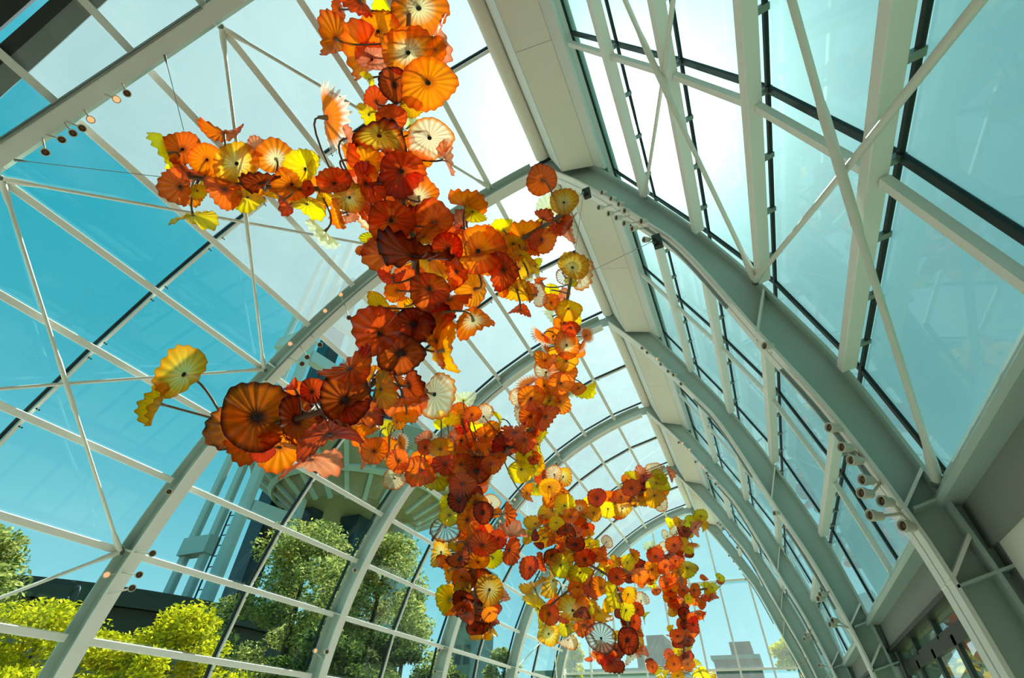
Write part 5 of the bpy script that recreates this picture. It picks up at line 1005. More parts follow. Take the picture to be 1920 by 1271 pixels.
3 -3.64 14.40 5.90 0.22 0.57 0.82 0.05 -0.16 0.18 -0.97 5 R -3.91 14.23 5.48
3 -4.84 13.31 5.65 0.23 0.27 -0.61 -0.75 0.92 0.39 0.01 0 D -4.26 13.59 5.84
3 -4.62 13.29 5.40 0.27 0.01 -0.90 -0.43 0.21 0.42 -0.88 1 L -4.24 13.75 5.62
3 -4.44 13.78 5.81 0.30 -0.96 0.19 0.22 -0.16 0.27 -0.95 6 A -4.25 13.63 5.79
3 -5.18 13.24 5.55 0.22 -0.74 -0.58 -0.34 0.15 0.35 -0.93 7 R -4.26 13.60 5.83
3 -5.52 13.16 5.42 0.27 -0.09 -0.99 0.08 -0.39 -0.04 -0.92 1 R -4.98 13.83 4.65
3 -4.48 13.11 6.10 0.15 0.18 -0.46 -0.87 0.93 0.37 0.00 0 O -4.28 13.32 6.21
3 -4.69 13.95 6.83 0.23 -0.27 0.91 -0.30 0.96 0.28 -0.03 0 A -4.38 13.03 6.56
3 -4.74 14.21 6.11 0.23 -0.25 0.81 -0.54 0.96 0.28 -0.02 5 R -4.26 13.52 5.93
3 -4.35 14.60 6.18 0.23 -0.14 0.39 0.91 0.94 0.34 -0.00 3 O -4.26 13.59 5.83
3 -4.80 13.71 6.52 0.19 -0.28 0.89 -0.35 0.96 0.29 -0.02 0 O -4.30 13.19 6.38
3 -5.01 13.50 5.10 0.37 -0.75 -0.65 -0.09 -0.07 0.21 -0.97 6 Z -4.80 13.87 4.77
3 -5.33 13.03 4.93 0.32 -0.19 -0.52 0.83 0.88 0.28 0.38 6 A -5.14 13.80 4.55
3 -4.06 13.39 5.15 0.29 0.25 -0.59 -0.77 0.93 0.38 0.01 1 L -4.27 13.93 5.30
3 -4.47 13.66 5.18 0.12 -0.55 -0.80 -0.24 0.05 0.26 -0.96 3 O -4.28 13.96 5.25
3 -3.94 14.73 5.12 0.24 -0.77 0.51 0.39 -0.28 0.28 -0.92 4 O -3.68 14.62 5.36
3 -3.73 13.26 4.84 0.30 0.99 -0.04 -0.13 -0.12 0.23 -0.97 8 R -4.31 14.06 5.05
3 -4.11 13.19 4.75 0.24 0.16 -0.41 -0.90 0.94 0.35 0.00 3 O -4.33 14.10 4.97
3 -4.71 14.04 4.90 0.13 0.33 0.94 0.08 -0.10 0.12 -0.99 4 Q -4.66 13.90 4.87
3 -5.24 13.00 4.30 0.35 -0.63 -0.58 -0.51 0.36 0.37 -0.86 8 Y -5.24 13.78 4.48
3 -5.35 13.24 4.61 0.13 -0.55 -0.79 -0.28 0.09 0.27 -0.96 4 L -5.24 13.78 4.48
3 -4.85 12.95 4.16 0.22 0.44 -0.78 -0.45 -0.19 0.41 -0.89 0 R -5.24 13.78 4.48
3 -5.13 14.06 4.69 0.18 -0.45 0.30 0.84 0.89 0.16 0.42 4 R -5.03 13.82 4.62
3 -5.28 14.03 4.64 0.17 -0.05 0.11 0.99 0.93 0.36 0.01 6 A -5.15 13.80 4.54
3 -4.44 13.65 4.43 0.38 0.22 -0.82 0.52 0.97 0.24 -0.02 3 Z -4.40 14.30 4.57
3 -4.25 13.98 4.57 0.17 0.56 -0.73 -0.40 -0.19 0.36 -0.91 1 O -4.39 14.27 4.64
3 -4.07 13.23 4.16 0.19 0.14 -0.37 -0.92 0.94 0.34 0.01 5 D -4.42 14.40 4.39
3 -4.14 14.32 4.55 0.17 0.55 -0.72 -0.41 -0.20 0.37 -0.91 0 L -4.40 14.31 4.56
3 -4.00 14.85 4.56 0.34 0.82 -0.30 0.49 0.57 0.26 -0.78 8 A -4.39 14.49 4.31
3 -3.84 15.31 4.75 0.18 -0.55 0.71 0.44 -0.22 0.39 -0.90 0 A -3.48 15.22 4.80
3 -4.22 14.52 4.87 0.15 0.68 0.73 0.10 -0.04 0.17 -0.98 8 D -4.36 14.19 4.80
3 -3.50 14.47 4.85 0.30 -0.76 -0.61 -0.24 0.12 0.23 -0.97 7 L -3.50 15.07 5.01
3 -3.67 14.53 5.59 0.17 -0.18 0.51 0.84 0.94 0.34 -0.00 3 L -3.78 14.45 5.41
3 -3.21 13.97 5.18 0.22 0.10 -0.94 0.33 0.99 0.08 -0.07 3 R -3.53 14.88 5.28
3 -3.54 14.70 5.73 0.11 -0.20 0.55 0.81 0.94 0.35 -0.00 0 R -3.74 14.52 5.39
3 -3.42 14.37 5.43 0.15 0.13 -0.92 0.37 0.99 0.11 -0.06 0 A -3.65 14.68 5.34
3 -5.29 14.03 3.88 0.25 0.32 -0.82 -0.48 -0.02 0.51 -0.86 3 Z -5.24 13.78 4.48
3 -4.92 14.48 4.10 0.22 0.16 -0.63 -0.76 0.81 0.52 -0.26 3 L -4.39 14.50 4.31
3 -5.07 15.00 3.81 0.24 0.15 -0.37 -0.92 0.93 0.36 0.01 4 W -4.31 14.79 4.04
3 -4.30 14.13 4.02 0.24 0.12 -0.52 -0.84 0.90 0.42 -0.13 3 R -4.35 14.67 4.15
3 -3.80 13.95 3.75 0.33 0.28 -0.92 0.28 0.51 -0.10 -0.86 2 Q -4.25 15.01 3.85
3 -3.73 15.45 4.00 0.14 0.25 -0.60 -0.76 0.93 0.37 0.01 0 Y -3.40 15.66 4.17
3 -3.27 14.73 3.77 0.28 0.63 -0.67 -0.38 -0.21 0.33 -0.92 2 D -3.40 15.66 4.17
3 -3.39 16.26 3.95 0.23 0.64 -0.66 -0.39 -0.22 0.33 -0.92 2 Z -3.40 15.66 4.17
3 -3.29 16.43 3.72 0.16 -0.25 0.72 -0.65 0.94 0.02 -0.33 5 P -3.40 15.66 4.17
3 -3.20 14.75 4.47 0.21 0.59 -0.68 -0.43 -0.22 0.37 -0.90 1 L -3.45 15.38 4.57
3 -3.05 15.51 4.64 0.16 0.32 -0.95 0.03 0.42 0.11 -0.90 1 R -3.45 15.41 4.53
3 -2.95 15.73 4.95 0.20 -0.01 0.59 0.80 0.86 0.42 -0.30 1 W -3.47 15.27 4.73
3 -3.03 14.48 4.80 0.19 0.53 -0.70 -0.48 -0.23 0.42 -0.88 3 A -3.49 15.16 4.88
3 -3.03 14.85 4.20 0.16 0.67 -0.63 -0.38 -0.22 0.32 -0.92 1 R -3.42 15.58 4.28
3 -3.17 15.93 4.16 0.13 0.65 0.71 0.28 0.22 0.18 -0.96 5 R -3.40 15.66 4.17
3 -2.93 15.92 4.50 0.15 0.78 0.43 -0.46 0.52 -0.02 0.85 8 L -3.42 15.56 4.31
3 -4.55 15.50 3.57 0.18 -0.77 0.09 0.64 0.64 0.00 0.77 8 R -4.19 15.23 3.64
3 -3.90 14.69 3.43 0.24 0.25 -0.60 -0.76 0.93 0.37 0.01 2 R -4.17 15.31 3.57
3 -4.22 14.92 3.49 0.17 0.19 -0.49 -0.85 0.94 0.35 0.01 9 S -4.17 15.29 3.59
3 -3.55 16.20 3.54 0.21 0.52 -0.22 -0.82 0.85 0.06 0.52 5 W -3.40 15.66 4.17
3 -3.74 15.13 3.57 0.22 0.28 -0.63 -0.72 0.92 0.38 0.02 0 D -4.17 15.31 3.57
3 -3.91 15.51 3.28 0.24 -0.11 0.59 -0.80 0.99 0.17 -0.01 3 D -4.17 15.31 3.57
3 -3.85 14.87 3.29 0.23 0.25 -0.59 -0.77 0.93 0.37 0.01 1 R -4.17 15.31 3.57
3 -3.66 15.98 4.65 0.19 -0.11 0.83 -0.55 0.99 0.10 -0.04 2 D -3.45 15.39 4.55
3 -3.60 16.60 4.40 0.20 -0.21 0.56 0.80 0.94 0.34 0.01 2 D -3.41 15.62 4.23
3 -4.58 15.40 4.46 0.22 -0.17 0.44 0.88 0.94 0.35 0.01 4 D -4.38 14.53 4.28
3 -4.80 13.83 4.21 0.17 0.16 -0.39 -0.91 0.93 0.36 0.01 4 R -5.11 13.81 4.57
3 -4.89 13.81 6.50 0.12 -0.91 0.37 0.19 -0.07 0.33 -0.94 3 A -4.29 13.22 6.34
3 -5.53 14.82 4.67 0.15 -0.49 0.56 -0.67 0.87 0.30 -0.38 5 R -5.20 13.79 4.51
3 -4.64 13.76 7.60 0.24 -0.11 0.99 -0.05 -0.82 -0.12 -0.55 2 O -4.38 12.75 7.15
3 -2.39 15.00 7.71 0.16 0.67 0.68 0.31 0.09 0.34 -0.94 5 A -2.22 13.79 7.33
3 -4.55 13.70 6.63 0.18 -0.92 0.04 0.39 -0.37 0.24 -0.90 7 O -4.30 13.15 6.44
3 -4.64 15.51 4.82 0.17 0.50 0.81 0.30 0.17 0.25 -0.95 3 O -4.40 14.30 4.57
3 -4.54 13.65 8.02 0.24 0.39 0.85 -0.34 -0.72 0.06 -0.69 3 Z -4.37 12.57 7.51
3 -4.66 13.25 7.65 0.25 -0.21 0.90 -0.38 -0.96 -0.27 -0.12 3 O -4.37 12.64 7.37
3 -3.88 14.41 7.28 0.15 -0.89 0.24 0.40 -0.32 0.32 -0.89 3 R -3.59 13.37 6.83
3 -4.47 16.24 3.85 0.11 -0.18 0.82 0.54 0.33 0.57 -0.75 3 O -4.21 15.18 3.70
3 -3.69 16.35 5.24 0.20 -0.05 0.71 0.70 0.70 0.52 -0.48 2 R -3.49 15.12 4.94
3 -4.72 13.72 6.42 0.14 -0.42 0.51 0.75 -0.88 -0.04 -0.47 1 O -4.29 13.25 6.30
3 -5.10 13.81 7.00 0.20 -0.33 0.04 0.94 -0.93 -0.20 -0.32 5 O -4.38 12.97 6.68
3 -3.02 14.38 7.52 0.19 0.58 0.58 0.57 0.38 0.42 -0.82 5 O -2.84 13.67 7.10
3 -4.64 15.15 4.66 0.14 0.06 0.93 0.37 0.25 0.35 -0.90 2 O -4.41 14.34 4.49
3 -3.41 14.59 7.54 0.18 0.16 0.72 0.67 0.58 0.48 -0.66 0 O -3.14 13.57 6.99
3 -2.35 14.90 7.69 0.17 -0.16 0.89 -0.42 0.99 0.12 -0.12 4 A -2.21 13.80 7.34
3 -3.26 14.32 7.14 0.16 -0.53 0.85 -0.09 0.64 0.33 -0.69 1 O -3.12 13.58 7.00
3 -3.03 14.05 7.43 0.18 -0.43 0.54 0.72 -0.80 0.14 -0.59 2 R -2.89 13.66 7.08
3 -2.90 14.69 7.52 0.19 0.65 0.75 0.08 -0.20 0.28 -0.94 5 O -2.71 13.69 7.15
3 -4.45 14.21 6.36 0.22 0.16 0.26 0.95 0.87 0.41 -0.26 4 R -4.28 13.41 6.08
3 -4.38 16.27 3.83 0.19 -0.15 0.42 0.89 0.94 0.34 -0.01 4 R -4.19 15.23 3.65
3 -2.86 14.22 7.32 0.18 -0.56 0.82 -0.13 0.66 0.34 -0.67 2 R -2.76 13.68 7.13
3 -2.04 14.71 8.01 0.20 -0.79 0.44 0.42 -0.22 0.43 -0.87 3 D -1.88 13.87 7.46
3 -4.29 14.23 6.75 0.12 0.03 0.92 0.39 0.18 0.38 -0.91 0 O -4.05 13.18 6.66
3 -3.43 15.95 4.89 0.21 -0.25 0.63 0.74 0.93 0.38 -0.00 1 O -3.47 15.28 4.71
3 -3.66 16.56 4.56 0.16 -0.09 0.73 -0.68 -0.99 -0.13 0.00 4 R -3.43 15.52 4.38
3 -3.91 13.70 7.16 0.18 0.14 0.25 0.96 0.89 0.40 -0.23 4 R -3.74 13.31 6.77
3 -3.40 14.15 7.15 0.17 0.14 0.95 -0.27 -0.84 -0.03 -0.54 1 R -3.26 13.52 6.95
3 -3.46 16.66 4.20 0.14 0.36 0.77 -0.54 -0.70 -0.17 -0.70 3 O -3.40 15.66 4.17
3 -4.19 14.29 5.94 0.19 -0.44 0.09 0.90 -0.90 -0.11 -0.43 5 O -4.17 13.77 5.62
3 -3.42 14.47 7.30 0.16 -0.76 0.65 0.01 0.34 0.41 -0.85 4 O -3.21 13.54 6.97
3 -1.62 14.61 7.97 0.19 0.20 0.17 0.97 0.93 0.26 -0.24 4 O -1.53 13.94 7.60
3 -2.03 14.42 7.98 0.19 0.51 0.60 0.62 0.47 0.40 -0.78 5 R -1.89 13.86 7.46
3 -4.73 15.18 4.83 0.14 -0.80 0.56 0.21 -0.08 0.26 -0.96 5 Z -4.39 14.27 4.63
3 -4.24 16.58 3.55 0.20 0.37 0.93 0.06 0.06 0.04 -1.00 3 D -4.17 15.31 3.57
3 -3.77 16.04 5.42 0.22 0.25 0.71 -0.66 -0.87 -0.13 -0.47 5 O -3.52 14.96 5.16
3 -4.67 14.48 5.19 0.12 -0.70 0.27 0.66 -0.67 0.08 -0.74 3 O -4.47 13.93 5.00
3 -5.56 14.66 4.60 0.14 0.41 0.91 -0.09 -0.25 0.02 -0.97 4 R -5.24 13.78 4.48
3 -4.70 13.81 6.47 0.16 -0.30 0.87 -0.40 0.95 0.29 -0.09 0 D -4.29 13.24 6.31
3 -5.30 14.40 4.64 0.15 -0.02 0.96 0.30 0.11 0.30 -0.95 0 O -5.12 13.81 4.56
3 -3.57 16.60 4.59 0.14 0.55 0.75 -0.37 -0.49 -0.07 -0.87 4 O -3.43 15.52 4.38
3 -4.66 14.72 5.33 0.10 -0.58 0.69 0.44 -0.26 0.35 -0.90 2 R -4.30 14.01 5.15
3 -3.38 16.23 4.62 0.18 -0.24 0.43 0.87 -0.96 -0.23 -0.15 4 R -3.43 15.48 4.43
3 -4.66 14.56 5.29 0.11 -0.35 0.50 0.79 -0.94 -0.18 -0.31 0 R -4.47 13.93 5.00
3 -3.63 16.32 4.54 0.14 -0.65 0.74 -0.16 0.43 0.18 -0.89 3 D -3.43 15.51 4.39
3 -3.28 16.07 4.77 0.15 0.17 0.49 0.86 0.84 0.38 -0.39 4 L -3.45 15.38 4.57
3 -4.29 14.52 6.65 0.18 0.53 0.83 -0.20 -0.48 0.10 -0.87 3 R -4.28 13.34 6.18
3 -4.97 13.65 7.26 0.22 -0.35 0.44 0.83 -0.94 -0.19 -0.30 3 O -4.38 12.85 6.94
3 -4.92 14.15 6.21 0.11 -0.47 0.14 0.87 -0.88 -0.11 -0.46 4 R -4.27 13.44 6.04
3 -3.39 14.45 7.48 0.14 0.33 0.54 0.78 0.66 0.46 -0.59 3 O -3.16 13.56 6.98
3 -4.48 16.29 3.86 0.15 -0.11 0.99 0.06 0.17 0.08 -0.98 1 Q -4.21 15.18 3.70
3 -4.22 13.91 6.47 0.13 -0.20 0.55 0.81 0.92 0.39 -0.04 1 R -4.28 13.31 6.22
3 -4.67 14.77 4.69 0.14 -0.14 0.27 0.95 -0.95 -0.32 -0.05 5 O -4.39 14.29 4.58
3 -3.22 14.69 7.27 0.19 0.31 0.81 -0.50 -0.85 -0.00 -0.53 5 R -3.03 13.62 7.03
3 -2.16 14.03 7.88 0.23 -0.32 0.12 0.94 -0.95 -0.03 -0.32 5 D -2.03 13.83 7.41
3 -1.84 14.72 8.07 0.18 -0.15 0.47 0.87 -0.97 -0.22 -0.04 1 O -1.70 13.90 7.53
3 -2.06 14.88 8.06 0.21 0.22 0.60 0.77 0.74 0.41 -0.53 0 D -1.88 13.86 7.46
3 -4.19 14.02 6.87 0.15 0.55 0.82 0.13 -0.16 0.26 -0.95 4 A -3.98 13.20 6.68
3 -3.65 16.67 4.20 0.14 -0.67 0.74 -0.05 0.29 0.19 -0.94 3 D -3.40 15.66 4.17
4 -3.24 17.28 6.66 0.20 0.85 -0.43 0.30 0.45 0.32 -0.84 7 O -3.60 17.92 6.31
4 -3.44 16.91 6.32 0.21 0.65 -0.74 -0.16 0.17 0.35 -0.92 2 Y -3.70 17.65 6.29
4 -3.89 16.88 6.39 0.18 0.90 -0.43 -0.06 0.09 0.32 -0.94 3 A -3.96 16.92 6.24
4 -3.77 17.24 6.46 0.16 -0.15 0.48 0.87 0.95 0.32 -0.01 2 R -3.85 17.23 6.26
4 -4.28 16.86 6.20 0.20 -0.82 0.47 0.32 -0.19 0.30 -0.93 5 L -3.96 16.92 6.24
4 -3.86 16.72 5.85 0.25 0.21 -0.56 -0.80 0.94 0.35 0.00 3 R -3.85 17.22 6.26
4 -3.15 17.17 5.93 0.26 0.20 -0.57 -0.79 0.94 0.34 -0.00 0 O -3.38 18.50 6.35
4 -2.85 18.07 6.32 0.26 0.49 -0.75 -0.45 -0.07 0.48 -0.87 2 O -2.99 18.74 6.58
4 -3.20 18.21 6.57 0.22 0.12 -0.79 0.60 0.99 0.10 -0.07 4 D -3.19 18.62 6.47
4 -2.58 17.45 6.61 0.25 -0.01 -0.96 0.28 0.99 -0.04 -0.11 1 R -2.70 18.92 6.76
4 -2.64 18.60 7.13 0.22 0.35 -0.61 0.72 0.93 0.16 -0.32 7 O -2.55 19.01 6.85
4 -2.87 18.46 7.23 0.21 0.07 -0.91 0.40 0.99 0.04 -0.10 1 C -2.70 18.91 6.76
4 -2.42 19.23 6.86 0.23 0.03 0.95 -0.31 0.99 -0.07 -0.11 0 D -2.43 19.07 6.92
4 -2.38 18.05 6.36 0.24 0.24 -0.63 -0.74 0.94 0.35 0.00 2 R -2.59 18.98 6.83
4 -1.93 17.82 7.01 0.26 -0.06 -0.97 0.25 0.99 -0.10 -0.14 0 R -1.93 19.18 7.27
4 -2.48 19.26 7.41 0.17 -0.65 0.60 0.46 -0.25 0.41 -0.88 3 W -2.32 19.14 6.99
4 -2.11 19.52 7.18 0.24 0.06 0.95 -0.29 0.99 -0.10 -0.13 3 R -2.11 19.21 7.13
4 -2.03 18.40 6.59 0.22 0.23 -0.63 -0.74 0.94 0.34 -0.00 1 R -2.14 19.46 6.88
4 -1.65 18.24 7.10 0.20 0.70 -0.56 -0.45 -0.25 0.40 -0.88 4 A -1.77 19.15 7.41
4 -1.61 19.42 7.23 0.16 0.06 0.94 -0.33 0.99 -0.11 -0.13 2 Y -1.80 19.16 7.38
4 -1.48 19.70 7.47 0.23 -0.25 0.64 -0.73 0.96 0.08 -0.26 9 S -1.64 19.13 7.52
4 -1.66 19.85 7.22 0.16 0.06 0.94 -0.35 0.99 -0.11 -0.13 0 D -1.88 19.17 7.32
4 -2.19 18.67 7.62 0.18 0.30 -0.86 0.41 0.90 0.11 -0.43 5 W -1.84 19.17 7.35
4 -1.87 18.88 7.80 0.20 -0.04 -0.97 0.25 0.99 -0.08 -0.14 1 W -1.60 19.13 7.55
4 -1.63 18.48 7.98 0.20 0.21 -0.84 0.50 0.96 0.07 -0.28 5 A -1.33 19.08 7.78
4 -2.03 18.71 8.06 0.18 -0.64 -0.63 -0.44 0.32 0.30 -0.90 5 Y -1.53 19.11 7.61
4 -1.31 19.25 8.19 0.22 -0.11 0.54 0.84 0.96 0.26 -0.04 3 L -1.14 19.05 7.94
4 -0.81 17.57 7.79 0.21 -0.05 -0.96 0.29 0.98 -0.10 -0.17 3 L -0.92 19.01 8.12
4 -0.80 18.29 7.71 0.21 0.91 -0.34 -0.23 -0.09 0.37 -0.92 7 A -0.95 19.02 8.09
4 -1.02 17.58 7.38 0.23 0.77 -0.42 -0.48 -0.34 0.37 -0.86 5 P -1.16 19.05 7.92
4 -1.53 18.91 7.79 0.25 0.05 -0.86 0.50 0.99 -0.01 -0.12 5 D -1.42 19.10 7.71
4 -1.45 19.43 7.80 0.13 0.52 0.77 0.37 0.31 0.23 -0.92 4 A -1.43 19.10 7.70
4 -1.68 18.35 6.29 0.27 0.25 -0.64 -0.72 0.93 0.36 0.00 1 L -2.17 19.76 6.60
4 -2.26 19.85 6.62 0.19 -0.61 0.64 0.48 -0.25 0.41 -0.87 0 O -2.17 19.76 6.60
4 -2.21 20.56 6.46 0.18 0.05 0.91 -0.40 0.99 -0.10 -0.10 3 R -2.19 20.06 6.34
4 -2.71 20.21 6.38 0.28 -0.19 0.58 0.79 0.95 0.32 -0.00 2 R -2.19 20.00 6.39
4 -2.65 20.25 6.15 0.26 -0.04 -0.92 0.38 0.99 -0.09 -0.09 1 O -2.20 20.22 6.19
4 -2.07 19.26 5.84 0.19 0.23 -0.62 -0.75 0.94 0.34 0.00 3 R -2.22 20.35 6.07
4 -1.67 19.16 5.81 0.20 0.64 -0.68 -0.36 -0.08 0.41 -0.91 3 R -1.80 20.65 6.13
4 -1.13 20.23 6.08 0.17 0.21 -0.62 -0.76 0.95 0.32 -0.00 2 Y -1.20 21.03 6.26
4 -1.44 21.03 6.39 0.16 -0.01 0.26 0.97 0.98 0.18 -0.04 4 Y -1.44 20.88 6.21
4 -1.32 20.98 6.13 0.16 0.12 -0.50 -0.86 0.97 0.25 -0.02 1 A -1.31 20.96 6.24
4 -0.80 20.60 6.50 0.15 0.56 -0.75 0.36 0.67 0.15 -0.73 3 L -1.20 21.03 6.26
4 -0.83 21.19 6.47 0.13 0.02 0.19 0.98 0.99 0.14 -0.05 8 R -1.20 21.03 6.26
4 -1.34 20.28 6.44 0.14 0.34 -0.68 0.65 0.91 0.05 -0.42 4 R -1.41 20.90 6.22
4 -3.06 19.41 6.39 0.12 -0.56 0.81 -0.17 0.55 0.21 -0.81 3 Y -3.07 18.69 6.54
4 -3.07 18.66 5.98 0.16 -0.07 -0.34 -0.94 0.94 0.30 -0.17 4 L -3.26 18.58 6.42
4 -2.99 19.07 5.87 0.15 0.21 -0.59 -0.78 0.94 0.34 0.00 1 R -3.20 18.61 6.46
4 -3.35 18.37 5.97 0.13 0.20 -0.57 -0.80 0.94 0.33 -0.00 0 R -3.38 18.50 6.35
4 -3.70 18.09 6.11 0.17 -0.08 0.91 -0.40 1.00 0.06 -0.07 1 D -3.58 17.98 6.32
4 -1.92 20.35 7.95 0.25 -0.09 0.46 0.88 0.97 0.25 -0.04 2 D -1.70 19.14 7.47
4 -2.73 19.70 6.96 0.24 -0.04 0.91 -0.42 1.00 -0.01 -0.10 0 R -2.64 18.95 6.80
4 -3.37 19.96 6.51 0.24 -0.09 0.83 -0.55 1.00 0.06 -0.07 3 O -3.25 18.58 6.43
4 -3.67 19.21 6.79 0.24 -0.13 0.46 0.88 0.95 0.30 -0.01 3 R -3.53 18.10 6.33
4 -3.91 18.34 6.45 0.23 -0.13 0.83 -0.54 0.99 0.12 -0.06 2 O -3.73 17.57 6.29
4 -2.59 20.91 6.67 0.21 -0.22 0.62 0.76 0.94 0.34 0.00 1 R -2.18 19.92 6.46
4 -1.65 20.24 6.81 0.16 0.07 0.92 -0.38 0.99 -0.12 -0.12 2 R -2.17 19.75 6.61
4 -2.72 20.25 5.90 0.22 -0.03 -0.91 0.42 0.99 -0.07 -0.08 1 O -2.22 20.43 6.00
4 -2.60 20.93 5.88 0.20 -0.23 0.62 0.75 0.94 0.34 0.00 1 O -2.27 20.61 5.79
4 -2.28 20.70 6.00 0.18 -0.22 0.61 0.76 0.94 0.33 0.00 3 P -2.23 20.48 5.95
4 -1.94 19.11 5.55 0.14 0.45 -0.89 -0.12 0.34 0.29 -0.89 3 Y -2.25 20.57 5.86
4 -1.82 20.54 5.75 0.15 -0.11 -0.79 -0.60 0.66 0.39 -0.64 0 O -1.81 20.65 6.13
4 -1.70 20.89 5.74 0.17 0.35 0.93 0.02 0.15 -0.04 -0.99 1 R -1.65 20.75 6.17
4 -1.52 21.18 5.98 0.16 0.03 0.81 -0.58 0.99 -0.10 -0.09 2 R -1.47 20.86 6.20
4 -1.26 20.91 5.88 0.18 0.37 -0.26 -0.89 0.92 0.01 0.38 5 R -1.24 21.01 6.25
4 -2.73 20.30 5.48 0.20 -0.65 -0.76 -0.04 -0.02 0.07 -1.00 4 A -2.35 20.77 5.55
4 -2.59 20.86 5.59 0.18 -0.22 0.61 0.76 0.94 0.34 0.00 0 R -2.34 20.76 5.56
4 -2.34 20.35 5.35 0.20 -0.24 -0.93 0.27 -0.17 -0.23 -0.96 2 D -2.38 20.84 5.44
4 -1.99 19.48 5.03 0.18 0.23 -0.62 -0.75 0.94 0.34 0.01 0 R -2.42 20.93 5.30
4 -1.88 21.35 5.45 0.18 0.22 -0.62 -0.75 0.94 0.33 0.00 1 R -2.39 20.87 5.39
4 -1.74 21.33 5.40 0.15 0.85 0.38 -0.36 0.41 -0.07 0.91 8 R -2.40 20.89 5.36
4 -1.98 19.51 4.84 0.21 0.62 -0.77 -0.17 0.14 0.32 -0.94 5 R -2.48 21.05 5.11
4 -2.62 21.16 5.19 0.16 -0.58 0.73 0.36 -0.06 0.40 -0.92 2 R -2.47 21.02 5.16
4 -2.38 20.60 5.10 0.19 0.67 -0.61 -0.42 -0.25 0.35 -0.90 3 D -2.46 21.01 5.17
4 -2.71 20.36 4.69 0.25 -0.02 -0.82 0.57 1.00 -0.06 -0.05 0 R -2.58 21.24 4.82
4 -2.11 19.73 4.65 0.20 0.25 -0.63 -0.74 0.94 0.35 0.01 2 R -2.55 21.19 4.89
4 -2.65 21.51 5.02 0.15 -0.37 0.93 0.05 0.37 0.20 -0.91 1 A -2.53 21.15 4.96
4 -2.75 20.83 4.53 0.23 -0.02 -0.80 0.60 1.00 -0.06 -0.05 2 D -2.65 21.39 4.59
4 -2.32 19.98 4.43 0.18 0.24 -0.63 -0.74 0.94 0.35 0.01 2 D -2.64 21.35 4.64
4 -3.02 21.12 4.65 0.21 -0.67 -0.27 -0.69 0.65 0.23 -0.72 6 R -2.64 21.35 4.64
4 -3.02 21.15 5.05 0.14 -0.58 0.29 0.76 0.78 -0.07 0.62 3 A -2.51 21.11 5.02
4 -2.94 21.44 4.37 0.15 -0.33 -0.94 0.13 0.01 -0.14 -0.99 2 Y -2.75 21.54 4.36
4 -2.41 20.39 4.31 0.11 0.20 -0.58 -0.79 0.95 0.32 0.01 2 Y -2.70 21.46 4.47
4 -3.21 20.89 4.21 0.14 -0.18 -0.98 -0.02 0.22 -0.02 -0.97 0 P -2.79 21.61 4.25
4 -3.28 21.44 4.23 0.17 -0.25 -0.95 0.16 0.03 -0.17 -0.98 3 R -2.81 21.64 4.21
4 -3.05 20.55 3.87 0.23 -0.18 -0.94 0.28 0.05 -0.30 -0.95 0 O -2.90 21.79 3.97
4 -3.46 22.04 3.87 0.18 -0.02 -0.80 0.60 1.00 -0.05 -0.03 2 R -2.97 21.89 3.81
4 -3.88 20.90 3.83 0.18 -0.15 -0.97 0.20 0.07 -0.21 -0.98 2 R -2.96 21.88 3.84
4 -4.04 21.38 4.04 0.14 0.03 -0.79 0.62 1.00 0.02 -0.03 0 D -2.90 21.78 3.99
4 -3.04 21.93 4.08 0.22 -0.25 0.63 0.73 0.93 0.36 0.01 3 R -2.88 21.74 4.04
4 -2.61 20.93 3.85 0.21 0.25 -0.63 -0.73 0.93 0.36 0.01 0 O -2.91 21.80 3.96
4 -2.57 21.92 3.98 0.29 -0.02 0.60 -0.80 1.00 -0.01 -0.03 4 Y -2.90 21.78 3.99
4 -3.70 21.61 3.75 0.25 0.13 -0.66 0.74 0.99 0.01 -0.17 5 Y -3.01 21.95 3.72
4 -3.06 21.03 3.59 0.21 -0.05 -0.80 0.60 1.00 -0.08 -0.03 3 A -3.03 21.99 3.66
4 -2.63 21.54 4.16 0.19 0.25 -0.63 -0.74 0.94 0.35 0.01 0 D -2.82 21.65 4.18
4 -2.40 22.28 3.70 0.27 0.12 -0.45 -0.89 0.97 0.25 0.00 5 Y -3.01 21.95 3.72
4 -2.12 22.61 3.68 0.21 0.07 0.74 -0.67 0.99 -0.13 -0.03 1 Z -3.02 21.97 3.69
4 -2.68 22.39 4.99 0.25 0.03 0.81 -0.58 1.00 -0.08 -0.06 2 D -2.58 21.24 4.82
4 -2.98 23.36 4.55 0.25 0.00 0.73 -0.68 1.00 -0.04 -0.04 2 R -2.76 21.56 4.33
4 -2.49 21.84 5.94 0.25 -0.18 0.57 0.80 0.95 0.31 -0.00 0 R -2.30 20.67 5.70
4 -2.65 20.25 5.66 0.19 0.01 -0.83 0.55 1.00 -0.03 -0.07 3 R -2.29 20.66 5.72
4 -3.00 22.10 4.87 0.18 -0.86 0.38 0.33 -0.25 0.23 -0.94 4 R -2.60 21.29 4.74
4 -0.99 20.46 8.62 0.20 -0.49 0.09 0.87 -0.86 0.12 -0.50 6 O -0.92 19.01 8.12
4 -2.16 22.32 6.12 0.13 0.82 0.57 -0.05 -0.12 0.10 -0.99 8 O -2.27 20.61 5.79
4 -2.18 20.21 7.51 0.19 -0.82 0.53 0.20 0.01 0.37 -0.93 5 R -2.04 19.20 7.19
4 -3.47 19.20 6.85 0.16 -0.61 0.78 0.15 0.22 0.35 -0.91 3 O -3.26 18.58 6.42
4 -3.78 18.23 6.59 0.17 0.09 0.32 0.94 0.92 0.33 -0.20 3 O -3.71 17.61 6.29
4 -2.84 20.13 7.22 0.18 -0.49 0.68 0.55 -0.28 0.47 -0.84 0 R -2.64 18.95 6.80
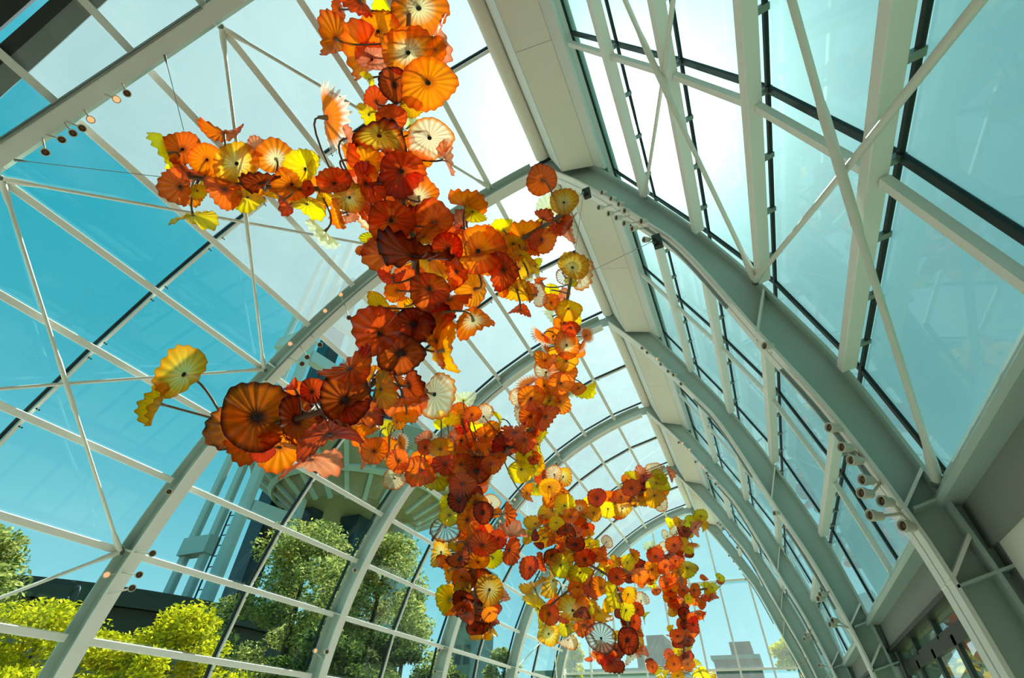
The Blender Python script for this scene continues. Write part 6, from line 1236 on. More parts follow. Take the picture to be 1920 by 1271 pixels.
4 -2.59 22.18 5.82 0.17 -0.59 0.34 0.73 -0.74 0.13 -0.66 3 R -2.35 20.77 5.55
4 -2.84 22.88 4.32 0.17 0.25 0.80 -0.54 -0.78 -0.17 -0.61 0 R -2.82 21.65 4.18
4 -2.17 20.27 7.19 0.18 0.69 0.69 -0.20 -0.37 0.11 -0.92 3 O -2.14 19.39 6.94
4 -2.39 21.68 6.26 0.13 -0.42 0.71 -0.57 0.85 0.08 -0.52 3 R -2.22 20.43 6.00
4 -1.22 20.24 8.57 0.20 0.23 0.38 0.90 0.90 0.27 -0.35 3 L -1.04 19.03 8.02
4 -3.81 18.12 6.64 0.14 -0.44 0.34 0.83 -0.89 -0.03 -0.46 4 R -3.76 17.49 6.28
4 -2.05 20.76 6.70 0.16 0.07 0.74 -0.67 -1.00 0.01 -0.09 5 O -2.18 19.91 6.47
4 -2.93 19.80 6.85 0.20 0.51 0.75 -0.41 -0.65 0.02 -0.76 4 O -2.82 18.84 6.69
4 -3.68 18.27 6.66 0.15 -0.53 0.68 0.51 -0.27 0.43 -0.86 0 R -3.67 17.73 6.30
4 -2.01 20.26 7.57 0.18 -0.35 0.94 -0.06 0.62 0.19 -0.76 3 R -1.93 19.18 7.28
4 -1.13 20.38 8.63 0.15 -0.61 0.77 0.21 0.24 0.44 -0.87 3 R -0.98 19.02 8.07
4 -3.69 19.76 6.80 0.19 -0.24 0.58 0.78 -0.95 -0.30 -0.07 1 O -3.45 18.30 6.34
4 -3.34 17.29 6.52 0.19 -0.13 -0.99 0.05 -0.11 -0.03 -0.99 3 Y -3.62 17.87 6.31
4 -2.29 21.40 6.43 0.17 0.44 0.72 -0.54 -0.78 0.00 -0.63 5 R -2.21 20.25 6.16
4 -2.30 21.62 6.26 0.14 0.54 0.82 -0.20 -0.32 -0.02 -0.95 4 R -2.22 20.43 6.00
4 -3.33 22.81 3.96 0.21 -0.40 0.60 0.69 -0.81 0.12 -0.57 2 O -2.96 21.88 3.84
4 -2.25 21.00 7.39 0.24 0.27 0.93 -0.26 -0.69 -0.01 -0.73 2 R -2.14 19.39 6.94
4 -2.72 19.90 6.88 0.21 0.51 0.86 -0.01 -0.15 0.08 -0.99 4 R -2.65 18.95 6.79
4 -1.96 19.90 7.72 0.21 -0.47 0.61 0.64 -0.56 0.36 -0.75 1 R -1.79 19.16 7.39
4 -2.68 20.53 7.25 0.20 -0.34 0.67 -0.66 0.93 0.13 -0.35 4 O -2.50 19.04 6.88
4 -1.77 19.91 8.13 0.17 -0.32 0.13 0.94 -0.95 -0.02 -0.32 4 O -1.49 19.11 7.64
4 -3.32 22.88 4.17 0.13 -0.74 0.67 0.07 0.12 0.23 -0.97 4 O -2.89 21.76 4.02
4 -3.82 18.03 6.71 0.13 -0.55 0.20 0.81 -0.82 0.03 -0.57 4 R -3.79 17.39 6.28
4 -2.32 19.90 7.15 0.18 0.34 0.91 0.23 0.23 0.16 -0.96 1 R -2.26 19.18 7.02
4 -2.75 22.71 4.86 0.18 0.61 0.55 -0.57 -0.65 -0.06 -0.76 6 O -2.63 21.34 4.66
4 -3.96 18.87 6.47 0.12 -0.72 0.68 0.09 0.18 0.32 -0.93 5 D -3.67 17.73 6.30
4 -3.32 22.56 3.90 0.16 -0.56 0.82 -0.01 0.28 0.18 -0.94 5 O -2.97 21.90 3.81
4 -2.67 22.10 5.27 0.12 -0.49 0.86 -0.15 0.49 0.13 -0.86 5 R -2.49 21.06 5.10
4 -3.60 19.35 6.90 0.21 -0.61 0.66 0.44 -0.20 0.41 -0.89 0 R -3.50 18.19 6.33
4 -2.28 20.95 7.12 0.14 0.02 0.50 0.86 0.92 0.32 -0.21 4 R -2.15 19.59 6.76
4 -2.85 22.12 4.96 0.23 -0.41 0.34 0.84 -0.90 -0.04 -0.43 3 R -2.58 21.24 4.82
4 -2.78 22.92 5.18 0.17 -0.32 0.68 0.66 -0.37 0.55 -0.75 0 R -2.55 21.18 4.91
4 -2.93 22.67 4.19 0.14 0.30 0.85 -0.42 -0.41 -0.28 -0.87 1 D -2.86 21.72 4.09
4 -2.47 21.58 5.76 0.19 -0.24 0.60 0.76 -0.95 -0.30 -0.06 1 D -2.33 20.74 5.59
4 -2.19 20.13 7.18 0.17 0.72 0.69 -0.07 -0.22 0.14 -0.96 4 O -2.14 19.37 6.96
4 -2.40 20.01 7.07 0.23 0.33 0.70 -0.63 -0.89 0.02 -0.45 3 R -2.34 19.13 6.97
4 -2.73 22.55 5.65 0.16 -0.73 0.54 -0.43 0.59 0.17 -0.79 8 D -2.41 20.90 5.34
4 -3.08 18.63 6.11 0.12 0.15 -0.95 -0.28 0.36 0.32 -0.88 3 R -3.22 18.60 6.45
4 -1.42 21.88 6.48 0.15 -0.21 0.58 0.79 -0.96 -0.27 -0.05 0 A -1.36 20.93 6.23
4 -1.87 20.05 7.76 0.19 0.12 0.72 0.68 0.73 0.40 -0.55 1 D -1.74 19.15 7.43
4 -2.73 22.65 5.38 0.15 -0.37 0.80 0.47 0.09 0.54 -0.84 3 D -2.48 21.05 5.11
4 -1.91 21.80 6.19 0.17 0.53 0.60 -0.59 -0.76 0.02 -0.66 4 O -1.80 20.66 6.14
4 -2.68 23.07 4.80 0.15 0.21 0.80 -0.57 -0.91 -0.06 -0.42 1 D -2.66 21.39 4.58
4 -3.76 19.24 6.39 0.14 0.07 0.90 -0.43 -0.93 -0.09 -0.34 0 R -3.48 18.24 6.33
4 -3.02 22.75 4.12 0.17 -0.30 0.36 0.88 -0.95 -0.13 -0.27 4 O -2.89 21.77 4.01
4 -1.32 22.27 6.35 0.14 0.06 0.89 -0.44 0.96 -0.18 -0.22 2 O -1.23 21.02 6.26
4 -2.78 18.24 7.02 0.16 -0.30 -0.70 0.65 -0.91 -0.01 -0.42 4 R -2.70 18.91 6.76
4 -1.97 22.19 6.32 0.17 0.04 0.72 -0.70 -1.00 0.03 -0.04 4 O -1.83 20.64 6.13"""
SPINES = """1 -2.13 0.71 10.17 -2.53 1.60 8.62 -2.85 2.30 7.38 -2.83 2.96 6.41 -2.94 3.33 5.25 -3.53 3.18 4.46 -4.31 2.90 4.15
1 -2.89 2.34 7.32 -4.17 1.86 7.26 -5.68 1.10 7.45
1 -2.79 3.01 6.45 -1.99 3.59 6.83 -1.06 4.05 7.83
1 -4.24 2.98 4.17 -4.80 2.73 4.23
2 -1.55 6.14 9.08 -2.00 6.74 8.24 -2.31 7.40 7.55 -3.13 7.89 6.72 -3.91 7.88 6.13 -4.55 7.50 5.84 -5.15 6.89 5.67 -5.68 6.07 5.67
2 -4.46 7.54 5.84 -4.73 8.17 4.92 -4.89 8.81 4.10 -5.15 9.50 3.26
3 -1.51 13.94 7.60 -2.97 13.64 7.05 -4.31 13.06 6.56 -4.23 13.83 5.51 -4.42 14.38 4.41 -4.17 15.31 3.57
3 -4.37 12.47 7.72 -4.38 13.03 6.56
3 -4.20 13.73 5.63 -3.53 14.88 5.28 -3.40 15.66 4.17
3 -4.47 13.93 5.00 -5.24 13.78 4.48
4 -0.92 19.01 8.12 -2.18 19.22 7.07 -3.38 18.50 6.35 -3.96 16.92 6.24
4 -2.13 19.25 7.07 -2.23 20.54 5.90 -2.63 21.34 4.66 -3.09 22.09 3.52
4 -2.18 20.41 6.06 -1.20 21.03 6.26"""
SCULP = {'1': ('front hanging column of large orange, red and amber blown glass blossoms, with a left arm', 'C1'),
         '2': ('second hanging glass blossom chain, curving from under the third arch down past the trees', 'C2'),
         '3': ('third hanging glass blossom cluster, yellow at the top, a white ribbed disc low down', 'C3'),
         '4': ('farthest hanging glass blossom cluster, small dark red pieces before the glazed end wall', 'C4')}
rnd = random.Random(11)
roots = {}
for k, (lab, _) in SCULP.items():
    sp = [l.split() for l in SPINES.split('\n') if l.strip() and l.split()[0] == k]
    top = [float(x) for x in sp[0][1:4]]
    r = roots[k] = empty('glass_sculpture', top, label=lab, cat='sculpture', group='hanging blown glass blossom sculptures')
    for s in sp:
        v = [float(x) for x in s[1:]]; P = [Vector(v[i:i + 3]) for i in range(0, len(v), 3)]; Q = []
        for i in range(len(P) - 1):
            for q in range(5):
                a, b, c, d = P[max(i - 1, 0)], P[i], P[i + 1], P[min(i + 2, len(P) - 1)]; t = q / 5
                Q.append(.5 * ((2 * b) + (c - a) * t + (2 * a - 5 * b + 4 * c - d) * t * t + (3 * b - a - 3 * c + d) * t ** 3))
        Q.append(P[-1])
        MB().tube(Q, .035, 8).build('armature_tube', M['bronze'], r)
for ln in FLOWERS.split('\n'):
    t = ln.split()
    if len(t) < 15: continue
    k = t[0]; p = Vector([float(x) for x in t[1:4]]); R = float(t[4]) * (1.1 if k == '1' else 1.2); n = Vector([float(x) for x in t[5:8]]).normalized(); x = Vector([float(x) for x in t[8:11]]); x = (x - n * x.dot(n)).normalized(); y = n.cross(x)
    var = int(t[11]); code = t[12]; sp = Vector([float(v) for v in t[13:16]]); root = roots[k]
    o = bpy.data.objects.new('blossom', BME[var]); COL.objects.link(o); o.parent = root
    # rim centre sits at the measured point; keep a random turn for variety on near-round pieces
    o.matrix_local = Matrix.Translation(p - root.location) @ Matrix((x, y, n)).transposed().to_4x4() @ Matrix.Diagonal((R, R, R, 1))
    o.material_slots[0].link = 'OBJECT'; o.material_slots[0].material = BM[code]
    w = BLO[code][5]; o['label'] = (w + ' of fluted blown glass') if w.endswith(',') else w + ' fluted blown glass blossom'
    dep = VAR[var][3]; hub = p - n * dep * R
    c = bpy.data.objects.new('collar', cm); COL.objects.link(c); c.parent = o; c.location = (0, 0, -dep)
    a = hub - n * .26 * R; d = sp - a; L_ = d.length
    if L_ > .12:
        pts = []
        for q in range(7):
            s = q / 6; ctrl = a - n * min(.35 * L_, .22)
            pts.append(a * (1 - s) ** 2 + ctrl * 2 * s * (1 - s) + sp * s * s)
        inv = (Matrix.Translation(p) @ Matrix((x, y, n)).transposed().to_4x4() @ Matrix.Diagonal((R, R, R, 1))).inverted()
        mb = MB().tube(pts, .014 if k in '12' else .011, 6); me = mb.mesh('stem'); me.transform(inv); me.materials.append(M['bronze'])
        s_ = bpy.data.objects.new('stem', me); COL.objects.link(s_); s_.parent = o

# ================================================================= spotlights
hb = MB().tube([(0, 0, -.085), (0, 0, -.06)], [.034, .052], 16).tube([(0, 0, -.06), (0, 0, .02)], .052, 16, False).tube([(0, 0, .02), (0, 0, .075)], .064, 16, False)
hb.tube([(0, 0, .02), (0, 0, .0201)], [.052, .064], 16, False).tube([(0, 0, .075), (0, 0, .0751)], [.064, .05], 16, False).tube([(0, 0, .075), (0, 0, .03)], .05, 16, False)
hm = hb.mesh('housing'); hm.materials.append(M['housing'])
def lens(mat): 
    me = MB().tube([(0, 0, .03), (0, 0, .045), (0, 0, .052)], [.048, .048, .02], 14).mesh('lens'); me.materials.append(mat); return me
LM = {0: lens(M['hole']), 1: lens(M['glow'])}
SPOTS = """0 l -5.72 0.09 7.92 0
0 l -5.83 0.08 7.82 1
0 l -6.12 0.10 7.53 1
0 l -6.22 0.12 7.42 0
0 l -6.30 0.11 7.33 0
0 l -6.40 0.10 7.22 0
0 l -6.56 0.11 7.04 0
1 l -5.83 4.31 8.25 1
1 l -6.10 4.31 7.90 1
1 l -6.72 4.31 7.26 1
1 l -5.37 4.31 7.44 0
1 l -5.87 4.31 6.95 0
1 l -6.08 4.31 6.73 0
1 l -6.15 4.31 6.60 0
1 l -8.59 4.31 3.73 0
1 l -8.60 4.31 3.37 1
1 l -7.74 4.31 3.58 0
1 l -7.80 4.31 3.30 0
1 l -7.81 4.31 3.13 0
1 l -8.13 4.31 4.57 0
1 r -0.45 4.31 8.41 0
1 r -0.33 4.31 8.15 0
1 r -0.23 4.31 7.94 0
1 r -0.17 4.31 7.72 0
1 r -0.54 4.31 8.03 0
1 r 0.02 4.31 7.34 0
1 r -0.41 4.31 7.79 0
1 r -0.31 4.31 7.62 0
1 r -0.22 4.31 7.42 0
1 r -0.13 4.31 7.24 0
1 r -0.01 4.31 6.91 0
1 r 0.84 4.31 4.69 0
1 r 1.04 4.31 3.70 0
1 r 1.06 4.31 3.51 0
1 r 1.08 4.31 3.39 0
1 r 1.09 4.31 3.22 0
1 r 1.04 4.31 3.12 0
1 r 1.14 4.31 3.04 0
1 r 1.03 4.31 2.95 0
1 r 1.19 4.31 2.85 0
2 l -8.83 9.11 3.03 1
2 l -8.24 9.11 4.59 0
2 l -8.51 9.11 3.00 0
2 r -0.78 9.11 8.92 0
2 r -0.68 9.11 8.75 0
2 r -0.50 9.11 8.50 1
2 r -0.44 9.11 8.32 0
2 r -0.32 9.11 8.08 0
2 r -0.23 9.11 7.95 0
2 r -0.12 9.11 7.67 0
2 r 0.81 9.11 4.68 0
2 r 1.04 9.11 3.41 0
2 r 0.99 9.11 3.35 0
2 r 1.07 9.11 3.06 0
2 r 1.02 9.11 3.01 0
3 l -6.35 13.91 7.81 1
3 l -6.69 13.91 7.26 1
3 l -6.87 13.91 7.16 1
3 l -6.94 13.91 7.01 0
3 l -4.82 13.91 8.84 0
3 l -5.02 13.91 8.70 1
3 l -8.72 13.91 3.63 0
3 l -8.79 13.91 3.13 0
3 r -0.72 13.91 8.78 0
3 r -0.62 13.91 8.74 1
3 r -0.47 13.91 8.49 1
3 r -0.38 13.91 8.07 0
3 r -0.21 13.91 7.88 1
3 r -0.16 13.91 7.67 0
3 r -0.15 13.91 7.51 0
3 r 0.00 13.91 7.31 0
3 r 0.99 13.91 3.59 0
3 r 0.93 13.91 3.51 0
3 r 1.05 13.91 3.02 0
4 r -0.31 18.71 7.84 0
4 r -0.24 18.71 7.77 0
4 r -0.18 18.71 7.63 0
4 r -0.02 18.71 7.35 0
4 r 0.11 18.71 6.94 0
4 r 0.95 18.71 3.58 0
5 r -0.30 23.51 8.02 0
5 r -0.17 23.51 7.77 0
5 r -0.02 23.51 7.45 0
5 r 0.09 23.51 7.03 0"""
cnt = {}; tot = {}
rows = [l.split() for l in SPOTS.split('\n') if l.strip()]
for r in rows: tot[(r[0], r[1])] = tot.get((r[0], r[1]), 0) + 1
NUM = ['first', 'second', 'third', 'fourth', 'fifth', 'sixth', 'seventh', 'eighth', 'ninth', 'tenth', 'eleventh', 'twelfth', 'thirteenth', 'fourteenth', 'fifteenth', 'sixteenth', 'seventeenth', 'eighteenth', 'nineteenth', 'twentieth']
rows.sort(key=lambda r: (r[0], r[1], -float(r[4])))
for (k, s, px, py, pz, lit) in rows:
    i = cnt[(k, s)] = cnt.get((k, s), 0) + 1
    P = Vector((float(px), float(py), float(pz))); big = .74 if s == 'l' else .68
    lab = ('glowing' if lit == '1' else 'unlit') + ' cylinder spotlight, ' + NUM[i - 1] + ' down from the ridge on the ' + ('left' if s == 'l' else 'right') + ' limb of the ' + ORD[int(k)] + ' arch'
    t = empty('spotlight', P, label=lab, cat='spotlight', group='spotlights clipped to the steel arches')
    aim = Vector((-4.0 + rnd.uniform(-.5, .5), P.y - 3.2 + rnd.uniform(-.6, .6), P.z * .5 + 1.6)) if s == 'r' else Vector((-1.0 + rnd.uniform(-.4, .4), P.y - 3.5 if k != '0' else .3, 2.2))
    q = (aim - P).to_track_quat('Z', 'Y')
    for nm, me in (('housing', hm), ('lens', LM[int(lit)])):
        o = bpy.data.objects.new(nm, me); COL.objects.link(o); o.parent = t; o.rotation_mode = 'QUATERNION'; o.rotation_quaternion = q; o.scale = (big,) * 3
    # arm to the nearest point of the arch's inner flange
    cur = L_IN if s == 'l' else R_IN; e = min((m2(c) for c in cur), key=lambda c: (c[0] - P.x) ** 2 + (c[1] - P.z) ** 2)
    ye = (AR[int(k)] + (.02 if k != '0' else .04)) * S
    back = q @ Vector((0, 0, -.06 * big))
    MB().tube([P + back, P + back * .6 + (Vector((e[0], ye, e[1])) - P) * .5, Vector((e[0], ye, e[1]))], .012, 6).build('arm', M['housing'], t)

# ================================================================= cables that carry the sculptures
def cable(a, b, lab):
    a, b = Vector(a), Vector(b)
    t = empty('suspension_cable', a, label=lab, cat='cable', group='thin steel wires that carry the glass')
    MB().tube([a, b], .005, 5).build('wire', M['cable'], t); d = (b - a).normalized()
    MB().tube([a, a + d * .06, a + d * .12], [.018, .016, .006], 6).build('end_fitting', M['cable'], t)

# clamps on the arches the wires start from
def clamp_at(x, z, y, lab):
    t = empty('cable_clamp', U(x, y, z), label=lab, cat='clamp', group='black clamps on the arch flanges')
    p = t.location
    MB().box((p.x - .06, p.y - .02, p.z - .13), (p.x + .06, p.y + .05, p.z + .13)).build('plate', M['dark'], t, bevel=.01)
    MB().tube([(p.x - .02, p.y - .02, p.z - .05), (p.x - .03, p.y - .12, p.z - .11)], [.05, .03], 8).build('eye_bolt', M['gasket'], t)
    return p + Vector((-.03, -.1, -.1))
c_a = clamp_at(-0.151, 1.455, .897, 'upper black cable clamp under the second arch, near the ridge')
c_b = clamp_at(0.024, 1.087, .897, 'lower black cable clamp on the right limb of the second arch')
c_c = clamp_at(-0.797, 1.340, 1.897, 'black cable clamp on the left limb of the third arch')
cable(c_a, (-1.06, 4.05, 7.83), 'short wire from the upper clamp of the second arch to the orange arm')
cable(c_a, (-1.55, 6.14, 9.08), 'wire from the upper clamp of the second arch to the second glass chain')
cable(c_b, (-1.5, 6.32, 8.91), 'long wire from the lower clamp of the second arch, crossing the cream ridge panel')
cable(c_c, (-3.13, 7.89, 6.72), 'wire from the third arch down to the second glass chain')
cable((-5.23, -0.01, 8.42), (-5.44, 0.73, 7.88), 'thin wire from the first arch to the top of the left glass arm')
cable((-6.8, 0.01, 6.85), (-5.9, 0.98, 7.39), 'nearly level wire from the first arch to the tip of the left glass arm')
cable((-3.46, 21.32, 9.47), (-2.34, 13.85, 7.28), 'wire from the sixth arch crown to the third glass cluster')
cable((-0.44, 18.72, 7.48), (-0.98, 18.99, 8.12), 'short wire from the fifth arch to the farthest glass cluster')

# ================================================================= outside: ground, trees, tower, buildings
M['ground'] = paint('mown_lawn_and_paving', '#6f7f4a', .9, 0, .2, .4)
gnd = MB().box((-160, -60, -.6), (90, 260, -.22)).build('ground', M['ground'], None, kind='structure')
def leafmat(name, a, b):
    m, nt, N, L = nodes(name); o = N('ShaderNodeOutputMaterial')
    g = N('ShaderNodeAttribute'); g.attribute_name = 'tone'; mx = N('ShaderNodeMix'); mx.data_type = 'RGBA'; L(g.outputs['Fac'], mx.inputs['Factor']); mx.inputs['A'].default_value = srgb(a); mx.inputs['B'].default_value = srgb(b)
    d = N('ShaderNodeBsdfDiffuse'); t = N('ShaderNodeBsdfTranslucent'); L(mx.outputs['Result'], d.inputs[0]); L(mx.outputs['Result'], t.inputs[0])
    s = N('ShaderNodeMixShader'); s.inputs[0].default_value = .35; L(d.outputs[0], s.inputs[1]); L(t.outputs[0], s.inputs[2]); L(s.outputs[0], o.inputs[0]); return m
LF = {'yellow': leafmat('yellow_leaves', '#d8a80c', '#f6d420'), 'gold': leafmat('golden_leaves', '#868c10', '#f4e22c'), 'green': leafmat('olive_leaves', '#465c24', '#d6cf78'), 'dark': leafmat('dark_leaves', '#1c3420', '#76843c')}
BARK = paint('bark', '#4a3a2a', .9, 0, .2)
def foliage_mesh(seed, clumps, n, size, droop=0.):
    r = random.Random(seed); vs, fs, tone = [], [], []
    for i in range(n):
        c = clumps[i % len(clumps)]; u = r.uniform(0, 1) ** .45
        th = r.uniform(0, 6.283); cz = r.uniform(-1, 1); sn = math.sqrt(1 - cz * cz)
        p = Vector((c[0] + c[3] * u * sn * math.cos(th), c[1] + c[3] * u * sn * math.sin(th), c[2] + c[4] * u * cz))
        a = Vector((r.gauss(0, 1), r.gauss(0, 1), r.gauss(0, .6) - droop)).normalized(); b = a.cross(Vector((r.gauss(0, 1), r.gauss(0, 1), r.gauss(0, 1)))).normalized(); s = size * r.uniform(.6, 1.3)
        k = len(vs); vs += [p - a * s, p + b * s * .42, p + a * s, p - b * s * .42]; fs.append((k, k + 1, k + 2, k + 3)); tone += [min(1, max(0, r.gauss(.48, .34)))] * 4
    me = bpy.data.meshes.new('foliage'); me.from_pydata([tuple(v) for v in vs], [], fs); at = me.attributes.new('tone', 'FLOAT', 'POINT'); at.data.foreach_set('value', tone); me.update(); return me
def tree(x, y, h, w, kind, seed, lab, n=7000, size=.13, base=.25, cl=16, grp='trees outside the left glazing'):
    r = random.Random(seed); t = empty('tree', (x, y, -.25), label=lab, cat='tree', group=grp); clumps = []
    for i in range(cl):
        f = (i + .5) / cl; z = h * (base + (1 - base) * f); rr = w * math.sin(math.pi * min(.98, .22 + .72 * f)) ; th = i * 2.4 + r.uniform(-.5, .5); d = rr * r.uniform(.25, 1.05)
        clumps.append((d * math.cos(th), d * math.sin(th), min(z, h * .93), w * r.uniform(.20, .40), h * r.uniform(.04, .10)))
    clumps.append((0, 0, h * .95, w * .2, h * .06))
    MB().tube([(0, 0, 0), (r.uniform(-.1, .1), r.uniform(-.1, .1), h * .45), (r.uniform(-.2, .2), 0, h * .85)], [h * .022, h * .016, h * .004], 8).build('trunk', BARK, t, org=(0, 0, 0)).location = (0, 0, 0)
    for c in clumps[:12:2]:
        MB().tube([(0, 0, c[2] * .55), (c[0] * .5, c[1] * .5, c[2] * .85), (c[0], c[1], c[2])], [h * .008, h * .006, h * .002], 5).build('branch', BARK, t, org=(0, 0, 0)).location = (0, 0, 0)
    link('foliage', foliage_mesh(seed, clumps, n, size), LF[kind], t, kind='stuff')
tree(-13.6, 6.3, 3.9, 2.5, 'gold', 1, 'sunlit golden green tree outside the second arch, low at the left', 26000, .062, .10, 44)
tree(-12.0, 8.2, 4.1, 1.7, 'gold', 2, 'bright yellow green tree just right of the second arch leg', 22000, .062, .10, 40)
tree(-17.5, 5.6, 5.9, 1.9, 'green', 3, 'taller olive tree with thin top, at the left edge of the view', 9000, .08, .35, 14)
tree(-12.3, 10.6, 2.7, 1.4, 'gold', 4, 'small golden shrub like tree below the dark pavilion', 12000, .06, .1, 26)
tree(-16.8, 15.6, 9.0, 3.1, 'green', 5, 'big leafy tree between the second and third arches, in front of the tower', 30000, .095, .12, 44)
tree(-15.4, 18.8, 9.4, 3.0, 'green', 6, 'big leafy tree just beyond the third arch', 30000, .095, .12, 44)
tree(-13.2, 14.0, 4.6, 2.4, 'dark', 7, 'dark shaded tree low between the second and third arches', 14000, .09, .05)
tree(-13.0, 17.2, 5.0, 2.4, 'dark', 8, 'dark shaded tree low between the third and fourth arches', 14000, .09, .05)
tree(-17.5, 24.5, 8.2, 2.6, 'green', 9, 'mid green tree behind the fourth arch', 16000, .11, .1)
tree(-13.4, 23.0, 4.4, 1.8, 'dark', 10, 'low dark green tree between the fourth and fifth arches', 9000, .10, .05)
tree(-13.0, 27.5, 5.8, 1.6, 'green', 12, 'slim green tree between the fifth and sixth arches', 9000, .11, .1)
tree(-10.9, 33.0, 7.0, 1.6, 'gold', 13, 'light green tree left of the glazed end wall', 9000, .11, .1)
tree(1.6, 41.0, 7.6, 2.9, 'gold', 14, 'rounded yellow green tree through the end wall, at its right edge', 14000, .13, .1)
tree(-12.0, 12.6, 1.9, 1.3, 'gold', 15, 'low yellow green bush at the foot of the left glazing', 9000, .06, .05, 20)
tree(4.6, 13.2, 4.6, 1.3, 'yellow', 16, 'bright yellow leaved bush seen through the middle door leaf', 7000, .09, .05, 16, 'yellow bushes beyond the doors')  # added bush, stands in for a yellow reflection in the door glass
hl = empty('exhibition_hall', (12, 20, 0), label='dark low hall wall outside the doors on the right', cat='building')
HW = paint('dark_green_wall', '#2f3a30', .8, 0, .1, .4)
MB().box((8.4, 3, -.3), (9.0, 60, 7.0)).build('wall', HW, hl); MB().box((8.1, 2.8, 7.0), (9.3, 60.2, 7.4)).build('coping', HW, hl)

# observation tower
CON = paint('pale_concrete_tower', '#b9c4c0', .6, 0, .05, .3); CON2 = paint('tan_tower_underside', '#a3957c', .7, 0, .05, .3); TG = paint('tower_dark_glass', '#1e3a44', .15, 0, .1); TRUSS = paint('dark_lattice_steel', '#22343a', .5, .3, .1)
tw = empty('observation_tower', (-36, 27, 0), label='tall pale observation tower outside on slender twin legs with a flared round deck', cat='tower')
for nm, x, y, w, d in (('leg', -39.2, 24.2, .7, .5), ('leg', -36.9, 24.2, .7, .5), ('leg', -33.6, 23.5, .95, .6), ('leg', -32.8, 27.9, .9, .6), ('leg', -28.0, 36.5, 1.5, 1.4), ('leg', -30.0, 38.5, 1.2, 1.4)):
    k = .12
    MB().beam((x, y, -.2), (x + (-33 - x) * .04, y + (29 - y) * .04, 48), w, d, (0, 1, 0)).build(nm, CON, tw, bevel=.08)
for z in (12.0, 26, 33): MB().box((-39.4, 23.7, z), (-36.4, 24.7, z + 1.3)).build('cross_beam', CON, tw)
for z in (14.9, 24.5, 30, 36): MB().beam((-33.4, 23.9, z), (-32.7, 27.6, z), .9, 1.2).build('cross_beam', CON, tw)
for z in (24, 31): MB().beam((-36.8, 24.3, z), (-33.8, 23.7, z), .8, 1.0).build('cross_beam', CON, tw)
MB().box((-40.4, 29.5, 0), (-38.6, 31.3, 50)).build('core', TG, tw)
MB().box((-34.4, 29.4, 0), (-32.9, 30.8, 50)).build('lift_shaft', TG, tw)
MB().box((-32.3, 32.4, 0), (-30.2, 34.6, 50)).build('core', TG, tw)
for (x, y) in ((-35.2, 24.0), (-31.6, 28.8)):
    b = MB()
    for dx in (-.35, .35): b.tube([(x + dx, y, 0), (x + dx, y, 15)], .07, 5)
    for q in range(20): b.tube([(x - .35, y, .75 * q + .4), (x + .35, y, .75 * q + .4)], .04, 5)
    b.build('ladder_rail', TRUSS, tw)
cxy = (-31.2, 33.4)
def ring(r, z, n=48): return [(cxy[0] + r * math.cos(6.2832 * k / n), cxy[1] + r * math.sin(6.2832 * k / n), z) for k in range(n)]
def lathe(prof, n=48):
    b = MB(); vs = []
    for r, z in prof: vs += ring(r, z, n)
    b.add(vs, [(j * n + k, j * n + (k + 1) % n, (j + 1) * n + (k + 1) % n, (j + 1) * n + k) for j in range(len(prof) - 1) for k in range(n)]); return b
lathe([(0.01, 17.0), (5.5, 17.0), (10.2, 20.0), (10.5, 20.3), (10.5, 21.8), (10.0, 22.1), (2, 22.4)]).build('deck', CON2, tw)
for k in range(24):
    a = 6.2832 * k / 24; c, s = math.cos(a), math.sin(a)
    MB().beam((cxy[0] + 5.4 * c, cxy[1] + 5.4 * s, 16.9), (cxy[0] + 10.1 * c, cxy[1] + 10.1 * s, 19.85), .35, .35).build('rib', CON, tw)
lathe([(7.7, 18.3), (7.9, 18.1), (8.3, 18.4), (8.1, 18.7)]).build('ring_beam', CON, tw)
# dark curved pavilion at the foot of the tower
pv = empty('pavilion', (-37, 22, 0), label='low dark pavilion with a curved roof edge behind the yellow trees', cat='building')
DK = paint('dark_pavilion_wall', '#33332c', .6, 0, .1, .5); TAN = paint('tan_pavilion_band', '#7d715c', .7, 0, .1, .5)
def drum(r0, r1, z0, z1, c, n=56): 
    b = MB(); A = [(c[0] + r1 * math.cos(6.2832 * k / n), c[1] + r1 * math.sin(6.2832 * k / n)) for k in range(n)]
    b.add([(x, y, z0) for x, y in A] + [(x, y, z1) for x, y in A], [(k, (k + 1) % n, n + (k + 1) % n, n + k) for k in range(n)] + [tuple(range(2 * n - 1, n - 1, -1))]); return b
drum(0, 13.0, -.3, 6.3, (-40, 22)).build('wall', DK, pv); drum(0, 13.6, 6.3, 6.9, (-40, 22)).build('roof', DK, pv); drum(0, 13.3, 3.4, 4.8, (-40, 22)).build('band', TAN, pv)
drum(0, 13.45, 6.9, 7.15, (-40, 22)).build('parapet', DK, pv)
# street lamp with a curled arm
lp = empty('street_lamp', (-20.2, 9.6, -.25), label='thin dark street lamp with a curled arm above the yellow trees', cat='lamp')
MB().tube([(-20.2, 9.6, -.25), (-20.2, 9.6, 5.0)] + [(-20.2 - .0 + .25 * (1 - math.cos(t * .35)) * -1, 9.6, 5.0 + .3 * math.sin(t * .35)) for t in range(1, 10)], .035, 6).build('post', TRUSS, lp)
MB().tube([(-20.68, 9.6, 5.02), (-20.7, 9.6, 4.9), (-20.72, 9.6, 4.8)], [.03, .12, .05], 10).build('lamp_head', TRUSS, lp)

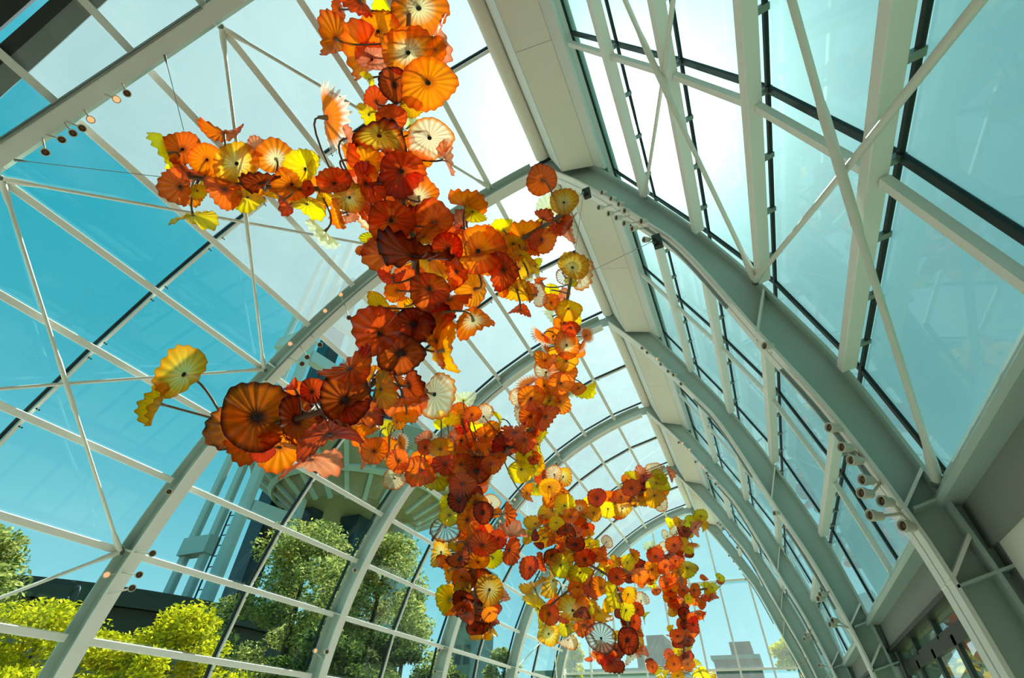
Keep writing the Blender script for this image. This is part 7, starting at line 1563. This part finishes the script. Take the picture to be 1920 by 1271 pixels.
# far buildings beyond the end wall
def building(x0, x1, y0, y1, h, wall, win, floors, bays, lab, roof=None, step=None):
    t = empty('building', ((x0 + x1) / 2, y0, 0), label=lab, cat='building', group='buildings beyond the end wall')
    MB().box((x0, y0, -.3), (x1, y1, h)).build('wall', wall, t)
    if step: MB().box((step[0], y0 + 2, h), (step[1], y1, step[2])).build('upper_block', wall, t)
    MB().box((x0 - .3, y0 - .3, h), (x1 + .3, y1, h + .5)).build('roof', roof or wall, t)
    me = MB().box((0, 0, 0), ((x1 - x0) / bays * .62, .12, h / floors * .5)).mesh('window'); me.materials.append(win)
    for f in range(floors):
        for b in range(bays):
            o = link('window', me, None, t); o.location = Vector((x0 + (x1 - x0) * (b + .2) / bays, y0 - .08, h * (f + .3) / floors)) - t.location
BR = paint('brown_brick', '#5c4644', .8, 0, .1, .3); TEAL = paint('grey_green_render', '#5f7c80', .7, 0, .06, .3); WIN = paint('dark_window', '#27424c', .2, 0, .1); LG = paint('light_render', '#b4c4bf', .7, 0, .05, .3)
building(-7.2, -1.0, 88, 100, 11.6, BR, WIN, 4, 6, 'brown brick block with a raised blue grey top, right of the last glass cluster', TEAL, (-4.6, -1.6, 14.0))
building(-18.5, -13.4, 88, 100, 13.2, BR, WIN, 4, 5, 'brown block half hidden by the farthest glass cluster', None, (-17, -14.2, 15.4))
building(-23.5, -8.2, 58, 70, 7.2, LG, WIN, 2, 10, 'long pale low building with a band of dark windows through the end wall', TEAL)
building(-44, -33, 112, 125, 11, TEAL, WIN, 3, 6, 'grey building with a small pointed roof, far left through the end wall')
sp = empty('roof_spire', (-37.8, 114, 11.5), label='small pointed grey roof spire far left through the end wall', cat='spire')
MB().add([(-40, 112, 11.5), (-35.6, 112, 11.5), (-35.6, 116, 11.5), (-40, 116, 11.5), (-37.8, 114, 17.4)], [(0, 1, 4), (1, 2, 4), (2, 3, 4), (3, 0, 4), (3, 2, 1, 0)]).build('roof', TEAL, sp)
MB().tube([(-37.8, 114, 17.2), (-37.8, 114, 19)], .12, 6).build('finial', TEAL, sp)
building(-30.5, -27.4, 50, 55, 16.5, TEAL, WIN, 5, 3, 'slim teal office tower glimpsed left of the fifth arch')
# low neighbour seen through the doors
nb = empty('garden_pavilion', (6.5, 20, 0), label='pale gabled garden pavilion seen through the right door leaf', cat='building')
MB().prism([(5.2, 0), (8.0, 0), (8.0, 3.2), (6.6, 4.4), (5.2, 3.2)], 20.6, 24.0).build('wall', LG, nb)
MB().prism([(4.9, 3.0), (6.6, 4.5), (8.3, 3.0), (8.3, 3.25), (6.6, 4.8), (4.9, 3.25)], 20.2, 24.2).build('roof', TEAL, nb)
